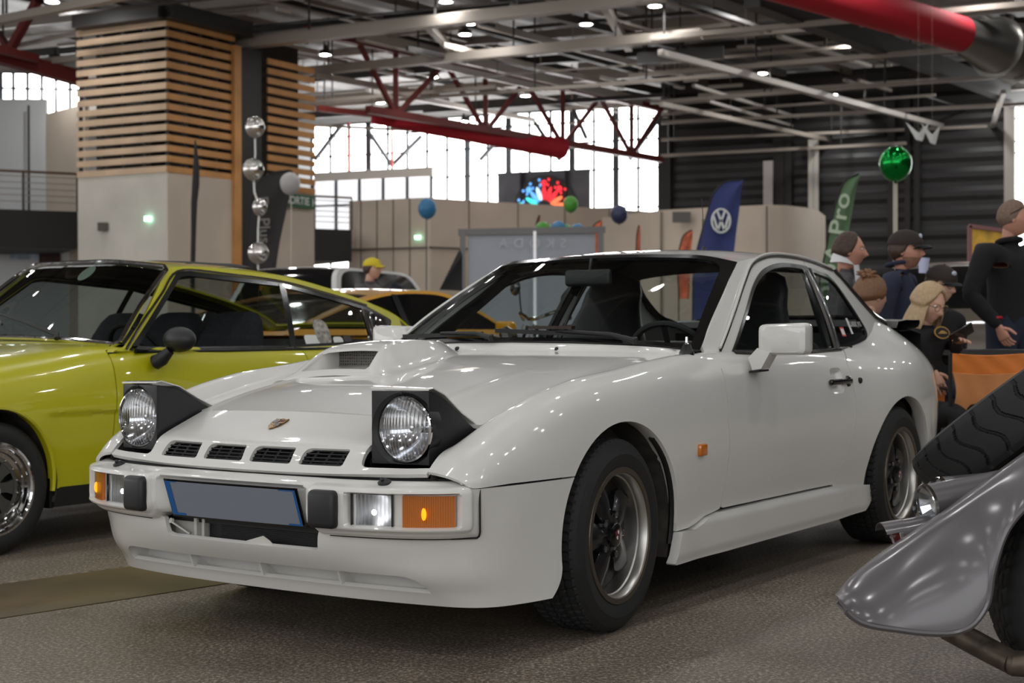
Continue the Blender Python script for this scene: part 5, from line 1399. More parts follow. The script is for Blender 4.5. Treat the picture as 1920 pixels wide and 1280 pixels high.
# ---- floor: worn asphalt with pale aggregate
fl = bpy.data.materials.new('asphalt_floor'); fl.use_nodes = True
nt = fl.node_tree; b = nt.nodes['Principled BSDF']; L = nt.links.new
tc = nt.nodes.new('ShaderNodeTexCoord')
def noise(scale, det=3, rough=.6):
    n = nt.nodes.new('ShaderNodeTexNoise'); n.inputs['Scale'].default_value = scale; n.inputs['Detail'].default_value = det; n.inputs['Roughness'].default_value = rough; L(tc.outputs['Object'], n.inputs['Vector']); return n
def ramp(src, stops):
    r = nt.nodes.new('ShaderNodeValToRGB'); e = r.color_ramp.elements
    while len(e) < len(stops): e.new(.5)
    for i, (p, c) in enumerate(stops): e[i].position = p; e[i].color = c
    L(src, r.inputs['Fac']); return r
def mix(a, bb, f, mode='MIX'):
    x = nt.nodes.new('ShaderNodeMix'); x.data_type = 'RGBA'; x.blend_type = mode
    if isinstance(f, float): x.inputs['Factor'].default_value = f
    else: L(f, x.inputs['Factor'])
    for s, k in ((a, 'A'), (bb, 'B')):
        if isinstance(s, tuple): x.inputs[k].default_value = s
        else: L(s, x.inputs[k])
    return x
g1 = noise(82, 2, .7); g2 = noise(260, 2, .7); big = noise(1.1, 5); mid = noise(5, 4)
grain = ramp(g1.outputs['Fac'], [(.36, rgb(72, 66, 60)), (.52, rgb(126, 116, 106)), (.64, rgb(214, 202, 186))])
grain2 = ramp(g2.outputs['Fac'], [(.4, rgb(96, 88, 80)), (.62, rgb(166, 154, 140))])
c = mix(grain.outputs['Color'], grain2.outputs['Color'], .38)
tone = ramp(big.outputs['Fac'], [(.3, (.60, .57, .54, 1)), (.7, (1, .97, .93, 1))]); c2 = mix(c.outputs['Result'], tone.outputs['Color'], 1.0, 'MULTIPLY')
spot = ramp(mid.outputs['Fac'], [(.30, (.62, .56, .50, 1)), (.42, (1, 1, 1, 1))]); c3 = mix(c2.outputs['Result'], spot.outputs['Color'], .7, 'MULTIPLY')
L(c3.outputs['Result'], b.inputs['Base Color'])
rr = ramp(big.outputs['Fac'], [(.3, (.42, .42, .42, 1)), (.7, (.62, .62, .62, 1))]); L(rr.outputs['Color'], b.inputs['Roughness'])
bp_ = nt.nodes.new('ShaderNodeBump'); bp_.inputs['Strength'].default_value = .35; bp_.inputs['Distance'].default_value = .004; L(g1.outputs['Fac'], bp_.inputs['Height']); L(bp_.outputs['Normal'], b.inputs['Normal'])
m = MB(); m.grid([[(x, y, 0) for y in (-24, 75)] for x in (-40, 40)], flip=True); struct(m.build('floor', fl, smooth=False))
duct_m = mat('brown_cover_plate', rgb(92, 76, 52), rough=.45, noise=(3, .35), bump=(14, .08))
crust = mat('pale_crust', rgb(120, 108, 92), rough=.8, noise=(40, .5))
a, b_, c_, d_ = atz(0, 1096, 0), atz(250, 1062, 0), atz(370, 1110, 0), atz(0, 1160, 0)
dd = (b_ - a) / np.linalg.norm(b_ - a)
m = MB(); m.prism([a - dd * 4, a + dd * 5.5, d_ + dd * 5.5, d_ - dd * 4], (0, 0, 1), .003); struct(m.build('trim_1', duct_m, smooth=False))
m = MB(); nrm = A_([-dd[1], dd[0], 0]); rows = []
for t in np.linspace(-3, 1.4, 60): p = a + dd * t + nrm * .012; w = .008 + .01 * abs(sin(t * 7.3) * sin(t * 2.9)); rows.append([p - nrm * w + A_([0, 0, .001]), p + A_([0, 0, .006]), p + nrm * w + A_([0, 0, .001])])
m.grid(rows); struct(m.build('trim_2', crust))

# ---- materials
concrete = mat('grey_panel', rgb(208, 202, 192), rough=.7, noise=(.8, .10))
beige = mat('beige_panel', rgb(206, 191, 175), rough=.7, noise=(.5, .10))
white_w = mat('white_wall', rgb(205, 207, 208), rough=.7)
dark_band = mat('dark_band', rgb(38, 37, 36), rough=.6)
steel = mat('grey_steel', rgb(164, 154, 144), rough=.5, metal=.2)
steel_d = mat('dark_steel', rgb(58, 55, 54), rough=.5, metal=.2)
steel_l = mat('pale_steel', rgb(200, 193, 186), rough=.45, metal=.3)
red_steel = mat('red_steel', rgb(112, 38, 34), rough=.5)
red_fab = mat('red_fabric', rgb(178, 24, 42), rough=.8)
galv = mat('galvanised_duct', rgb(160, 158, 154), rough=.3, metal=.9)
deck_m = mat('roof_deck', rgb(128, 125, 123), rough=.45, metal=.3)
black_w = mat('black_cladding', rgb(40, 38, 39), rough=.45)
wood_l = mat('pale_slat', rgb(214, 184, 154), rough=.6, noise=(1.5, .12)); wood_o = mat('orange_slat', rgb(204, 146, 86), rough=.6, noise=(1.5, .15))
mull = mat('dark_mullion', rgb(66, 70, 74), rough=.5); mull_r = mat('red_mullion', rgb(170, 70, 58), rough=.5)
sky_pane = mat('daylight_pane', (1, 1, 1, 1), emit=(1, 1, 1, 1), power=7)
frost = mat('frosted_daylight_pane', (.9, .9, .92, 1), emit=(.93, .95, 1, 1), power=.8)
lamp_emit = mat('lamp_diffuser', (1, 1, 1, 1), emit=(1, 1, .985, 1), power=240)
string_m = mat('ribbon', rgb(196, 186, 176), rough=.6)

# ---- roof
def panel(a, b, z0, z1, name, m, kind='structure', t=.12):
    a, b = A_(a, float), A_(b, float); d = (b - a) / np.linalg.norm(b - a); n = A_([-d[1], d[0], 0])
    if n @ (A_([0, 0, 0]) - a) > 0: n = -n
    mm = MB(); mm.prism([(a[0], a[1], z0), (b[0], b[1], z0), (b[0], b[1], z1), (a[0], a[1], z1)], n, t)
    o = mm.build(name, m, smooth=False)
    if kind: o['kind'] = kind
    return o
m = MB(); rows = []
nrm = A_([DA[1], -DA[0], 0])
for i in range(0, 420):
    s = -60 + i * .29; h = 10.75 + (.07 if (i // 2) % 2 else 0); o = nrm * s + A_([0, 22, 0])
    rows.append([(o[0] + DA[0] * t, o[1] + DA[1] * t, h) for t in (-75, 75)])
m.grid(rows); struct(m.build('ceiling', deck_m, smooth=False))
WP = A_([5.73, 57, 0])                                     # right end of the glazed wall
def beam_px(p0, p1, z, w, h, m, name, z1=None, e0=0, e1=0):
    a = atz(*p0, z); b = atz(*p1, z1 or z); d = (b - a) / np.linalg.norm(b - a); q = MB(); q.beam(a - d * e0, b + d * e1, w, h); o = q.build(name, m, smooth=False); o['kind'] = 'structure'; return o
n_tr = [2]
def trim(): n_tr[0] += 1; return 'trim_%d' % n_tr[0]
# joists under the deck: along A and along B
for i in range(-9, 14):
    o = nrm * (i * 2.6) + A_([2, 24, 10.45]); q = MB(); q.beam(o - DA * 42, o + DA * 42, .12, .22); struct(q.build(trim(), steel_d if i % 2 else steel, smooth=False))
nB = A_([DB[1], -DB[0], 0])
for i in range(-2, 14):
    o = nB * 0 + A_([0, 8 + i * 4.2, 10.05]); q = MB(); q.beam(o - DB * 34, o + DB * 34, .14, .26); struct(q.build(trim(), steel if i % 2 else steel_d, smooth=False))
# slender service rails (direction B) with hangers
for (p0, p1, z, w) in (((1220, 72), (1920, 8), 8.6, .16), ((1180, 142), (1920, 82), 8.6, .16), ((1220, 192), (1920, 140), 8.5, .14), ((1240, 230), (1900, 196), 8.5, .14), ((1240, 262), (1900, 235), 8.2, .13), ((1240, 292), (1592, 274), 7.6, .14), ((1240, 214), (1640, 186), 8.8, .10), ((560, 70), (1100, 8), 8.9, .34), ((560, 58), (1100, 0), 9.15, .12), ((595, 132), (1180, 76), 8.7, .3), ((600, 190), (820, 172), 8.3, .14), ((600, 198), (1240, 150), 8.2, .12), ((830, 105), (1240, 60), 9.2, .14), ((690, 240), (900, 250), 7.5, .10), ((0, 38), (340, -30), 8.9, .24), ((0, 128), (150, 108), 8.6, .22), ((0, 92), (160, 60), 9.0, .14), ((1240, 118), (1560, 90), 9.2, .1)):
    beam_px(p0, p1, z, w, w * .8, steel, trim(), e0=0 if p0[0] < 1241 and p0[0] > 1179 else 2, e1=2)
    a, b = atz(*p0, z), atz(*p1, z); q = MB(); n_ = max(2, int(np.linalg.norm(b - a) / 2.4))
    for t in np.linspace(.04, .96, n_): p = lerp(a, b, t); q.beam(p, p + A_([0, 0, 10.4 - z]), .05)
    struct(q.build(trim(), steel_d, smooth=False))
# long beams (direction A)
for (p0, p1, z, w, h, mm) in (((1410, -8), (1920, 186), 8.9, .42, .55, steel_d), ((1238, 98), (1896, 270), 8.3, .16, .16, steel_l), ((676, 66), (1246, 202), 9.4, .34, .30, steel_l), ((1130, 5), (1172, 78), 9.2, .2, .2, steel), ((860, 40), (1250, 148), 9.6, .2, .25, steel_d), ((700, 60), (1250, 175), 10.0, .22, .3, steel_d), ((1000, 20), (1440, 130), 9.5, .2, .2, steel_d), ((1240, 195), (1600, 272), 8.0, .14, .14, steel), ((800, 45), (855, 100), 9.3, .2, .2, steel), ((590, 140), (800, 178), 8.5, .16, .16, steel), ((1380, 130), (1700, 232), 9.0, .14, .14, steel_l), ((1300, 160), (1560, 240), 8.9, .10, .1, steel_l), ((1330, 190), (1500, 240), 8.6, .09, .09, steel_l)):
    beam_px(p0, p1, z, w, h, mm, trim(), e0=0, e1=1)
beam_px((1882, 172), (1852, 262), 8.6, .14, .14, steel_l, trim(), z1=8.0)
# conduits, cable runs and odd fittings between the steel
rnd = random.Random(11)
for grp, mm in ((0, steel_l), (1, steel), (2, steel_d), (3, steel_l)):
    q = MB()
    for i in range(46):
        c = A_([rnd.uniform(-14, 22), rnd.uniform(30, 58), rnd.uniform(8.7, 10.3)]); d = DA if rnd.random() < .45 else DB; L_ = rnd.choice((.5, 1.2, 2.5, 6, 9)); w_ = rnd.choice((.05, .07, .1, .16))
        q.beam(c - d * L_ / 2, c + d * L_ / 2, w_, w_ * rnd.choice((.6, 1, 2)))
        if rnd.random() < .4: q.beam(c, (c[0], c[1], 10.7), .035)
    struct(q.build(trim(), mm, smooth=False))
# red lattice girder
zt, zb = 9.3, 7.4
top = [(620, 62), (672, 74), (742, 92), (835, 114), (910, 132), (985, 148), (1055, 165), (1125, 178), (1184, 190), (1240, 200)]
TP = [atz(x, y + 4, zt) for x, y in top]; td = (TP[-1] - TP[0]) / np.linalg.norm(TP[-1] - TP[0])
bot = [A_([p[0], p[1], zb]) for p in TP]
q = MB(); q.beam(TP[0] - td * 1, TP[-1], .2, .22); struct(q.build(trim(), red_steel, smooth=False))
q = MB(); q.beam(bot[0] + td * 1.5, bot[-1], .2, .22); struct(q.build(trim(), red_steel, smooth=False))
q = MB()
for i in range(1, 10):
    if i % 2 == 0:
        q.beam(TP[i], bot[i], .16)
        q.beam(TP[i - 1], bot[i], .12)
        if i < 9: q.beam(TP[i + 1], bot[i], .12)
struct(q.build(trim(), red_steel, smooth=False))
# left red girder glimpsed behind the slatted tower
q = MB(); a, b = atz(-20, 100, 8.6), atz(160, 150, 8.2); q.beam(a, b, .35, .4); a, b = atz(-10, 55, 9.6), atz(20, 95, 8.7); q.beam(a, b, .16); a, b = atz(18, 95, 8.7), atz(70, 2, 9.9); q.beam(a, b, .2); struct(q.build(trim(), red_steel, smooth=False))
q = MB(); a, b = atz(-10, 90, 8.6), atz(70, 110, 8.5); q.beam(a, b, .2); struct(q.build(trim(), red_steel, smooth=False))
# secondary red girder in front of the glazing
q = MB(); a, b = atz(595, 203, 7.9), atz(760, 222, 7.9); q.beam(a, b, .18); struct(q.build(trim(), red_steel, smooth=False))

# ---- fabric air ducts
def cyl(a, b, r0, r1, m, name, n=24, wob=0):
    q = MB(); a, b = A_(a), A_(b); pts = [lerp(a, b, t) for t in np.linspace(0, 1, 24)]; q.tube(pts, [lerp(r0, r1, t) * (1 + wob * sin(t * 70)) for t in np.linspace(0, 1, 24)], n); return q.build(name, m)
o = cyl(atz(1440, -40, 8.2), atz(1800, 64, 8.0), .42, .42, red_fab, 'fabric_duct'); tag(o, 'fat red fabric air duct under the roof at upper right', 'air duct', 'red fabric ducts')
o = cyl(atz(700, 225, 7.3), atz(1052, 278, 7.2), .12, .36, red_fab, 'fabric_duct', wob=.02); tag(o, 'long tapering red fabric air duct in front of the glazed wall', 'air duct', 'red fabric ducts')
t = thing('metal_duct', 'galvanised metal ventilation duct at upper right, joined to the red fabric duct', 'air duct', tuple(atz(1860, 90, 8.0)))
base = atz(1860, 90, 8.0); a, b = atz(1800, 66, 8.0) - base, atz(2050, 150, 7.6) - base; q = MB(); q.tube([lerp(a, b, t_) for t_ in np.linspace(0, 1, 10)], [.42, .52] + [.66] * 8, 24); q.build('pipe', galv, t)
q = MB()
for k in np.linspace(.25, .9, 6): p = lerp(a, b, k); q.tube([p, p + (b - a) * .006], .75, 24)
q.build('flange', galv, t)

# ---- lamps
lamp0 = thing('ceiling_lamp', '', 'lamp', (0, 0, 0), 0, 'ceiling lamps')
q = MB(); q.lathe([(.0, .30), (.06, .30), (.07, .16), (.17, .12), (.20, .02), (.20, 0)], 20, (0, 0, 0), (0, 0, 1)); q.build('housing', steel_d, lamp0)
q = MB(); q.lathe([(0, -.012), (.10, -.010), (.15, 0)], 18, (0, 0, 0), (0, 0, 1)); q.f = [list(reversed(f)) for f in q.f]; q.build('diffuser', lamp_emit, lamp0)
lamp_px = [(98, 4), (103, 110), (90, 144), (610, 103), (630, 131), (713, 193), (812, 145), (872, 65), (880, 45), (1099, 46), (1228, 12), (1279, 95), (1427, 16), (1429, 138), (1587, 77), (1719, 123), (1830, 157), (1287, 238), (1561, 178), (985, 180), (870, 228), (723, 236), (836, 4)]
spots = [tuple(atz(x, y, 9.3)) for x, y in lamp_px]
for a in range(-9, 12):
    for b in range(-7, 8):
        p = DA * (a * 5.2) + DB * (b * 5.6) + A_([0, 12, 0])
        if -21 < p[1] < 35 and -31 < p[0] < 24: 
            d = A_([p[0], p[1], 9.3 - CAM_H]); py = 640 - 14 - CAM_F * d[2] / max(d[1], .1)
            if py < -6 or p[1] < 1: spots.append((p[0], p[1], 9.3))
for i, p in enumerate(spots):
    lab = 'bright round high-bay lamp hanging under the roof steel'
    if i == 0: o = lamp0; o.location = p; o['label'] = lab
    else: o = dup(lamp0, p, label=lab)

# ---- slatted stair tower
c0, c1, c2, c3 = at(315, 626, 38), at(147, 626, 39.4), at(440, 626, 40.1), at(590, 626, 42.8)
for p in (c0, c1, c2, c3): p[2] = 0
f1 = (c1 - c0) / np.linalg.norm(c1 - c0); f2 = (c3 - c0) / np.linalg.norm(c3 - c0)
back = c0 + f1 * 0.0
zs0, zs1 = 5.1, 8.86
inn = lambda p, d: p + d
n1 = A_([f1[1], -f1[0], 0]); n1 = n1 if n1[1] < 0 else -n1; n2 = A_([f2[1], -f2[0], 0]); n2 = n2 if n2[1] < 0 else -n2
def flat(a, b, z0, z1, name, m, nn, t=.1, off=0.0):
    a = a + nn * off; b = b + nn * off; q = MB(); q.prism([(a[0], a[1], z0), (b[0], b[1], z0), (b[0], b[1], z1), (a[0], a[1], z1)], -nn, t); o = q.build(name, m, smooth=False); o['kind'] = 'structure'; return o
flat(c0, c1, 0, zs0, 'wall_tower_left', concrete, n1, .3); flat(c0, c3, 0, zs0 + .02, 'wall_tower_right', beige, n2, .3)
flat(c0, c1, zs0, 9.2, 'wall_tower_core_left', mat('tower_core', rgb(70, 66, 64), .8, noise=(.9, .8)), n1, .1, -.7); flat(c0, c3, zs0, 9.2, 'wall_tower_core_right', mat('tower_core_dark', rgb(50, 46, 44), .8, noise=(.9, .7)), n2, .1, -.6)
tower = thing('slatted_screen', 'tall corner tower screen of horizontal wooden slats above concrete walls', 'screen', tuple(c0))
for (pa, pb, nn, mm, nm) in ((c0, c1, n1, wood_l, 'pale_slat'), (c0, c2, n2, wood_o, 'orange_slat')):
    L_ = np.linalg.norm(pb - pa); d = (pb - pa) / L_
    for k in range(15):
        z = zs0 + .06 + k * .2665; q = MB(); a = pa + nn * .04 - c0; b = a + d * L_; q.prism([(a[0], a[1], z - .075), (b[0], b[1], z - .075), (b[0], b[1], z + .085), (a[0], a[1], z + .085)], -nn, .05); q.build(nm, mm, tower, smooth=False)
    q = MB()
    for k in np.linspace(.02, .98, 5): p = pa + d * (L_ * k) - nn * .06 - c0; q.beam((p[0], p[1], zs0), (p[0], p[1], 9.0), .09)
    q.build('slat_batten', dark_band, tower, smooth=False)
pa, pb = at(496, 626, 41.2), c3.copy(); pa = c0 + f2 * np.linalg.norm(pa[:2] - c0[:2]); L_ = np.linalg.norm(pb - pa)
for k in range(14):
    z = 5.02 + k * .2665; q = MB(); a = pa + n2 * .04 - c0; b = a + f2 * L_; q.prism([(a[0], a[1], z - .075), (b[0], b[1], z - .075), (b[0], b[1], z + .085), (a[0], a[1], z + .085)], -n2, .05); q.build('orange_slat', wood_o, tower, smooth=False)
pc = c0 + f2 * np.linalg.norm(c2 - c0); q = MB(); p = pc - c0 + n2 * .05; q.beam((p[0], p[1], 0), (p[0], p[1], 8.7), .26, .12, up=n2); q.build('wooden_post', wood_o, tower, smooth=False)
q = MB(); p = pc - c0 + f2 * .55 + n2 * .06; q.prism([tuple(p - f2 * .38), tuple(p + f2 * .42), tuple(p + f2 * .42 + A_([0, 0, 8.7])), tuple(p - f2 * .38 + A_([0, 0, 8.7]))], -n2, .05); q.build('dark_panel', dark_band, tower, smooth=False)
q = MB(); a = c0 - c0 + n1 * .2 + n2 * .1; q.beam(a + f1 * 2.9 + A_([0, 0, 9.15]), a + A_([0, 0, 9.15]), .5, .4); q.beam(a + A_([0, 0, 9.15]), a + f2 * 3 + A_([0, 0, 9.15]), .5, .4); q.build('tower_head', steel_d, tower, smooth=False)
# small fittings on the tower
q = MB(); p = at(277, 410, 38.2); q.box(p, (.16, .08, .12)); o = tag(q.build('exit_light', mat('green_glow', rgb(180, 255, 220), emit=rgb(170, 255, 215), power=4), smooth=False), 'small glowing green exit light on the slatted tower base', 'light')
q = MB(); p = at(783, 445, 51.1); q.box(p, (.2, .08, .12)); tag(q.build('exit_light', bpy.data.materials['green_glow'], smooth=False), 'small glowing green exit light on the beige wall below the blue balloon', 'light')
q = MB(); p = at(193, 425, 38.9); q.box(p, (.26, .1, .22)); tag(q.build('junction_box', mat('box_grey', rgb(84, 78, 70), .6), smooth=False), 'small grey box on the tower wall left of the green exit light', 'box')
# SORTIE sign
sp = onplane(560, 377, c0 + n2 * .08, f2); w_ = np.linalg.norm(onplane(588, 377, c0, f2) - onplane(532, 377, c0, f2))
sg = thing('exit_sign', 'green exit sign reading SORTIE on the tower wall behind the white balloon', 'sign', tuple(sp))
q = MB(); a, b = -f2 * w_ / 2, f2 * w_ / 2; q.prism([a - A_([0, 0, .19]), b - A_([0, 0, .19]), b + A_([0, 0, .19]), a + A_([0, 0, .19])], n2, .04); q.build('board', mat('sign_green', rgb(36, 96, 58), .5), sg, smooth=False)
q = text_mb('SORTIE', .30, .008); q.xf(frame_mat(n2 * .05 - f2 * .08, f2, (0, 0, 1))); q.build('lettering', label_white, sg, smooth=False)
q = MB(); p = n2 * .05 + f2 * (w_ / 2 - .10); q.add([p + A_([0, 0, .15]), p + f2 * .08, p - A_([0, 0, .15]), p + f2 * .03 * 0 - A_([0, 0, 0])], [(0, 1, 2, 3)]); q.build('arrow', label_white, sg, smooth=False)

# ---- balconies
def balcony(pa, pb, depth, name, label, fas_z=(3.43, 4.52), rail=1.1):
    a, b = A_(pa, float), A_(pb, float); a[2] = b[2] = 0; d = (b - a) / np.linalg.norm(b - a); L_ = np.linalg.norm(b - a); n = A_([-d[1], d[0], 0]); n = n if n[1] > 0 else -n
    t = thing('balcony', label, 'balcony', tuple(a)); q = MB(); q.prism([A_([0, 0, fas_z[0]]), d * L_ + A_([0, 0, fas_z[0]]), d * L_ + A_([0, 0, fas_z[1]]), A_([0, 0, fas_z[1]])], n, depth); q.build('parapet', dark_band, t, smooth=False)
    z = fas_z[1]
    q = MB(); q.beam(A_([0, 0, z + rail]), d * L_ + A_([0, 0, z + rail]), .07); q.build('handrail', mat_wood_rail, t, smooth=False)
    q = MB()
    for h in np.linspace(.22, .88, 5): q.beam(A_([0, 0, z + h * rail]), d * L_ + A_([0, 0, z + h * rail]), .025)
    q.build('rail_wire', steel, t, smooth=False)
    for k in np.linspace(.0, 1, max(2, int(L_ / 1.35) + 1)): q = MB(); q.beam(d * L_ * k + A_([0, 0, z]), d * L_ * k + A_([0, 0, z + rail]), .07, .05); q.build('post', dark_band, t, smooth=False)
    return t
mat_wood_rail = mat('brown_handrail', rgb(104, 78, 56), .5)
balcony(at(-60, 626, 42), at(146, 626, 43.4), 5, 'balcony', 'dark-fronted balcony with railing at the far left')
balcony(at(591, 626, 50.5), at(660, 626, 51.2), 4, 'balcony', 'short dark-fronted balcony right of the slatted tower')
# walls behind the left balcony and the far left windows
flat(at(-160, 626, 47.4), at(88, 626, 47.4), 0, 8.45, 'wall_left_white', white_w, A_([0, -1, 0]), .2); flat(at(88, 626, 47.2), at(160, 626, 45.2), 0, 7.95, 'wall_left_beige', beige, A_([-.4, -.9, 0]), .2)
q = MB(); p = at(54, 300, 47.1); q.box((p[0], p[1], 5.2), (.06, .05, 6)); struct(q.build('trim_200', dark_band, smooth=False))
# posters below the left balcony
q = MB(); p = at(46, 470, 45.9); q.box(p, (.9, .03, .55)); o = tag(q.build('poster', mat('pale_blue_poster', rgb(168, 182, 200), .6, noise=(4, .35)), smooth=False), 'pale blue poster under the left balcony', 'poster')
q = MB(); p = at(93, 486, 45.9); q.box(p, (.65, .03, .34)); o = tag(q.build('poster', mat('dark_red_poster', rgb(60, 26, 28), .6, noise=(5, .5)), smooth=False), 'small dark red poster behind the lime car roof', 'poster')
flat(at(-60, 626, 46), at(146, 626, 46), 0, 3.5, 'wall_left_lower', white_w, A_([0, -1, 0]), .2)

# ---- glazed far wall
def win_wall(px0, px1, z0, z1, name, P0, d, pane, vs, hs, thick=(), red=(), off=0):
    a, b = onplane(px0, 626, P0, d), onplane(px1, 626, P0, d); a[2] = b[2] = 0; n = A_([-d[1], d[0], 0]); n = n if n[1] < 0 else -n; L_ = np.linalg.norm(b - a); dd_ = (b - a) / L_
    q = MB(); q.add([a + A_([0, 0, z0]), b + A_([0, 0, z0]), b + A_([0, 0, z1]), a + A_([0, 0, z1])], [(0, 1, 2, 3)]); o = struct(q.build(name, pane, smooth=False))
    q = MB()
    for k in range(vs + 1): p = a + dd_ * (L_ * k / vs) + n * .1; q.beam(p + A_([0, 0, z0]), p + A_([0, 0, z1]), .24 if k in thick else .10, .08, up=n)
    for z in hs: q.beam(a + n * .1 + A_([0, 0, z]), b + n * .1 + A_([0, 0, z]), .08, .07)
    o2 = q.build(name + '_mullion', mull, o, smooth=False); 
    return o
win_wall(588, 1241, 3.5, 9.75, 'window_1', WP, DB, sky_pane, 17, (5.8, 7.3, 8.4, 9.2, 9.72), (3, 8, 10, 13, 15, 17))
q = MB(); 
for px in (655, 736): p = onplane(px, 626, WP - A_([.3, 1.2, 0]), DB); q.beam((p[0], p[1], 7.2), (p[0], p[1], 9.6), .28, .1)
struct(q.build('trim_201', mull_r, smooth=False))
q = MB()
for (x0, y0, x1, y1) in ((640, 235, 590, 300), (690, 245, 735, 310), (790, 255, 735, 310), (1180, 300, 1240, 215), (1075, 205, 1100, 260), (960, 235, 900, 300), (1000, 225, 1050, 300)): q.beam(onplane(x0, y0, WP - A_([.2, .8, 0]), DB), onplane(x1, y1, WP - A_([.2, .8, 0]), DB), .14)
struct(q.build('trim_202', mull, smooth=False))
fp = WP - A_([.8, 3.4, 0])
win_wall(590, 812, 5.0, 7.0, 'window_2', fp, DB, frost, 5, (6.0,)); a, b = onplane(590, 310, fp, DB), onplane(812, 326, fp, DB); q = MB(); q.beam((a[0], a[1] - .1, 7.15), (b[0], b[1] - .1, 7.15), .1, .35); struct(q.build('trim_203', steel_l, smooth=False))
win_wall(-160, 160, 7.6, 9.5, 'window_3', A_([-15, 49, 0]), A_([1., .15, 0]) / 1.011, sky_pane, 12, (9.0,), (3, 6))
# dark inset and coloured rose window
IP = WP - A_([.3, 1.0, 0])
def ip(px, py, off=0): return onplane(px, py, IP - A_([0, off, 0]), DB)
q = MB(); pts = [ip(933, 395), ip(1107, 400), ip(1107, 316), ip(933, 324)]; q.prism(pts, (0, 1, 0), .08); struct(q.build('wall_dark_inset', mat('dark_inset', rgb(64, 64, 72), .4, noise=(.6, .7)), smooth=False))
q = MB()
for px in (976, 1060): q.beam(ip(px, 400, .1), ip(px, 318, .1), .35, .06)
struct(q.build('trim_204', dark_band, smooth=False))
rose = thing('rose_window', 'half-round stained glass window glowing blue on the left and red on the right', 'window', tuple(ip(1020, 390, .25)))
r0 = ip(1020, 390, .25); exx = DB * -1; sc_r = np.linalg.norm(ip(1063, 390, .25) - r0)
cols = {'blue': mat('blue_stained_glass', rgb(110, 170, 240), emit=rgb(90, 170, 250), power=1.0), 'cyan': mat('cyan_stained_glass', rgb(80, 220, 220), emit=rgb(60, 225, 215), power=.95), 'red': mat('red_stained_glass', rgb(235, 50, 60), emit=rgb(240, 40, 55), power=1.0), 'orange': mat('orange_stained_glass', rgb(245, 120, 70), emit=rgb(250, 120, 80), power=1.0), 'pale': mat('pale_blue_stained_glass', rgb(180, 220, 250), emit=rgb(190, 228, 255), power=1.1)}
def blob(cx, cy, rx, ry, rot, col):
    q = MB(); pts = []
    for a in np.linspace(0, 2 * PI, 18, endpoint=False):
        x, y = rx * cos(a), ry * sin(a); x, y = x * cos(rot) - y * sin(rot), x * sin(rot) + y * cos(rot); pts.append(exx * (cx + x) * sc_r + A_([0, 0, (cy + y) * sc_r]))
    q.prism(pts, (0, -1, 0), .05); q.build('glass_piece', cols[col], rose, smooth=False)
for k, a in enumerate(np.linspace(8, 172, 9)):
    t_ = R(a); left = a > 90
    c1_ = ('orange' if a < 40 else 'red') if not left else ('cyan' if a > 140 else ('pale' if k % 2 else 'blue'))
    blob(.62 * cos(t_), .62 * sin(t_), .30, .095, t_, c1_)
    if k % 2 == 0: blob(1.02 * cos(t_), 1.02 * sin(t_), .12, .13, t_, c1_)
for a in np.linspace(18, 162, 8):
    t_ = R(a); c1_ = 'red' if a < 90 else 'blue'; blob(1.17 * cos(t_), 1.17 * sin(t_), .06, .06, 0, c1_); blob(.95 * cos(t_), .95 * sin(t_), .05, .07, 0, c1_)
q = MB(); q.prism([exx * (1.35 * cos(a)) * sc_r + A_([0, .06, 1.35 * sin(a) * sc_r]) for a in np.linspace(0, PI, 24)], (0, 1, 0), .03); q.build('tracery', dark_band, rose, smooth=False)

# ---- beige partition walls
wA0, wA1, wA2 = at(655, 626, 52.4), at(808, 626, 51), at(1242, 626, 57.2)
def up(p, z): return A_([p[0], p[1], z])
for p, q_, zz_, nm in ((wA0, wA1, 5.62, 'wall_beige_left'), (wA1, wA2, 5.6, 'wall_beige_right')):
    d = (q_ - p) / np.linalg.norm(q_ - p); n = A_([-d[1], d[0], 0]); n = n if n[1] < 0 else -n; flat(up(p, 0), up(q_, 0), 0, zz_, nm, beige, n, .3)
    q = MB(); 
    for t_ in np.linspace(.15, .95, 5): x = lerp(p, q_, t_); q.beam(up(x + n * .01, 0), up(x + n * .01, zz_), .04, .03)
    q.beam(up(p + n * .02, 3.9), up(q_ + n * .02, 3.9), .05, .06); struct(q.build(trim() if nm[-1] == 't' and 'left' in nm else trim(), mat('joint', rgb(104, 94, 84), .7) if 'joint' not in bpy.data.materials else bpy.data.materials['joint'], smooth=False))
q = MB(); rows = []
for px, Y in ((1130, 47.5), (1240, 46), (1340, 45), (1438, 44.2), (1475, 44.4), (1510, 45.2), (1535, 46.4), (1548, 48.5)): p = at(px, 626, Y); rows.append([(p[0], p[1], 0), (p[0], p[1], 4.75 - (.12 if px < 1200 else 0))])
q.grid(rows); struct(q.build('wall_round_kiosk', beige, ang=60))
q = MB()
for px, Y in ((1438, 44.1), (1240, 45.9), (1340, 44.9)): p = at(px, 626, Y); q.beam((p[0], p[1], 0), (p[0], p[1], 4.7), .06, .04)
struct(q.build('trim_205', bpy.data.materials['joint'], smooth=False))
q = MB(); p = at(1278, 407, 45.2); q.box(p, (.55, .1, .32)); tag(q.build('wall_speaker', mat('grey_box', rgb(96, 92, 90), .5), smooth=False), 'grey box on the round beige wall left of the blue flag', 'box')
q = MB(); p = at(372 + 0, 478, 45); p = at(760, 470, 50.6); 
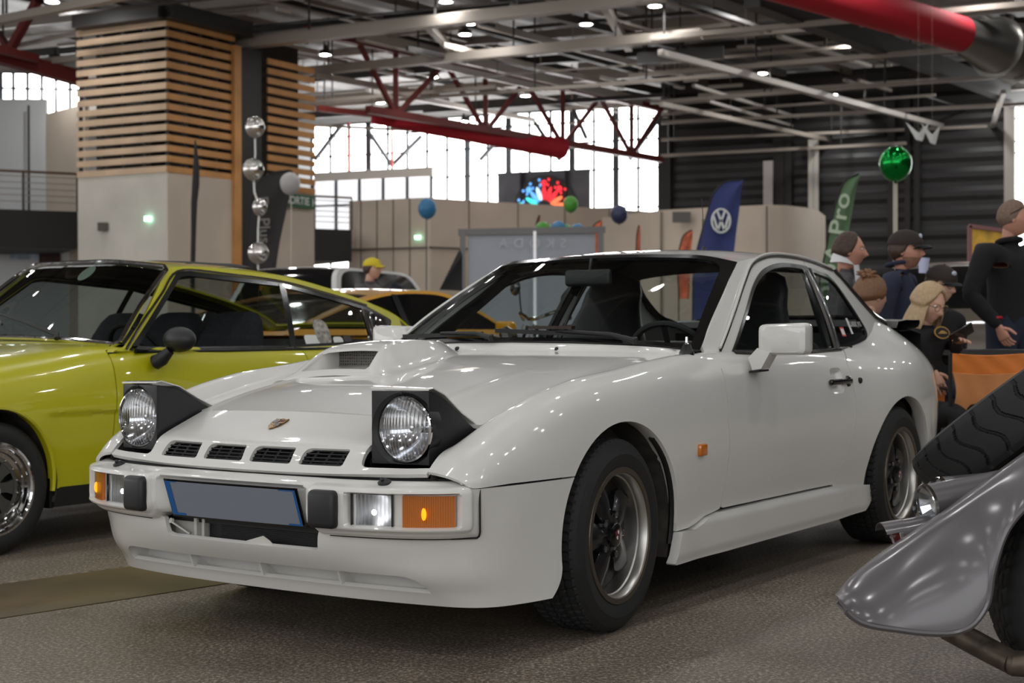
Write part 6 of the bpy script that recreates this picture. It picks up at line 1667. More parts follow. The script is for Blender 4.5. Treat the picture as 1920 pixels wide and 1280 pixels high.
# ---- black clad wall on the right with daylight beyond
a, b = onplane(1240, 626, WP, DB), onplane(1899, 626, WP, DB); L_ = np.linalg.norm(b - a); d = (b - a) / L_; n = A_([-d[1], d[0], 0]); n = n if n[1] < 0 else -n
q = MB(); rows = []
for i, z in enumerate(np.arange(0, 10.6, .17)): rows.append([up(a + n * (.05 if (i // 2) % 2 else 0), z), up(b + n * (.05 if (i // 2) % 2 else 0), z)])
q.grid(rows, flip=False); struct(q.build('wall_black', black_w, smooth=False))
q = MB()
for px, w_, mm in ((1247, .5, 0), (1462, .45, 0), (1478, .3, 0), (1672, .25, 0), (1702, .2, 0), (1720, .2, 0)): p = onplane(px, 626, WP + n * .2, DB); q.beam(up(p, 0), up(p, 9.5), w_, .2, up=n)
struct(q.build('trim_206', dark_band, smooth=False))
q = MB()
for px, w_, z0, z1 in ((1441, .35, 4.5, 7.3), (1521, .18, 4.2, 8.0), (1531, .18, 4.2, 8.0), (1893, .35, 0, 9.5)): p = onplane(px, 626, WP + n * .4, DB); q.beam(up(p, z0), up(p, z1), w_, .15, up=n)
struct(q.build('trim_207', steel_l, smooth=False))
win_wall(1898, 2150, 3.2, 9.4, 'window_4', WP, DB, sky_pane, 3, (7.2, 7.6, 8.4, 8.9), (0,))
# ---- the rest of the hall around and behind the photographer
flat(A_([-34, -23, 0]), A_([24, -23, 0]), 0, 10.9, 'wall_back', white_w, A_([0, 1, 0]), .3)
flat(A_([-34, -23, 0]), A_([-34, 70, 0]), 0, 10.9, 'wall_left', white_w, A_([1, 0, 0]), .3); flat(A_([27, -23, 0]), A_([27, 60, 0]), 0, 10.9, 'wall_right', black_w, A_([-1, 0, 0]), .3); flat(A_([-34, 70, 0]), A_([27, 70, 0]), 0, 10.9, 'wall_far', white_w, A_([0, -1, 0]), .3)
def strip_win(a, b, z0, z1, name, pw):
    mm = mat('daylight_' + name, (1, 1, 1, 1), emit=(.97, .985, 1, 1), power=pw); q = MB(); q.add([up(a, z0), up(b, z0), up(b, z1), up(a, z1)], [(0, 1, 2, 3)]); o = struct(q.build(name, mm, smooth=False)); q = MB(); L_ = np.linalg.norm(b - a); d = (b - a) / L_
    for t_ in np.arange(0, L_ + .1, 2.4): q.beam(up(a + d * t_, z0), up(a + d * t_, z1), .12)
    for z in np.linspace(z0, z1, 4): q.beam(up(a, z), up(b, z), .12)
    q.build(name + '_mullion', mull, o, smooth=False)
strip_win(A_([-24, -22.6, 0]), A_([16, -22.6, 0]), 2.6, 9.0, 'window_5', 2.2); strip_win(A_([-33.6, -16, 0]), A_([-33.6, 34, 0]), 3.0, 8.6, 'window_6', 2.2)
# ================================================================== stands, flags, balloons
def gz(px, Y): p = at(px, 626, Y); p[2] = 0; return p
# exhibition booth wall with mirrored lettering
bw = gz(997, 27.5); k = 27.5 / CAM_F
grey_frame = mat('grey_frame', rgb(122, 120, 120), rough=.5); booth_m = mat('booth_panel', rgb(166, 170, 180), rough=.5)
t = thing('booth_wall', 'pale grey exhibition booth wall with faint mirrored lettering and grey frame', 'partition', tuple(bw))
x0, x1, zt = (868 - 997) * k, (1128 - 997) * k, .93 + (626 - 432) * k
q = MB(); q.prism([(x0 + .1, 0, .05), (x1 - .1, .2, .05), (x1 - .1, .2, zt - .05), (x0 + .1, 0, zt - .1)], (0, 1, 0), .05); q.build('panel', booth_m, t, smooth=False)
q = MB(); q.beam((x0, 0, 0), (x0, 0, zt - .05), .16, .1); q.build('frame_post', grey_frame, t, smooth=False); q = MB(); q.beam((x1, .2, 0), (x1, .2, zt), .16, .1); q.build('frame_post', grey_frame, t, smooth=False)
q = MB(); q.beam((x0 - .08, 0, zt - .04), (x1 + .08, .2, zt + .02), .1, .12); q.build('frame_rail', grey_frame, t, smooth=False)
q = text_mb('SKODA', .26, .002, space=1.75); sx = 1.25 / (max(v[0] for v in q.v) - min(v[0] for v in q.v)) * 1.0
q.v = [(-v[0] * sx, v[1] * .95, 0) for v in q.v]; q.f = [list(reversed(f)) for f in q.f]; q.xf(Matrix(((1, .07, 0, .02), (.03, 0, 1, .02), (0, 1, 0, .93 + (626 - 457) * k), (0, 0, 0, 1)))); q.build('lettering', mat('faint_letters', rgb(186, 188, 196), rough=.5), t, smooth=False)
q = MB(); p = gz(1003, 27.2); q.beam(p, p + A_([0, 0, .93 + (626 - 434) * 27.2 / CAM_F]), .075, .05); tag(q.build('light_pole', mat('white_tube', rgb(230, 230, 230), .4, emit=(1, 1, 1, 1), power=.25), smooth=False), 'thin white upright tube in front of the booth wall', 'pole')

def feather(name, label, pts_l, pts_r, Y, m, poleside='l', group='feather flags', dz=0):
    """sail-shaped banner: left and right edge as px curves from top to bottom"""
    n = 26; Lc, Rc = curve(pts_l, n), curve(pts_r, n)
    o = at(*pts_l[-1], Y); o = A_([o[0], o[1], 0])
    t = thing(name, label, 'flag', tuple(o), 0, group); rows = []
    for i in range(n):
        a, b = at(Lc[i][0], Lc[i][1], Y), at(Rc[i][0], Rc[i][1], Y); rows.append([lerp(a, b, s) + A_([0, .05 * sin(s * 7 + i * .25) * s, 0]) - o for s in np.linspace(0, 1, 9)])
    sh_ = MB().grid(rows); Sheet(sh_.v, [(0, 0)] * len(sh_.v), sh_.f).solid(.006).mb().build('cloth', m, t)
    e = [r[0] for r in rows] if poleside == 'l' else [r[-1] for r in rows]
    pts = [A_(p) + A_([-.015 if poleside == 'l' else .015, 0, 0]) for p in e]; pts.append(A_([pts[-1][0], pts[-1][1], .06])); q = MB(); q.tube(pts, .014, 8); q.build('pole', rubber, t); q = MB(); q.lathe([(0, .06), (.22, .05), (.24, 0)], 20, (pts[-1][0], pts[-1][1], 0), (0, 0, 1)); q.build('base', steel_d, t)
    return t, o
blue_fab = mat('blue_flag_cloth', rgb(54, 64, 118), .8); blue_edge = mat('blue_flag_edge', rgb(38, 46, 84), .8); green_fab = mat('green_flag_cloth', rgb(96, 124, 92), .8); black_fab = mat('black_flag_cloth', rgb(46, 44, 44), .85); orange_fab = mat('orange_flag_cloth', rgb(218, 116, 82), .8, noise=(5, .4))
vw, o = feather('feather_flag', 'blue feather flag with a round white car emblem', [(1392, 337), (1362, 341), (1340, 362), (1328, 400), (1316, 440), (1306, 480), (1300, 600)], [(1393, 338), (1391, 352), (1386, 400), (1380, 440), (1375, 480), (1366, 600)], 25, blue_fab)
q = MB(); cxx = at(1352, 414, 24.9) - o; rr_ = 19 * 25 / CAM_F
q.tube([cxx + A_([rr_ * .90 * cos(a), 0, rr_ * 1.15 * sin(a)]) for a in np.linspace(0, 2 * PI, 40, endpoint=False)], .018, 8, closed=True)
W = lambda a, b: cxx + A_([a * rr_ * .9, 0, b * rr_ * 1.15])
for pl in ([(-.42, .85), (-.0, -.02)], [(.42, .85), (0, -.02)], [(-.82, .42), (-.36, -.84)], [(-.36, -.84), (0, .06)], [(0, .06), (.36, -.84)], [(.36, -.84), (.82, .42)]): q.beam(W(*pl[0]), W(*pl[1]), .036, .02, up=(0, 1, 0))
q.build('emblem', label_white, vw, smooth=False)
gf_, o = feather('feather_flag', 'green feather flag with white upright lettering ending in Pro', [(1612, 326), (1590, 336), (1572, 372), (1560, 420), (1550, 470), (1540, 520), (1530, 600)], [(1613, 327), (1608, 345), (1600, 390), (1590, 440), (1580, 490), (1572, 540), (1560, 600)], 22, green_fab)
q = text_mb('SKODA Pro', .34, .004); tw = max(v[0] for v in q.v) - min(v[0] for v in q.v); want = np.linalg.norm(at(1586, 365, 21.9) - at(1530, 640, 21.9)); q.v = [(v[0] * want / tw, v[1] * .95, 0) for v in q.v]
d_ = at(1584, 362, 21.85) - at(1538, 640, 21.85); q.xf(frame_mat(lerp(at(1586, 362, 21.85), at(1532, 640, 21.85), .5) - o, Vector(d_), Vector((-1, 0, .15)))); q.build('lettering', mat('pale_green_letters', rgb(188, 204, 180), .7), gf_, smooth=False)
bf, o = feather('feather_flag', 'black feather flag with grey upright lettering beside the silver foil balloons', [(545, 319), (520, 322), (496, 332), (480, 350), (470, 400), (464, 450), (460, 560)], [(548, 320), (545, 350), (536, 400), (528, 440), (520, 490), (512, 560)], 30, black_fab)
q = text_mb('E   Plus', .32, .004); d_ = A_([.06, 0, -1]); q.xf(frame_mat(at(494, 412, 29.9) - o, Vector((.06, 0, -1)), Vector((1, 0, .06)))); q.build('lettering', mat('grey_letters', rgb(120, 116, 112), .7), bf, smooth=False)
t = thing('furled_flag', 'slim black furled flag on a pole in front of the slatted tower', 'flag', tuple(gz(364, 28))); o = gz(364, 28)
q = MB(); q.tube([at(x, y, 28) - o for x, y in ((366, 262), (367, 285), (368, 310), (367, 345), (364, 380), (363, 430), (361, 520))] + [A_([0, 0, .05])], [.012, .035, .06, .07, .06, .05, .045, .03], 10); q.build('rolled_cloth', black_fab, t); q = MB(); q.lathe([(0, .05), (.2, .04), (.22, 0)], 18, (0, 0, 0), (0, 0, 1)); q.build('base', steel_d, t)
for i, (pl, pr, Y, lab) in enumerate((([(1298, 431), (1284, 440), (1276, 462), (1274, 560)], [(1299, 432), (1298, 450), (1296, 470), (1292, 560)], 31, 'orange feather flag just left of the blue flag'),
        ([(1199, 422), (1196, 436), (1194, 470), (1192, 560)], [(1200, 423), (1201, 440), (1201, 470), (1199, 560)], 33, 'narrow orange flag seen edge-on above the white roof'),
        ([(1128, 413), (1116, 420), (1108, 432), (1104, 560)], [(1129, 414), (1129, 425), (1128, 440), (1126, 560)], 34, 'orange feather flag tip above the right end of the booth wall'),
        ([(1012, 403), (1008, 414), (1004, 440), (1002, 560)], [(1013, 404), (1012, 416), (1010, 440), (1008, 560)], 36, 'dark red flag tip left of the hanging green balloon'))):
    feather('feather_flag', lab, pl, pr, Y, orange_fab if i < 3 else mat('dull_red_cloth', rgb(140, 74, 60), .8))

# balloons
def foil(name, c): return mat(name, c, rough=.14, metal=.9)
green_foil = foil('green_foil', rgb(16, 140, 56)); silver_foil = mat('silver_foil', rgb(205, 200, 196), rough=.1, metal=1.0, bump=(9, .5)); white_lx = mat('white_latex', rgb(176, 172, 172), rough=.35); blue_lx = mat('blue_latex', rgb(52, 116, 160), rough=.35); green_lx = mat('green_latex', rgb(76, 148, 50), rough=.3); navy_lx = mat('navy_latex', rgb(48, 52, 82), rough=.35)
def balloon(px, py, rpx, Y, m, label, group, ribbon=True, shape=(1, 1, 1.06)):
    c = at(px, py, Y); r = rpx * Y / CAM_F; t = thing('balloon', label, 'balloon', tuple(c), 0, group)
    q = MB(); rows = []
    for i in range(24):
        a = 2 * PI * i / 24; rows.append([(r * shape[0] * sin(PI * j / 16) * cos(a), r * shape[1] * sin(PI * j / 16) * sin(a), r * (shape[2] if j < 9 else shape[2] * 1.12) * cos(PI * j / 16)) for j in range(17)])
    q.grid(rows, closed_u=True, flip=True); z = -r * shape[2] * 1.12; q.lathe([(r * .03, z + .01), (r * .11, z - r * .1)], 10, (0, 0, 0), (0, 0, 1)); q.build('skin', m, t)
    if ribbon: q = MB(); q.tube([(0, 0, z - r * .08), (.02, 0, z * 2), (0, 0, -c[2] + .02)], .008 * Y / 20, 6); q.build('ribbon', string_m, t)
    return t
balloon(1679, 305, 30, 20, green_foil, 'shiny green foil balloon tied above the man in the navy jacket', 'loose balloons')
q = MB(); p = at(1679, 626, 20.1); q.beam((p[0], p[1], 0), (p[0], p[1], .93 + (626 - 342) * 20.1 / CAM_F), .05, .05); tag(q.build('balloon_pole', string_m, smooth=False), 'thin pale pole below the green foil balloon', 'pole')
balloon(544, 343, 19, 24, white_lx, 'white balloon floating in front of the exit sign', 'loose balloons')
balloon(801, 390, 17.5, 26, blue_lx, 'blue balloon floating over the beige corner wall', 'loose balloons')
balloon(1070, 382, 14, 26, green_lx, 'green balloon floating in front of the stained glass window', 'loose balloons', False)
balloon(1161, 401, 16, 26, navy_lx, 'dark navy balloon floating at the foot of the glazed wall', 'loose balloons', False)
for px, py, r, m, l in ((1018, 432, 16, green_lx, 'green balloon behind the booth wall, leftmost of the row'), (1047, 430, 15, blue_lx, 'blue balloon behind the booth wall, left of the middle green one'), (1061, 434, 13, green_lx, 'green balloon behind the booth wall between two blue ones'), (1083, 434, 14, blue_lx, 'blue balloon behind the booth wall, rightmost of the row')): balloon(px, py, r, 28.6 + (px % 3) * .3, m, l, 'balloons behind the booth wall')
for i, (px, py, r, sh_) in enumerate(((478, 237, 19, (1, .6, 1)), (475, 316, 20, (1, .6, 1)), (487, 387, 14, (1, .7, 1.15)), (484, 473, 20, (1, .6, .95)))):
    balloon(px, py, r, 23, silver_foil, ('topmost', 'second from the top', 'small, third from the top', 'lowest, just above the lime car roof')[i] + ' of the silver foil balloons on one string', 'silver foil balloons', False, sh_)
q = MB(); pts = [at(x, y, 23.05) for x, y in ((478, 237), (479, 290), (475, 316), (477, 360), (487, 388), (484, 430), (484, 473))]; pts.append(A_([pts[-1][0], pts[-1][1], .0])); q.tube(pts, .018, 6); tag(q.build('balloon_string', mat('foil_ribbon', rgb(190, 186, 182), .3, metal=.8)), 'shiny string joining the silver foil balloons', 'string')
# folded paper birds under the roof
for i, (px, py, s) in enumerate(((1722, 250, 1.0), (1748, 255, 1.1))):
    c = at(px, py, 30); t = thing('paper_bird', ('left' if i == 0 else 'right') + ' one of two white paper birds hanging under the roof', 'decoration', tuple(c), .4 * i, 'paper birds'); w_ = .26 * s
    q = MB(); q.add([(-w_, 0, w_ * .9), (0, -.04, 0), (-.05, .0, -w_ * .5), (w_ * .9, .05, w_ * .9), (.08, 0, -w_ * .6), (0, .04, 0)], [(0, 1, 2), (3, 4, 1), (1, 2, 4), (0, 2, 5), (3, 5, 4)]); q.build('body', label_white, t, smooth=False)
    q = MB(); q.tube([(0, 0, 0), (0, 0, 10.1 - c[2])], .0015, 5); q.build('thread', string_m, t)

# orange folding chair seen from behind, table, things on it
orange_cloth = mat('orange_nylon', rgb(232, 134, 60), .7, bump=(14, .35)); orange_mesh = mat('pale_orange_mesh', rgb(228, 156, 100), .75, bump=(10, .3)); blk_tube = mat('black_tube', rgb(20, 20, 21), .4)
CY = 8.2; kc = CY / CAM_F; cb = gz(1852, CY)
t = thing('folding_chair', 'orange folding camping chair seen from behind', 'chair', tuple(cb))
X = lambda px: (px - 1852) * kc
Z = lambda py: .929 + (626 - py) * kc
def cloth(x0, x1, z0, z1, y0, y1, m, name, inset=0):
    rows = []
    for i in range(13):
        s = i / 12; rows.append([(lerp(x0, x1, s) + (inset * (1 if s < .5 else -1) * sin(PI * tt) * abs(1 - 2 * s)), lerp(y0, y1, tt) + .05 * sin(PI * s) * (1 - .3 * tt) + .006 * sin(s * 19 + tt * 7), lerp(z0, z1, tt) - .012 * sin(PI * s) * (tt > .9)) for tt in np.linspace(0, 1, 9)])
    q = MB().grid(rows); Sheet(q.v, [(0, 0)] * len(q.v), q.f).solid(.006).mb().build(name, m, t)
cloth(X(1781), X(1926), Z(703), Z(664), .0, -.02, orange_cloth, 'top_band'); cloth(X(1786), X(1920), Z(800), Z(700), .10, .0, orange_mesh, 'backrest', .03); cloth(X(1786), X(1922), Z(812), Z(799), .45, .11, orange_cloth, 'seat')
for nm, pts in (('leg', [(X(1780), -.02, Z(664)), (X(1780), 0, .02)]), ('leg', [(X(1926), -.02, Z(664)), (X(1926), 0, .02)]), ('leg', [(X(1800), .48, .02), (X(1790), .42, .62)]), ('leg', [(X(1905), .48, .02), (X(1918), .42, .62)]), ('cross_brace', [(X(1780), 0, .08), (X(1926), .02, Z(800))]), ('cross_brace', [(X(1926), 0, .08), (X(1780), .02, Z(800))]), ('armrest', [(X(1778), -.02, .62), (X(1776), .45, .62)]), ('armrest', [(X(1928), -.02, .62), (X(1930), .45, .62)])):
    q = MB(); q.tube(pts, .011, 8); q.build(nm, blk_tube, t)
q = MB(); q.grid([[(X(1772), .30, Z(742)), (X(1770), .3, Z(778))], [(X(1793), .22, Z(740)), (X(1793), .22, Z(778))]]); q.build('side_pocket', orange_cloth, t)
TY = 8.55; tb = gz(1850, TY); kt = TY / CAM_F; ztab = .929 - (658 - 626) * kt
t = thing('table', 'black folding table behind the orange chair', 'table', tuple(tb))
q = MB(); q.box(((1850 - 1850) * kt, .22, ztab - .015), (.62, .5, .03)); q.build('tabletop', blk_tube, t, smooth=False)
for x in (-.28, .28):
    for y in (0.0, .44): q = MB(); q.beam((x, y, 0), (x, y, ztab - .03), .025); q.build('leg', blk_tube, t, smooth=False)
q = MB(); p = at(1776, 650, 8.6); p[2] = ztab + .03; bx = q.rbox(p, (.105, .06, .06), .004); o = tag(q.build('snack_box', mat('snack_box_blue', rgb(70, 150, 210), .5, noise=(18, .8)), smooth=False), 'small blue snack carton on the table beside the phone', 'box')
q = MB(); p = at(1757, 656, 8.65); p[2] = ztab + .02; q.rbox(p, (.05, .05, .04), .01); tag(q.build('snack_tub', redp), 'small red tub on the table left of the blue carton', 'container')

t = thing('framed_poster', 'yellow and green poster in a dark pink frame behind the tall man in black', 'poster', tuple(gz(1850, 14))); o = gz(1850, 14)
q = MB(); q.prism([at(1822, 428, 14) - o, at(1880, 436, 14) - o, at(1880, 520, 14) - o, at(1822, 520, 14) - o], (0, 1, 0), .02); q.build('picture', mat('yellow_green_print', rgb(206, 160, 50), .5, noise=(6, .6)), t, smooth=False)
pk = mat('dull_pink_frame', rgb(128, 84, 84), .5)
for pa_, pb_ in (((1817, 423), (1886, 433)), ((1818, 423), (1818, 620)), ((1886, 433), (1886, 620))): q = MB(); q.beam(at(*pa_, 13.98) - o, (at(*pb_, 13.98) - o) if pb_[1] < 600 else A_([at(*pb_, 13.98)[0] - o[0], -.02, .02]), .035); q.build('frame_bar', pk, t, smooth=False)
# ================================================================== people
skin1 = mat('skin', rgb(212, 166, 144), .5, noise=(9, .06)); skin2 = mat('reddish_skin', rgb(204, 148, 126), .5, noise=(9, .08)); lips_m = mat('lips', rgb(150, 66, 70), .4); eye_m = mat('eye_white', rgb(220, 216, 210), .25); iris_m = mat('iris', rgb(46, 38, 34), .2); stub = mat('stubble', rgb(150, 108, 90), .6, noise=(60, .25))
hair_br = mat('brown_hair', rgb(66, 46, 34), .55, noise=(50, .35)); hair_gr = mat('greying_hair', rgb(84, 70, 58), .6, noise=(50, .3)); hair_bl = mat('blonde_hair', rgb(182, 154, 118), .42, noise=(70, .14)); hair_au = mat('auburn_hair', rgb(122, 86, 58), .5, noise=(70, .2)); hair_sh = mat('cropped_hair', rgb(120, 98, 84), .7, noise=(80, .25))
black_fleece = mat('black_fleece', rgb(26, 25, 27), .95, bump=(60, .25)); navy_cloth = mat('navy_jacket', rgb(38, 42, 64), .85, bump=(40, .2)); grey_cloth = mat('grey_jacket', rgb(96, 94, 96), .9, noise=(80, .2)); white_cloth = mat('white_shirt', rgb(222, 222, 224), .8); jeans = mat('dark_jeans', rgb(32, 38, 58), .85, noise=(30, .2)); shoe_m = mat('black_shoe', rgb(22, 22, 23), .5); black_poly = mat('black_shirt', rgb(20, 20, 22), .8, bump=(40, .15)); cap_m = mat('brown_black_cap', rgb(44, 34, 30), .8); cap_bill = mat('black_cap_bill', rgb(22, 20, 22), .7); cap_badge = mat('cap_badge', rgb(190, 196, 210), .4); nail_m = mat('yellow_nails', rgb(222, 214, 40), .25); badge_g = mat('badge_gold', rgb(176, 136, 62), .4); wrist_m = mat('red_wristband', rgb(190, 30, 44), .45)

def skin_mesh(nodes, edges, sub=2):
    """one continuous surface grown on a skeleton; nodes: list of (x,y,z,rx,ry)"""
    me = bpy.data.meshes.new('skel'); me.from_pydata([n[:3] for n in nodes], edges, []); o = bpy.data.objects.new('skel', me); C.objects.link(o)
    s = o.modifiers.new('s', 'SKIN'); s.use_smooth_shade = True; s.branch_smoothing = .6
    for i, n in enumerate(nodes):
        v = me.skin_vertices[0].data[i]; v.radius = (n[3], n[4] if len(n) > 4 else n[3]); v.use_root = (i == 0)
    u = o.modifiers.new('u', 'SUBSURF'); u.levels = sub; u.render_levels = sub
    dg = bpy.context.evaluated_depsgraph_get(); ev = o.evaluated_get(dg); e = ev.to_mesh()
    m = MB(); m.add([v.co for v in e.vertices], [list(p.vertices) for p in e.polygons]); ev.to_mesh_clear(); bpy.data.objects.remove(o); bpy.data.meshes.remove(me); return m

def head_pts(f=1.0, jaw=1.0, nose=1.0, chub=1.0, nu=56, nv=44):
    """head surface, centre at 0, facing +x, about 0.235 m tall"""
    rows = []
    for i in range(nu):
        a = 2 * PI * i / nu; row = []
        for j in range(nv + 1):
            t = PI * j / nv; d = A_([sin(t) * cos(a), sin(t) * sin(a), cos(t)])
            rx = .099 if d[0] > 0 else .100; x, y, z = d[0] * rx, d[1] * .076 * chub, d[2] * .118
            if z < -.01:
                k = min(1, (-z - .01) / .10); y *= 1 - .26 * k * jaw; x = x * (1 - .12 * k) + .012 * k
                if d[0] < 0: x *= 1 - .30 * k
            fr = max(0, d[0])
            g = lambda cy, cz, sy, sz: math.exp(-((abs(y) - cy) / sy) ** 2 - ((z - cz) / sz) ** 2) * (fr > .2)
            x += .007 * g(.024, .036, .022, .012) - .011 * g(.032, .016, .015, .013)          # brow, eye sockets
            x += .024 * nose * math.exp(-(y / .0135) ** 2) * (fr > .5) * (math.exp(-((z + .022) / .017) ** 2) + .52 * math.exp(-((z - .004) / .024) ** 2))
            x += .004 * g(.012, -.028, .009, .009)                                             # nostrils
            x += .006 * g(.045, -.020, .022, .022)                                             # cheeks
            x += .0075 * math.exp(-(y / .024) ** 2) * (fr > .4) * (math.exp(-((z + .053) / .007) ** 2) + .95 * math.exp(-((z + .066) / .0075) ** 2)) - .003 * math.exp(-(y / .022) ** 2 - ((z + .0595) / .0035) ** 2) * (fr > .4)
            x += .010 * math.exp(-(y / .026) ** 2 - ((z + .094) / .016) ** 2) * (fr > .3)       # chin
            row.append(A_([x * f, y * f, z * f]))
        rows.append(row)
    return rows

def rot_m(yaw=0, pitch=0, roll=0):
    return Matrix.Rotation(yaw, 4, 'Z') @ Matrix.Rotation(pitch, 4, 'Y') @ Matrix.Rotation(roll, 4, 'X')

def fingers(m, wrist, palm_dir, palm_n, size=1.0, curl=.35, side=1, nails=None, spread=.06):
    """palm with four fingers and a thumb; palm_dir from the wrist along the hand, palm_n out of the back of the hand"""
    d = A_(palm_dir, float); d /= np.linalg.norm(d); n = A_(palm_n, float); n -= d * (n @ d); n /= np.linalg.norm(n); s = np.cross(n, d) * side; w = A_(wrist, float)
    rows = []
    for t, hw, th in ((0, .024, .017), (.025, .031, .017), (.055, .040, .015), (.085, .043, .013), (.098, .040, .010)):
        c = w + d * t * size; rows.append([c + (s * hw * cos(a) + n * th * sin(a)) * size for a in np.linspace(0, 2 * PI, 14, endpoint=False)]); rows[-1].append(rows[-1][0])
    m.grid(rows); m.f.append([len(m.v) - 15 + i for i in range(14)])
    tips = []
    for k, (o, L_, r) in enumerate(((-.030, .068, .0085), (-.010, .080, .009), (.011, .076, .0087), (.030, .060, .0078))):
        p = w + (d * .088 + s * o) * size; dirn = d + s * spread * (k - 1.5); pts = [p]; ang = 0
        for seg, q in ((.46, curl * .6), (.30, curl), (.24, curl * .9)):
            ang += q; v = dirn * cos(ang) - n * sin(ang); v /= np.linalg.norm(v); p = p + v * L_ * seg * size; pts.append(p)
        m.tube(pts, [r * size, r * .97 * size, r * .88 * size, r * .62 * size], 8); tips.append((pts[-1], pts[-1] - pts[-2], n * cos(ang) + d * sin(ang)))
    p = w + (d * .030 - s * .028) * size; v = d * .62 - s * .78 - n * .25; v /= np.linalg.norm(v); v2 = d * .9 - s * .35 - n * .35; v2 /= np.linalg.norm(v2)
    m.tube([p, p + v * .036 * size, p + v * .036 * size + v2 * .030 * size, p + v * .036 * size + v2 * .052 * size], [.013 * size, .0105 * size, .0095 * size, .006 * size], 8)
    if nails is not None:
        for tp, dv, nv in tips:
            dv = dv / np.linalg.norm(dv); c = tp + nv * .004 + dv * .004; sd = np.cross(dv, nv); nails.add([c - sd * .006 - dv * .008, c + sd * .006 - dv * .008, c + sd * .005 + dv * .014, c - sd * .005 + dv * .014], [(0, 1, 2, 3)])

def person(label, loc, rz, H=1.76, pose='stand', head=(0, 0, 0), sk=None, top=None, top_name='sweater', legs_m=None, hair=None, hair_m=None, cap=False, arms=((.10, -.05), (.10, -.05)), girth=1.0, nose=1.0, arm_pts=None, glasses=None, lipcol=True, fs=1.0, jaw=1.0):
    """arm_pts: {'l':[elbow, wrist], 'r':[...]} in body coordinates (x forward, y left)"""
    k = H / 1.76; sk = sk or skin1; legs_m = legs_m or jeans
    if pose == 'stand':
        pel, waist, chest, neckb = (0, 0, .93), (0, 0, 1.07), (.005, 0, 1.28), (-.012, 0, 1.455); hips = [(0, .088 * s, .90) for s in (1, -1)]; knees = [(.02, .10 * s, .50) for s in (1, -1)]; ank = [(-.01, .11 * s, .085) for s in (1, -1)]
    else:
        pel, waist, chest, neckb = (0, 0, .53), (.01, 0, .67), (.03, 0, .88), (.03, 0, 1.055); hips = [(.03, .09 * s, .52) for s in (1, -1)]; knees = [(.43, .11 * s, .54) for s in (1, -1)]; ank = [(.42, .11 * s, .085) for s in (1, -1)]
    dz = neckb[2] - 1.455
    sh = [(neckb[0], .185 * s * (1 + .5 * (girth - 1)), 1.405 + dz) for s in (1, -1)]
    hc = A_([neckb[0] + .045, 0, neckb[2] + .175])
    AP = arm_pts or {}
    arms_ = []
    for i, s in enumerate((1, -1)):
        key = 'l' if s > 0 else 'r'
        e, w = AP.get(key, [(sh[i][0] - .03, s * (.255 + .05 * (girth - 1)), 1.13 + dz), (sh[i][0] + .06, s * .25, .89 + dz)]); arms_.append((A_(e), A_(w)))
    sc = lambda p: (p[0] * k, p[1] * k, p[2] * k)
    def chain(nodes, edges, prev, seq):
        for p, r in seq:
            nodes.append((*sc(p), r[0] * k, r[1] * k)) if isinstance(r, tuple) else nodes.append((*sc(p), r * k, r * k)); edges.append((prev, len(nodes) - 1)); prev = len(nodes) - 1
        return prev
    nodes = [(*sc(pel), .135 * girth * k, .108 * girth * k)]; edges = []
    t = chain(nodes, edges, 0, [(waist, (.130 * girth, .104 * girth)), (chest, (.152 * girth, .118 * girth)), (lerp(A_(chest), A_(neckb), .72), (.125, .085)), (neckb, .058)]); ch = t - 1
    chain(nodes, edges, t, [(lerp(A_(neckb), hc, .45), .054), (hc - A_([.02, 0, .03]), .05)])
    for i in (0, 1):
        e, w = arms_[i]; chain(nodes, edges, ch, [(sh[i], .070), (lerp(A_(sh[i]), e, .5), .056), (e, .047), (lerp(e, w, .5), .042), (w, .028)])
    for i in (0, 1): chain(nodes, edges, 0, [(hips[i], .098 * girth), (lerp(A_(hips[i]), A_(knees[i]), .5), .082), (knees[i], .060), (lerp(A_(knees[i]), A_(ank[i]), .4), .056), (ank[i], .040)])
    body = skin_mesh(nodes, edges)
    # which piece of clothing covers which part of the surface
    P = A_(nodes)[:, :3]; cl = []
    seg = [('hip' if {a_, b_} == {0, 1} else 'leg' if b_ > 7 + 9 else 'arm' if b_ > 6 else 'skin' if b_ > 4 else 'torso', P[a_], P[b_], nodes[a_][3], nodes[b_][3]) for a_, b_ in edges]
    VV = A_(body.v); cen = A_([VV[list(f)].mean(0) for f in body.f]); best = np.full(len(cen), 1e9); lab = np.array(['torso'] * len(cen), dtype='U6')
    for nm, A1, B1, r0, r1 in seg:
        AB = B1 - A1; tt = np.clip((cen - A1) @ AB / (AB @ AB), 0, 1); dd_ = np.linalg.norm(cen - A1 - tt[:, None] * AB, axis=1) / (r0 + (r1 - r0) * tt); u = dd_ < best; best[u] = dd_[u]; lab[u] = nm
    lab[(lab == 'skin') & (cen[:, 2] < (neckb[2] - .015) * k)] = 'torso'
    zw = (pel[2] + .055) * k
    is_top = ((lab == 'torso') | (lab == 'arm') | (lab == 'hip')) & ((cen[:, 2] > zw) | (lab == 'arm')); is_leg = ((lab == 'leg') | (lab == 'hip') | (lab == 'torso')) & ~is_top
    full = Sheet(body.v, [(0, 0)] * len(body.v), body.f); NN = full.normals()
    def garment(mask, off, wr, bottom=None):
        fs_ = [body.f[i] for i in np.nonzero(mask)[0]]; used = sorted({q for f in fs_ for q in f}); mp = {o_: n_ for n_, o_ in enumerate(used)}
        V = VV[used] + NN[used] * (off + wr * (np.sin(VV[used][:, 2] * 95 + VV[used][:, 1] * 40) * np.sin(VV[used][:, 0] * 70 + VV[used][:, 2] * 31)))[:, None]
        g = Sheet(V, [(0, 0)] * len(V), [[mp[q] for q in f] for f in fs_]); return g.flange(.012, N=NN[used]).mb()
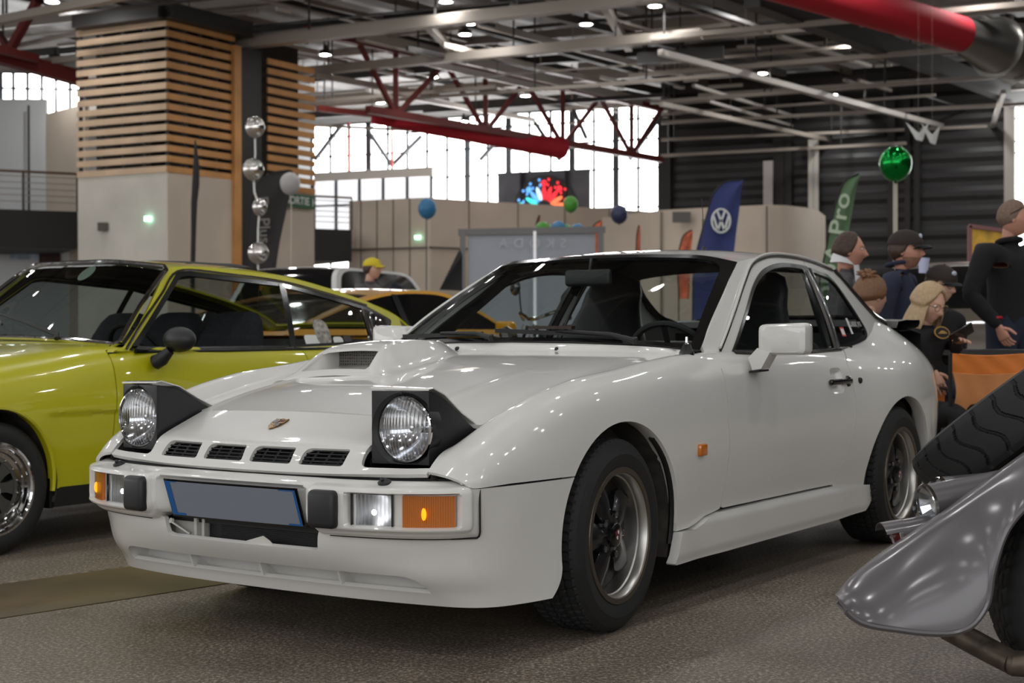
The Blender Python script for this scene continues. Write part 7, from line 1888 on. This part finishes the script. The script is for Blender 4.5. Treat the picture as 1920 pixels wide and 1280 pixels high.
    cov = np.nonzero(is_top | is_leg)[0]; cv = sorted({q for i in cov for q in body.f[i]} - {q for i in np.nonzero(~(is_top | is_leg))[0] for q in body.f[i]})
    for q in cv: body.v[q] = tuple(VV[q] - NN[q] * .012)
    Mh = Matrix.Translation(hc * k) @ rot_m(*head)
    hp = head_pts(fs, jaw, nose); hs_ = len(body.v); fh = MB().grid(hp, closed_u=True, flip=True); fh.xf(Mh @ Matrix.Scale(k ** .3, 4)); f0 = len(body.f); body.add(fh.v, fh.f)
    # lips coloured as part of the face surface
    nl = len(body.f); body.m = [0] * nl
    inv = (Mh @ Matrix.Scale(k ** .3, 4)).inverted()
    if lipcol:
        for i in range(f0, nl):
            c = inv @ (sum((Vector(body.v[q]) for q in body.f[i]), Vector()) / len(body.f[i]))
            if c.x > .07 and abs(c.y) < .023 and -.0735 * fs < c.z < -.047 * fs: body.m[i] = 1
            if c.x > .06 and .014 < abs(c.y) < .044 and .038 * fs < c.z < .046 * fs: body.m[i] = 2
    nails = MB()
    for i, s in enumerate((1, -1)):
        e, w = arms_[i]; hd = (w - e) / np.linalg.norm(w - e); kk = 'l' if s > 0 else 'r'; hv = AP.get(kk + 'h', (hd, (0, s, .15) if pose == 'stand' else (0, 0, 1), .45))
        t = MB(); fingers(t, A_(w) * k, hv[0], hv[1], k, hv[2], side=s, nails=nails if AP.get(kk + 'n') else None); body.add(t.v, t.f); body.m += [0] * len(t.f)
    for s in (1, -1):                                           # ears
        t = MB(); t.ball((-.004, s * .074 * fs, -.004), (.017, .008, .031), 12, 8); t.xf(Mh); body.add(t.v, t.f); body.m += [0] * len(t.f)
    body.build('person', [sk, lips_m, hair_m or hair_br], None, ang=80, loc=loc, rot=(0, 0, rz)); o = bpy.context.scene.objects[-1] if False else C.objects[-1]
    tag(o, label, 'person', 'visitors')
    for nm, mm, x, r in (('eyeball', eye_m, .0775, .0105), ('iris', iris_m, .0850, .0050)):
        t = MB()
        for s in (1, -1): t.ball((x * fs, s * .0315 * fs, .015 * fs), (r * .55 if nm == 'iris' else r, r, r * (.78 if nm == 'eyeball' else 1)), 12, 8)
        t.xf(Mh)
        half = len(t.v) // 2
        for h in (0, 1):
            u = MB(); u.v = t.v[h * half:(h + 1) * half]; nf = len(t.f) // 2; u.f = [[q - h * half for q in f] for f in t.f[h * nf:(h + 1) * nf]]; u.build(nm, mm, o)
    # clothes
    garment(is_top, .014, .003).build(top_name, top, o, ang=80)
    garment(is_leg, .011, .002).build('trousers', legs_m, o, ang=80)
    for i, s in enumerate((1, -1)):
        q = MB(); x, y, z = sc(ank[i]); rows = []
        for dx, hw, hh in ((-.075, .02, .05), (-.06, .036, .075), (0, .04, .085), (.06, .044, .06), (.13, .046, .045), (.17, .035, .035), (.185, .01, .02)): rows.append([(x + dx * k, y + hw * cos(a), .002 + max(0, hh * (.5 + .5 * sin(a)))) for a in np.linspace(0, 2 * PI, 14, endpoint=False)]); rows[-1].append(rows[-1][0])
        q.grid(rows, flip=True); q.build('shoe', shoe_m, o)
    # hair
    if hair:
        q = MB(); rows = []; base = head_pts(fs, jaw, nose, 1, 60, 44); N = 60
        for i in range(N):
            a = 2 * PI * i / N; aa = min(a, 2 * PI - a)            # 0 = face, PI = back
            row = []
            if hair == 'short': lim, thick = np.interp(aa, [0, .5, .9, 1.3, 1.6, PI], [10, 11, 15, 19, 27, 31]), .010
            elif hair == 'receding': lim, thick = np.interp(aa, [0, .5, .9, 1.3, 1.6, PI], [4, 6, 12, 20, 27, 31]), .009
            elif hair == 'crop': lim, thick = np.interp(aa, [0, .5, .9, 1.3, 1.6, PI], [8, 10, 14, 18, 26, 30]), .0035
            else: lim, thick = np.interp(aa, [0, .4, .8, 1.2, PI], [9, 11, 17, 24, 27]), .016
            n_ = 26; 
            for t in np.linspace(0, 1, n_):
                j = t * lim; j0 = min(int(j), 43); p = lerp(base[i][j0], base[i][j0 + 1], j - j0); nn = p / (A_([.099, .076, .118]) ** 2 * fs); nn = nn / np.linalg.norm(nn); wob = 1 + (.10 if hair == 'long' else .26) * sin(i * 2.7 + t * 9) * (hair in ('long', 'bun'))
                row.append(p + nn * (thick * wob * min(1, (1 - t) * 6 + .25) + .002) - (0 if t < .999 else nn * .004))
            if hair == 'long' and aa > 1.0:
                last = row[-2]; L_ = np.interp(aa, [1.0, 1.3, PI], [.10, .19, .21]); out = A_([cos(a), sin(a), 0])
                row[-1] = last + A_([0, 0, -.01])
                for t in np.linspace(.12, 1, 14): row.append(last + out * (.012 * sin(t * 2.6) + .010 * sin(i * 1.9) * t) + A_([.02 * t * (aa < 1.6), 0, -L_ * t * (1 + .10 * sin(i * 3.1))]))
            elif hair == 'long':
                for t in range(14): row.append(row[-1])
            rows.append(row)
        q.grid(rows, closed_u=True, flip=True)
        if hair == 'bun':
            rnd = random.Random(5); c = A_([-.035, 0, .125])
            for i in range(46):
                a, b = rnd.uniform(0, 2 * PI), rnd.uniform(-.3, 1.3); d = A_([cos(a) * cos(b), sin(a) * cos(b), sin(b)]); e = A_([rnd.uniform(-1, 1), rnd.uniform(-1, 1), rnd.uniform(0, .6)])
                q.tube([c + d * .01, c + d * .035 + e * .012, c + d * .050 + e * .03 + A_([0, 0, -.008])], [.012, .012, .003], 6)
        q.xf(Mh @ Matrix.Scale(k ** .3, 4)); q.build('hair', hair_m, o, ang=75)
    if cap:
        q = MB(); rows = []
        for i in range(40):
            a = 2 * PI * i / 40; rows.append([A_([.110 * sin(t) * cos(a) - .002, .090 * sin(t) * sin(a), .038 + .094 * cos(t)]) for t in np.linspace(0, PI / 2 * 1.02, 12)] )
        q.grid(rows, closed_u=True, flip=True); q.ball((0, 0, .133), (.008, .008, .005), 8, 5); q.xf(Mh @ Matrix.Scale(fs, 4)); cp = q.build('cap', cap_m, o)
        q = MB(); rows = []
        for y in np.linspace(-1, 1, 17):
            x0 = .098 * math.sqrt(max(0, 1 - (y * .80) ** 2)) ; rows.append([(x0, y * .078, .040 - .010 * y * y), (x0 + .045 * (1 - .4 * y * y), y * .074, .038 - .016 * y * y), (x0 + .066 * (1 - y ** 4), y * .070, .026 - .018 * y * y)])
        g_ = MB().grid(rows); q = Sheet(g_.v, [(0, 0)] * len(g_.v), g_.f).solid(.004).mb(); q.xf(Mh @ Matrix.Scale(fs, 4)); q.build('cap_bill', cap_bill, cp)
        q = MB(); q.ball((.086, 0, .090), (.012, .024, .018), 12, 8); q.xf(Mh @ Matrix.Scale(fs, 4)); q.build('cap_badge', cap_badge, cp)
    if glasses:
        q = MB()
        for s in (1, -1):
            q.tube([A_([.104 * fs - .006 * abs(cos(a)), s * .034 * fs + .023 * cos(a), .012 * fs + .019 * sin(a)]) for a in np.linspace(0, 2 * PI, 24, endpoint=False)], .0016, 6, closed=True); q.tube([(.098 * fs, s * .057 * fs, .016), (.06, s * .079 * fs, .016), (-.01, s * .081 * fs, .012)], .0016, 6)
        q.tube([(.104 * fs, .011, .014), (.108 * fs, 0, .016), (.104 * fs, -.011, .014)], .0016, 6); q.xf(Mh); q.build('glasses', glasses, o)
    return o, Mh, k, hc
def badge(o, pos, n_, rx, rz_, par_mat=badge_g):
    n_ = A_(n_, float); n_ /= np.linalg.norm(n_); u = np.cross(A_([0, 0, 1.0]), n_); u /= np.linalg.norm(u); w = np.cross(n_, u); P = A_(pos, float)
    q = MB(); q.prism([P + u * rx * cos(a) + w * rz_ * sin(a) for a in np.linspace(0, 2 * PI, 28, endpoint=False)], n_, .003); b1 = q.build('round_badge', par_mat, o)
    q = MB(); q.prism([P + n_ * .0031 + u * rx * .86 * cos(a) + w * rz_ * .80 * sin(a) for a in np.linspace(0, 2 * PI, 28, endpoint=False)], n_, .001); q.build('badge_field', cap_bill, b1)
    q = MB(); q.prism([P + n_ * .0042 + u * rx * a + w * rz_ * b for a, b in ((-.6, -.18), (-.3, .1), (-.1, .32), (.25, .28), (.6, -.05), (.62, -.2))], n_, .001); q.build('badge_car', par_mat, b1, smooth=False)
wire = mat('gold_wire', rgb(150, 120, 80), .25, metal=.9)

# big man in black at the right edge, hand in his pocket, looking away to the right
bm_, Mh, k, hc = person('tall man in black half-zip sweater with hand in jeans pocket, right edge', (3.40, 10.15, 0), R(-60), 1.845, head=(R(48), R(2), 0), sk=skin2, top=black_fleece, top_name='sweater', hair='crop', hair_m=hair_sh, girth=1.22,
    arm_pts={'r': [(-.03, -.33, 1.13), (.12, -.235, .93)], 'rh': ((.35, .25, -.9), (0, -1, .2), .5), 'l': [(-.02, .34, 1.13), (.12, .26, .92)], 'lh': ((.3, -.25, -.9), (0, 1, .2), .5)}, fs=1.04)
q = MB(); q.tube([hc * k + A_([-.055, s_ * .105, -.135]) if False else A_([hc[0] * k - .035 + .075 * cos(a), .080 * sin(a), 1.555 + .012 * cos(a)]) for a, s_ in [(a, 1) for a in np.linspace(0, 2 * PI, 24, endpoint=False)]], .018, 8, closed=True); q.build('collar', black_fleece, bm_)
q = MB(); q.tube([(.135, 0, 1.44), (.142, 0, 1.40)], .006, 6); q.build('zip_pull', chrome, bm_)
badge(bm_, (.168, .115, 1.385), (1, .25, .1), .058, .036)
q = MB(); q.tube([A_([.1, -.245, 1.02]) + .04 * (A_([1, 0, .3]) * cos(a) + A_([0, 1, 0]) * sin(a)) for a in np.linspace(0, 2 * PI, 20, endpoint=False)], .009, 6, closed=True); q.build('wristband', wrist_m, bm_)
q = MB()
for s in (1, -1): q.ball((.075, s * .035, .072), (.008, .024, .014), 12, 8); q.tube([(.072, s * .055, .074), (.03, s * .085, .055), (-.03, s * .086, .02)], .0025, 6)
q.xf(Mh); q.build('sunglasses', trimblack, bm_)
# man with white shirt, profile to the right
ws2, Mh, k, hc = person('man in grey jacket and white shirt, short brown hair, profile to the right', (2.235, 10.0, 0), R(-14), 1.60, head=(R(10), R(4), 0), sk=skin2, top=grey_cloth, top_name='jacket', hair='receding', hair_m=hair_br, girth=1.08, nose=1.25, fs=1.07)
q = MB(); rows = []
for a in np.linspace(-2.4, 2.4, 26): rows.append([(hc[0] * k - .055 + .075 * cos(a), .072 * sin(a), 1.425 + .01 * cos(a)), (hc[0] * k - .05 + .068 * cos(a), .064 * sin(a), 1.465), (hc[0] * k - .05 + .095 * cos(a), .088 * sin(a), 1.405 - .02 * max(0, cos(a)))])
q.grid(rows); q.build('shirt_collar', white_cloth, ws2)
q = MB(); rows = [[(.1 + .03 * t - .12 * abs(s) ** 2 * .3, s * lerp(.03, .075, t), 1.40 - .30 * t) for s in (-1, -.5, 0, .5, 1)] for t in np.linspace(0, 1, 8)]; q.grid(rows, flip=False); q.build('shirt_front', white_cloth, ws2)
# man with cap and navy jacket
nv_, Mh, k, hc = person('bearded man in navy jacket and dark cap standing behind the white car', (2.555, 9.75, 0), R(-32), 1.585, head=(R(6), R(3), 0), sk=skin2, top=navy_cloth, top_name='jacket', hair='short', hair_m=hair_br, cap=True, girth=1.12, fs=1.06)
q = MB(); q.tube([A_([hc[0] * k - .05 + .074 * cos(a), .072 * sin(a), 1.385 + .012 * cos(a)]) for a in np.linspace(0, 2 * PI, 22, endpoint=False)], .014, 8, closed=True); q.build('collar', navy_cloth, nv_)
bs = head_pts(1.06, 1, 1, 1, 56, 44); q = MB(); rows = []
for i in list(range(41, 56)) + list(range(0, 16)): rows.append([bs[i][j] * 1.012 for j in range(27, 38)])
q.grid(rows, flip=True); q.xf(Mh @ Matrix.Scale(k ** .3, 4)); q.build('stubble', stub, nv_)
# seated people
bl_, Mh, k, hc = person('blonde woman in black shirt with glasses looking down at her phone', (2.345, 8.55, 0), R(-58), 1.57, pose='sit', head=(R(4), R(24), 0), top=black_poly, top_name='shirt', hair='long', hair_m=hair_bl, glasses=wire, legs_m=black_poly,
    arm_pts={'l': [(.03, .27, .86), (.17, .15, .985)], 'lh': ((.80, -.30, .12), (.1, .3, 1), .30), 'ln': 1, 'r': [(.04, -.26, .84), (.20, -.09, .80)], 'rh': ((.35, .15, -.9), (.5, -.8, .1), .25)})
badge(bl_, (.150, .02, .93), (1, 0, .25), .062, .037)
q = MB(); q.rbox((.235, .085, .985), (.075, .009, .15), .004, np.array(Matrix.Rotation(R(30), 3, 'Y') @ Matrix.Rotation(R(80), 3, 'Z') @ Matrix.Rotation(R(50), 3, 'Y'))); 
ph = q.build('smartphone', trimblack, None); ph.location = (2.345, 8.55, -.06); ph.rotation_euler = (0, 0, R(-58)); tag(ph, 'black smartphone held by the blonde woman', 'phone')
bn_, Mh, k, hc = person('woman with messy auburn bun seated behind the white car, seen from behind', (2.215, 9.30, 0), R(52), 1.66, pose='sit', head=(R(-24), R(2), 0), top=black_poly, top_name='shirt', hair='bun', hair_m=hair_au, fs=1.08)
by_, Mh, k, hc = person('boy with glasses and dark cap seated behind the blonde woman', (2.755, 9.75, 0), R(-58), 1.78, pose='sit', head=(R(6), R(14), 0), top=black_fleece, top_name='jacket', hair='short', hair_m=hair_br, cap=True, glasses=trimblack)
yc, Mh, k, hc = person('distant person in a yellow cap left of the booth wall', (-1.62, 16.9, 0), R(-20), 1.80, top=grey_cloth, top_name='jacket', hair='short', hair_m=hair_br, cap=True)
for ch in yc.children_recursive:
    if ch.name.startswith('cap'): ch.data.materials.clear(); ch.data.materials.append(bpy.data.materials.get('yellow_cap') or mat('yellow_cap', rgb(212, 190, 40), .7))
# seats under the seated people
for (x, y, lab) in ((2.345, 8.55, 'black folding stool under the blonde woman'), (2.215, 9.30, 'black folding stool under the woman with a bun'), (2.755, 9.75, 'black folding stool under the boy with a cap')):
    t = thing('stool', lab, 'stool', (x, y, 0), R(-50), 'folding stools'); q = MB(); q.rbox((0, 0, .405), (.36, .36, .03), .012); q.build('seat', black_poly, t)
    for a in (-1, 1):
        for b in (-1, 1): q = MB(); q.tube([(.16 * a, .16 * b, .40), (.18 * a, .18 * b, .0)], .012, 8); q.build('leg', blk_tube, t)
# ================================================================== cars in the background
yellow_p = mat('amber_yellow_paint', rgb(222, 158, 16), .3, coat=1.0); white_p = mat('plain_white_paint', rgb(214, 214, 212), .35, coat=1.0); taupe_p = mat('taupe_paint', rgb(104, 96, 86), .3, metal=.3, coat=1.0); dark_win = mat('dark_window', rgb(16, 17, 19), .06, coat=1.0); tail_red = mat('tail_lamp_red', rgb(140, 16, 18), .2, coat=1)
def plain_car(name, label, pos, yaw, L_, W_, H_, paint, belt, roof_pts, sill=.22, wb=None, nose_h=.62, tail_h=.8, wheel_r=.33, roof_m=None, shoulder=.95):
    """roof_pts: (x fraction from the front, height fraction between belt and roof) outline of the glasshouse"""
    t = thing(name, label, 'car', tuple(pos), yaw); wb = wb or L_ * .6; xf = L_ / 2; hw = W_ / 2
    ST_ = [(xf, .80, nose_h * .82), (xf * .96, .90, nose_h), (xf * .72, .97, lerp(nose_h, belt, .55)), (xf * .42, 1.0, belt * .985), (0, 1.0, belt), (-xf * .5, 1.01, belt * 1.01), (-xf * .82, .97, lerp(belt, tail_h, .6)), (-xf * .97, .90, tail_h), (-xf, .82, tail_h * .94)]
    sx = [s[0] for s in ST_][::-1]; sv_ = A_([s[1:] for s in ST_])[::-1]
    def sec(x):
        w, zt = hermite(sx, sv_, x)[0]; y = hw * w
        return A_([(0, zt + .02), (y * .55, zt + .012), (y * .84, zt - .02), (y * .95, zt - .08), (y, lerp(zt, sill, .35)), (y * .99, lerp(zt, sill, .6)), (y * .97, lerp(zt, sill, .85)), (y * .93, sill)])
    fn = memo(lambda x: hermite(np.arange(8), sec(x), np.linspace(0, 7, 141)))
    xs_ = np.linspace(-xf, xf, 120); vv = np.linspace(0, 7, 71)
    sh_ = Sheet.grid(lambda x, v: (x, *fn(x)[min(140, int(round(v * 20)))]), xs_, vv, 'xz')
    g = np.ones(len(sh_.V))
    for xc in (wb / 2, -wb / 2): a = arch(xc, wheel_r, wheel_r * 1.15, wheel_r * 1.15, 40); g = np.minimum(g, np.where(sh_.V[:, 1] > hw * .6, -sdist(sh_.Q, a), 1))
    s1 = sh_.cut(g); q = s1.mb(); q2 = s1.mirror(); q.add(q2.V, q2.F)
    for e in (0, -1): p = sec(xs_[e]); q.add([(xs_[e], y, z) for y, z in p] + [(xs_[e], -y, z) for y, z in p[::-1]], [list(range(16))])
    q.build('body', paint, t, ang=40)
    # glasshouse
    RP = A_([(xf - L_ * a, belt + (H_ - belt) * b) for a, b in roof_pts]); rp = hermite(np.arange(len(RP)), RP, np.linspace(0, len(RP) - 1, 60)); rows = []
    yb = hw * .90
    def ghy(z): return yb - (z - belt) / (H_ - belt) * yb * .24
    for x, z in rp: y = ghy(z); rows.append([(x, yy, z + .03 * (1 - (abs(yy) / y) ** 2) * (z - belt) / (H_ - belt)) for yy in np.linspace(-y, y, 11)])
    q = MB().grid(rows, flip=False); q.build('roof', roof_m or paint, t)
    out = [tuple(p) for p in rp]; gl_ = Sheet.grid(lambda x, z: (x, ghy(z), z), np.linspace(min(p[0] for p in out), max(p[0] for p in out), 80), np.linspace(belt - .03, H_, 26))
    inn_ = gl_.inside(out); c = rp.mean(0); win = A_([c + (p - c) * A_([.90, .80]) for p in rp])
    fr1 = inn_.outside(win); both('pillar', roof_m or paint, fr1.mb(), t); w1 = inn_.inside(win).offset(-.004); both('side_window', dark_win, w1.mb(), t)
    q = MB(); xm = c[0] - .1; q.grid([[(xm + dx, ghy(z) + .004, z) for z in (belt, H_ - .04)] for dx in (.04, -.04)]); both('centre_post', trimblack, q, t)
    # front and rear glass over the painted ends
    n1_, n2_ = 2, len(rp) - 3
    k1 = max(range(60), key=lambda i: rp[i][1] > H_ - .06 and 60 - i); k2 = max(range(60), key=lambda i: rp[i][1] > H_ - .06 and i)
    for a_, b_, nm in ((3, max(k1, 8), 'windscreen'), (min(k2, 52), 57, 'rear_window')): 
        q = MB().grid([[A_(p) * A_([1, .9, 1]) + A_([0, 0, .006]) for p in r] for r in rows[a_:b_]], flip=False); q.build(nm, dark_win, t)
    q = MB(); q.box((c[0], 0, belt - .05), (L_ * .42, W_ * .8, .05)); q.build('cabin_floor', dark_in, t, smooth=False)
    for s in (1, -1):
        q = MB(); q.rbox((c[0] + .1, s * W_ * .2, belt + .06), (.16, .42, .42), .06); q.build('seat', dark_in, t)
        q = MB(); q.rbox((rp[6][0] - .12, s * (hw + .06), belt + .06), (.12, .17, .12), .03); q.build('wing_mirror', paint, t)
        q = MB(); q.rbox((xf * .93, s * hw * .66, nose_h * .86), (.16, .34, .10), .03); q.build('headlight', reflector, t); q = MB(); q.rbox((-xf * .985, s * hw * .62, tail_h * .84), (.10, .36, .10), .03); q.build('tail_light', tail_red, t)
        for xc in (wb / 2, -wb / 2):
            o = tyre_mb(wheel_r, wheel_r * .66, .22, 80, False).build('wheel', tyre_m, t); o.matrix_local = Matrix.Translation((xc, s * (hw * .985), wheel_r)) @ (Matrix.Identity(4) if s > 0 else Matrix.Rotation(PI, 4, 'Z'))
            q = MB(); q.lathe([(wheel_r * .67, -.01), (wheel_r * .6, -.02), (wheel_r * .56, -.06)], 36, (0, 0, 0), (0, 1, 0)); q.lathe([(.05, -.02), (0, -.015)], 20, (0, 0, 0), (0, 1, 0))
            for kk in range(5): a = 2 * PI * kk / 5; q.beam((.03 * cos(a), -.035, .03 * sin(a)), (wheel_r * .6 * cos(a), -.04, wheel_r * .6 * sin(a)), .05, .02, up=(0, 1, 0))
            q.build('rim', mat_alloy, o)
    q = MB(); q.box((0, 0, sill + .05), (L_ * .9, W_ * .7, .1)); q.build('underbody', rubber, t, smooth=False)
    return t
ROOF_SPORT = [(.27, 0), (.36, .55), (.44, .92), (.52, 1.0), (.62, .95), (.74, .70), (.88, .25), (.96, 0)]
ROOF_SUV = [(.26, 0), (.33, .6), (.39, .93), (.5, 1.0), (.7, 1.0), (.88, .94), (.94, .5), (.98, 0)]
ROOF_SALOON = [(.26, 0), (.35, .6), (.42, .93), (.52, 1.0), (.66, .96), (.76, .65), (.86, .1), (.88, 0)]
yaw_away = math.atan2(cos(.593), sin(.593))
plain_car('sports_car', 'amber yellow sports car with dark windows behind the lime car', (-1.25, 13.2, 0), yaw_away, 4.5, 1.92, 1.30, yellow_p, .92, ROOF_SPORT, nose_h=.58, tail_h=.84)
plain_car('suv', 'white estate car with raised black tailgate far behind the yellow sports car', (-2.35, 22.0, 0), yaw_away + .25, 4.8, 1.95, 1.84, white_p, 1.15, ROOF_SUV, nose_h=.85, tail_h=1.02, wheel_r=.35)
plain_car('suv', 'taupe car with dark windscreen parked behind the seated people', (4.0, 12.9, 0), math.atan2(-cos(.593), -sin(.593)) + .35, 4.6, 1.9, 1.52, taupe_p, 1.0, ROOF_SALOON, nose_h=.86, tail_h=.95, wheel_r=.34)
o = [x for x in C.objects if x.get('label', '').startswith('white estate')][0]
q = MB(); a, b = at(836, 535, 22.0), at(862, 470, 22.4); q.prism([at(862, 466, 22.2), at(867, 478, 22.2), at(867, 545, 22.0), at(824, 543, 22.0)], (0, 1, 0), .06); q2 = q.build('raised_tailgate', trimblack, None, smooth=False); q2.parent = o; q2.matrix_parent_inverse = (Matrix.Translation(o.location) @ Matrix.Rotation(o.rotation_euler.z, 4, 'Z')).inverted()
# paper cup on the taupe car, motorcycle seen through the white car
q = MB(); p = at(1731, 512, 12.2); q.lathe([(0, 0), (.035, 0), (.045, .12), (.047, .12), (.046, .125), (.043, .12), (.034, .008), (0, .008)], 24, p, (.06, 0, 1)); tag(q.build('paper_cup', mat('pale_cup', rgb(196, 200, 232), .5)), 'pale paper cup standing on the taupe car roof', 'cup')
mc = thing('motorcycle', 'black motorcycle with round mirror seen through the white car windscreen', 'motorcycle', (.55, 9.3, 0), R(200))
for x in (.72, -.72):
    o = tyre_mb(.31, .24, .11, 80, False).xf(Matrix.Translation((0, .055, 0))).build('wheel', tyre_m, mc); o.location = (x, 0, .31); q = MB(); q.lathe([(.245, .02), (.23, 0), (.245, -.02)], 36, (0, 0, 0), (0, 1, 0))
    for a in np.linspace(0, PI, 9, endpoint=False): q.tube([(.235 * cos(a), 0, .235 * sin(a)), (-.235 * cos(a), 0, -.235 * sin(a))], .003, 5)
    q.build('spoked_rim', chrome, o)
q = MB(); q.ball((.15, 0, .86), (.30, .15, .13), 24, 14); q.build('fuel_tank', trimblack, mc); q = MB(); q.rbox((-.35, 0, .80), (.62, .26, .10), .04); q.build('saddle', seat_m, mc)
q = MB(); q.rbox((.02, 0, .50), (.42, .34, .36), .05); [q.lathe([(.09, .0), (.09, .012), (.07, .014)], 16, (.05, 0, .55 + .025 * i), (.3, 0, 1)) for i in range(6)]; q.build('engine', mat_alloy, mc)
q = MB(); [q.tube([(.72, s * .09, .31), (.46, s * .09, .98)], .022, 10) for s in (1, -1)]; q.build('fork', chrome, mc)
q = MB(); q.tube([(.36, .40, 1.02), (.42, .30, 1.06), (.45, .06, 1.02), (.45, -.06, 1.02), (.42, -.30, 1.06), (.36, -.40, 1.02)], .012, 8); q.build('handlebar', chrome, mc)
q = MB(); q.lathe([(0, -.06), (.07, -.05), (.095, 0), (.09, .02), (0, .03)], 24, (.62, 0, .88), (1, 0, 0)); q.build('headlamp', chrome, mc)
for s in (1, -1):
    q = MB(); q.tube([(.40, s * .33, 1.05), (.40, s * .36, 1.15), (.38, s * .42, 1.20)], .006, 8); st = q.build('mirror_stalk', rubber, mc); q = MB(); q.ball((.38, s * .50, 1.23), (.02, .085, .055), 20, 10); q.build('mirror', trimblack, st)
q = MB(); q.tube([(.1, -.17, .38), (-.3, -.19, .30), (-.9, -.20, .34)], [.03, .035, .04], 12); q.build('exhaust', chrome, mc); q = MB(); q.beam((.40, 0, .92), (-.4, 0, .70), .06); q.beam((.40, 0, .90), (.05, 0, .32), .05); q.beam((.05, 0, .32), (-.72, 0, .31), .05); q.build('frame', rubber, mc)
# ================================================================== world and camera
w = bpy.data.worlds.new('daylight'); bpy.context.scene.world = w; w.use_nodes = True
bg = w.node_tree.nodes['Background']; bg.inputs[0].default_value = (.75, .85, 1, 1); bg.inputs[1].default_value = .3

cam_d = bpy.data.cameras.new('camera'); cam = bpy.data.objects.new('camera', cam_d); C.objects.link(cam)
cam_d.sensor_width = 36; cam_d.lens = CAM_F * 36 / 1920; cam_d.clip_end = 400; cam_d.clip_start = .05
cam.location = (0, 0, CAM_H)
cam.rotation_euler = (Matrix.Rotation(PI / 2 + CAM_PITCH, 3, 'X') @ Matrix.Rotation(CAM_ROLL, 3, 'Z')).to_euler()
cam_d.dof.use_dof = True; cam_d.dof.focus_distance = 4.35; cam_d.dof.aperture_fstop = 5.6
bpy.context.scene.camera = cam
sc_ = bpy.context.scene
sc_.view_settings.view_transform = 'Standard'; sc_.view_settings.look = 'None'; sc_.view_settings.gamma = 1; sc_.view_settings.use_curve_mapping = False; sc_.view_settings.exposure = 0.1
sc_.cycles.use_denoising = True
